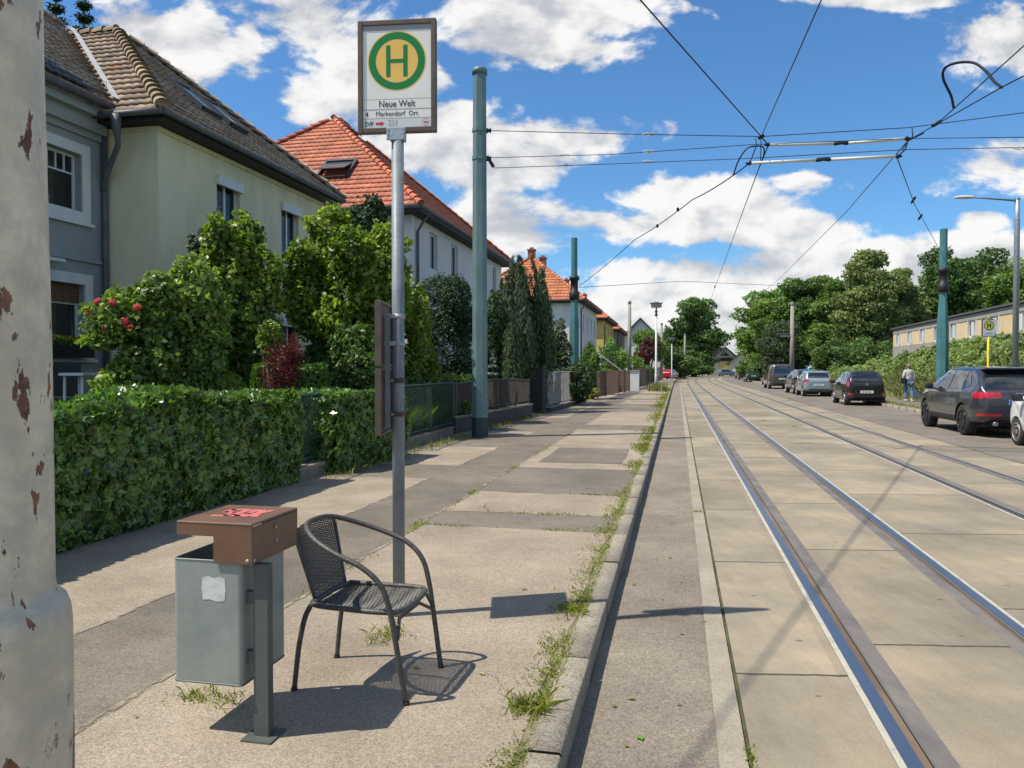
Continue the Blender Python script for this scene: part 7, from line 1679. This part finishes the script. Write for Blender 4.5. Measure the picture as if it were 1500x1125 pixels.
    car('parked_car', 'red car mostly hidden behind the brown grey van', 1120, 564, 0, yaw_at(loc), 3.9, 1.70, 1.45, [(a * 3.9 / 3.66, b * .97) for a, b in hatch], [(a * 3.9 / 3.66, b * .97) for a, b in hb], paint('red_paint', (.42, .02, .02), .2), wheel_r=.30, fa=.75, ra=.6, sidewin=hsw, rearwin=(.58, 1.05, .52, 1.32), plate=False, tail=(.8, .98, .54, .3), low=.22, wins_front=1.2)
    # --- green saloon, dark cars beyond
    sal = [(0, .88), (.06, .98), (.5, 1.02), (.75, 1.08), (1.1, 1.28), (1.45, 1.40), (2.3, 1.42), (2.8, 1.30), (3.2, 1.04), (3.5, .97), (4.1, .86), (4.35, .70), (4.4, .6)]
    sb = [(0, .84), (.5, .95), (3.3, .92), (4.2, .78), (4.4, .58)]; ssw = [[(1.2, 1.02), (1.9, 1.0), (1.9, 1.32), (1.45, 1.30)], [(1.98, 1.0), (2.9, .98), (2.55, 1.26), (1.97, 1.33)]]
    loc = gnd(1092, 559.3, 0)
    car('parked_car', 'dark green saloon parked far down the right kerb', 0, 0, 0, yaw_at(loc) + .02, 4.4, 1.75, 1.42, sal, sb, paint('green_paint', (.015, .07, .055), .3), wheel_r=.30, fa=.85, ra=.95, sidewin=ssw, rearwin=(.60, 1.10, .50, 1.34), plate=(.72, .26), euro=False, tail=(.78, .92, .52, .2), low=.24, loc=loc, detail=True, wins_front=1.5)
    loc = gnd(1082, 556.2, 0); car('parked_car', 'black car directly ahead of the green saloon', 0, 0, 0, yaw_at(loc), 4.3, 1.78, 1.55, cross, cb_, paint('black_paint_b', (.01, .01, .013), .3), wheel_r=.32, fa=.85, ra=.75, sidewin=csw, rearwin=(.6, 1.12, .52, 1.42), plate=False, tail=(.93, 1.05, .5, .38), low=.24, loc=loc, detail=False)
    loc = gnd(1077, 554.6, 0); car('parked_car', 'farthest dark parked car with a pale one before the bend', 0, 0, 0, yaw_at(loc), 4.3, 1.78, 1.55, cross, cb_, paint('silver_paint', (.25, .26, .28)), wheel_r=.32, fa=.85, ra=.75, sidewin=csw, rearwin=(.6, 1.12, .52, 1.42), plate=False, tail=(.93, 1.05, .5, .38), low=.24, loc=loc, detail=False)
    bpy.data.objects[bpy.data.objects[-1].name]
    # --- white car entering at the right edge, its front towards us is cut by the frame: front-left wheel visible
    small = [(0, .9), (.04, 1.0), (.10, 1.1), (.2, 1.28), (.35, 1.42), (.8, 1.50), (1.5, 1.50), (1.95, 1.44), (2.35, 1.24), (2.6, 1.08), (2.85, 1.03), (3.15, .98), (3.38, .88), (3.48, .70), (3.5, .55)]
    loc = gnd(1488, 652, 0)
    t, ep, sp_, bv = car('parked_car', 'white small car cut off by the right picture edge behind the dark grey SUV', 0, 0, 0, yaw_at(loc), 3.5, 1.64, 1.5, small, hb, mat('white_car_paint', (.72, .73, .74), .3, 0, coat=1), wheel_r=.28, fa=.66, ra=.6, sidewin=hsw[:2], windscreen=(.6, 1.14, .54, 1.4), plate=False, tail=(.82, 1.0, .54, .3), low=.22, rim='steel', loc=loc, anchor='fl', wins_front=1.0)
    # --- red car standing across the driveway on the left
    loc = at(968, 555, 108); loc.z = PAV
    t, ep, sp_, bv = car('parked_car', 'bright red car standing at the left kerb behind the white lamp post', 0, 0, 0, R(62), 4.0, 1.70, 1.42, [(a * 4 / 3.66, b * .95) for a, b in hatch], [(a * 4 / 3.66, b * .95) for a, b in hb], paint('bright_red_paint', (.55, .01, .04), .1), wheel_r=.30, fa=.75, ra=.6, sidewin=hsw, rearwin=(.58, 1.02, .52, 1.28), plate=False, tail=(.8, .95, .54, .3), low=.2, loc=loc, anchor='rl', group=None)
    t.location.z = PAV
    loc = gnd(1052, 549.5, 0); loc = at(1052, 549, 165); loc.z = 0
    car('parked_car', 'tiny grey blue car in front of the pale gabled house', 0, 0, 0, R(10), 4.0, 1.7, 1.42, [(a * 4 / 3.66, b * .95) for a, b in hatch], [(a * 4 / 3.66, b * .95) for a, b in hb], paint('grey_blue_paint', (.12, .15, .22)), wheel_r=.30, fa=.75, ra=.6, sidewin=hsw, plate=False, low=.2, loc=loc, anchor='c', group=None, detail=False)
cars()

# ------------------------------------------------------------ person walking away
def skin_mesh(pts, edges, radii, root=0, lv=2):
    me = bpy.data.meshes.new('sk'); me.from_pydata(pts, edges, []); o = bpy.data.objects.new('sk', me); COL.objects.link(o)
    m = o.modifiers.new('skin', 'SKIN'); m.use_smooth_shade = True
    for i, r in enumerate(radii):
        v = me.skin_vertices[0].data[i]; v.radius = (r, r) if not isinstance(r, tuple) else r; v.use_root = (i == root)
    s = o.modifiers.new('s', 'SUBSURF'); s.levels = lv; s.render_levels = lv
    out = eval_mesh(o); bpy.data.objects.remove(o); return out
def person():
    b = gnd(1331, 588, PAV); s_, t_ = to_st(b.x, b.y); yw = -head(t_)
    t = thing('person', 'person in pale jacket and blue jeans walking away with black shoulder bag', 'person', (b.x, b.y, PAV), yw)
    # local: y forward (away from camera), x right, z up; height 1.66
    skin = mat('skin_tone', (.45, .27, .19), .6); jk = mat('pale_jacket', (.58, .58, .56), .85, c2=(.48, .48, .48), scale=14, bump=.4, bscale=25); jn = mat('blue_jeans', (.07, .14, .28), .85, c2=(.11, .20, .36), scale=12, bump=.3, bscale=60); sh = mat('beige_shoes', (.55, .50, .42), .7); hr = mat('short_blond_hair', (.38, .31, .21), .8, c2=(.50, .43, .32), scale=30, bump=.6, bscale=60)
    # continuous skin body (head, neck, arms, legs core)
    P_ = [(0, 0, .90), (0, 0, 1.10), (0, .01, 1.32), (0, .02, 1.43), (0, .03, 1.50), (0, .035, 1.57),
          (-.17, 0, 1.35), (-.22, -.03, 1.12), (-.21, .10, .93), (-.20, .13, .86), (.17, 0, 1.35), (.23, -.02, 1.11), (.25, .03, .88), (.25, .05, .80),
          (-.09, 0, .86), (-.10, .10, .48), (-.10, .02, .09), (-.10, .12, .04), (.09, 0, .86), (.10, -.06, .48), (.10, -.20, .12), (.10, -.10, .04)]
    E = [(0, 1), (1, 2), (2, 3), (3, 4), (4, 5), (2, 6), (6, 7), (7, 8), (8, 9), (2, 10), (10, 11), (11, 12), (12, 13), (0, 14), (14, 15), (15, 16), (16, 17), (0, 18), (18, 19), (19, 20), (20, 21)]
    Rr = [.12, .11, .12, .05, .075, .075, .05, .038, .03, .028, .05, .038, .03, .028, .08, .055, .038, .03, .08, .055, .038, .03]
    link('body', skin_mesh(P_, E, Rr), skin, t)
    # fingers
    mb = MB()
    for sx, hx, hy, hz in ((-1, -.20, .135, .84), (1, .25, .055, .78)):
        for k in range(4): mb.tube([(hx + sx * .0, hy - .03 + k * .02, hz + .01), (hx - sx * .012, hy - .03 + k * .021, hz - .035 - .006 * (1.5 - abs(k - 1.5))), (hx - sx * .028, hy - .028 + k * .02, hz - .062)], [.009, .008, .006], 6)
        mb.tube([(hx, hy + .03, hz + .03), (hx - sx * .02, hy + .05, hz - .005), (hx - sx * .03, hy + .05, hz - .03)], [.010, .009, .006], 6)
    mb.build('fingers', skin, t)
    # head details
    mb = MB(); mb.lathe((0, .04, 1.565), [(.03, -.115), (.062, -.075), (.078, -.01), (.078, .04), (.055, .085), (.02, .10)], 18)
    mb.tube([(0, .11, 1.565), (0, .135, 1.545)], [.01, .014], 6)
    for sx in (-1, 1): mb.tube([(sx * .078, .035, 1.58), (sx * .088, .03, 1.57), (sx * .08, .035, 1.545)], [.008, .012, .006], 6)
    mb.build('head', skin, t)
    n = 2600; d_ = rng.normal(size=(n, 3)); d_ /= np.linalg.norm(d_, axis=1, keepdims=True); ok = ~((d_[:, 1] > .45) & (d_[:, 2] < .35)) & (d_[:, 2] > -.75); d_ = d_[ok]
    MB().lathe((0, .022, 1.59), [(.06, -.085), (.088, -.04), (.094, .02), (.08, .065), (.045, .095), (.01, .104)], 18).build('hair', hr, t)
    ph = np.array([0, .022, 1.60]) + d_ * np.array([.096, .098, .105]); me_ = leaf_mesh('hair', ph, d_ + rng.normal(size=d_.shape) * .4, .035, .25); link('hair', me_, hr, t)
    # jacket: torso plus sleeves
    P2 = [(0, -.005, .88), (0, -.005, 1.05), (0, 0, 1.22), (0, .005, 1.36), (0, .012, 1.43), (-.16, 0, 1.37), (-.225, -.03, 1.13), (-.222, .06, .98), (.16, 0, 1.37), (.235, -.02, 1.12), (.252, .01, .95)]
    E2 = [(0, 1), (1, 2), (2, 3), (3, 4), (3, 5), (5, 6), (6, 7), (3, 8), (8, 9), (9, 10)]; R2 = [(.17, .12), (.165, .12), (.16, .12), (.15, .11), .065, .075, .062, .050, .075, .062, .050]
    link('jacket', skin_mesh(P2, E2, R2), jk, t)
    P3 = [(0, 0, .90), (-.09, .0, .84), (-.105, .06, .48), (-.105, .02, .12), (.09, 0, .84), (.105, -.05, .48), (.105, -.19, .16)]; E3 = [(0, 1), (1, 2), (2, 3), (0, 4), (4, 5), (5, 6)]
    link('jeans', skin_mesh(P3, E3, [(.15, .11), .10, .075, .065, .10, .075, .062]), jn, t)
    for x, y, z, rx in ((-.105, .06, .045, 0), (.105, -.13, .06, .35)): MB().box((x, y, z), (.095, .26, .085), rx=rx, bev=.035).build('shoe', sh, t)

    bag = thing('shoulder_bag', 'black shoulder bag hanging at the left hip of the walking person', 'bag', (b.x, b.y, PAV), yw)
    MB().box((-.24, -.10, .93), (.26, .12, .24), bev=.04).build('bag_body', M['black'], bag); MB().tube([(-.22, -.10, 1.04), (-.12, -.155, 1.16), (.02, -.165, 1.28), (.12, -.13, 1.42), (.11, 0, 1.49), (.0, .12, 1.3), (-.2, .05, 1.05)], .012, 6).build('strap', M['black'], bag)
    cart = thing('shopping_bag', 'grey white carrier bag beside the walking person', 'bag', (b.x + .42, b.y + .05, PAV), yw)
    MB().prism([(-.13, -.08), (.13, -.08), (.13, .08), (-.13, .08)], .40, Matrix.Translation((0, 0, .12))).build('bag_body', mat('pale_carrier', (.40, .39, .36), .7, c2=(.5, .5, .47), scale=10, bump=.5), cart, bevel=.02); MB().tube([(-.06, 0, .52), (-.16, 0, .68), (.04, 0, .52)], .008, 5).build('handle', M['black'], cart)
person()
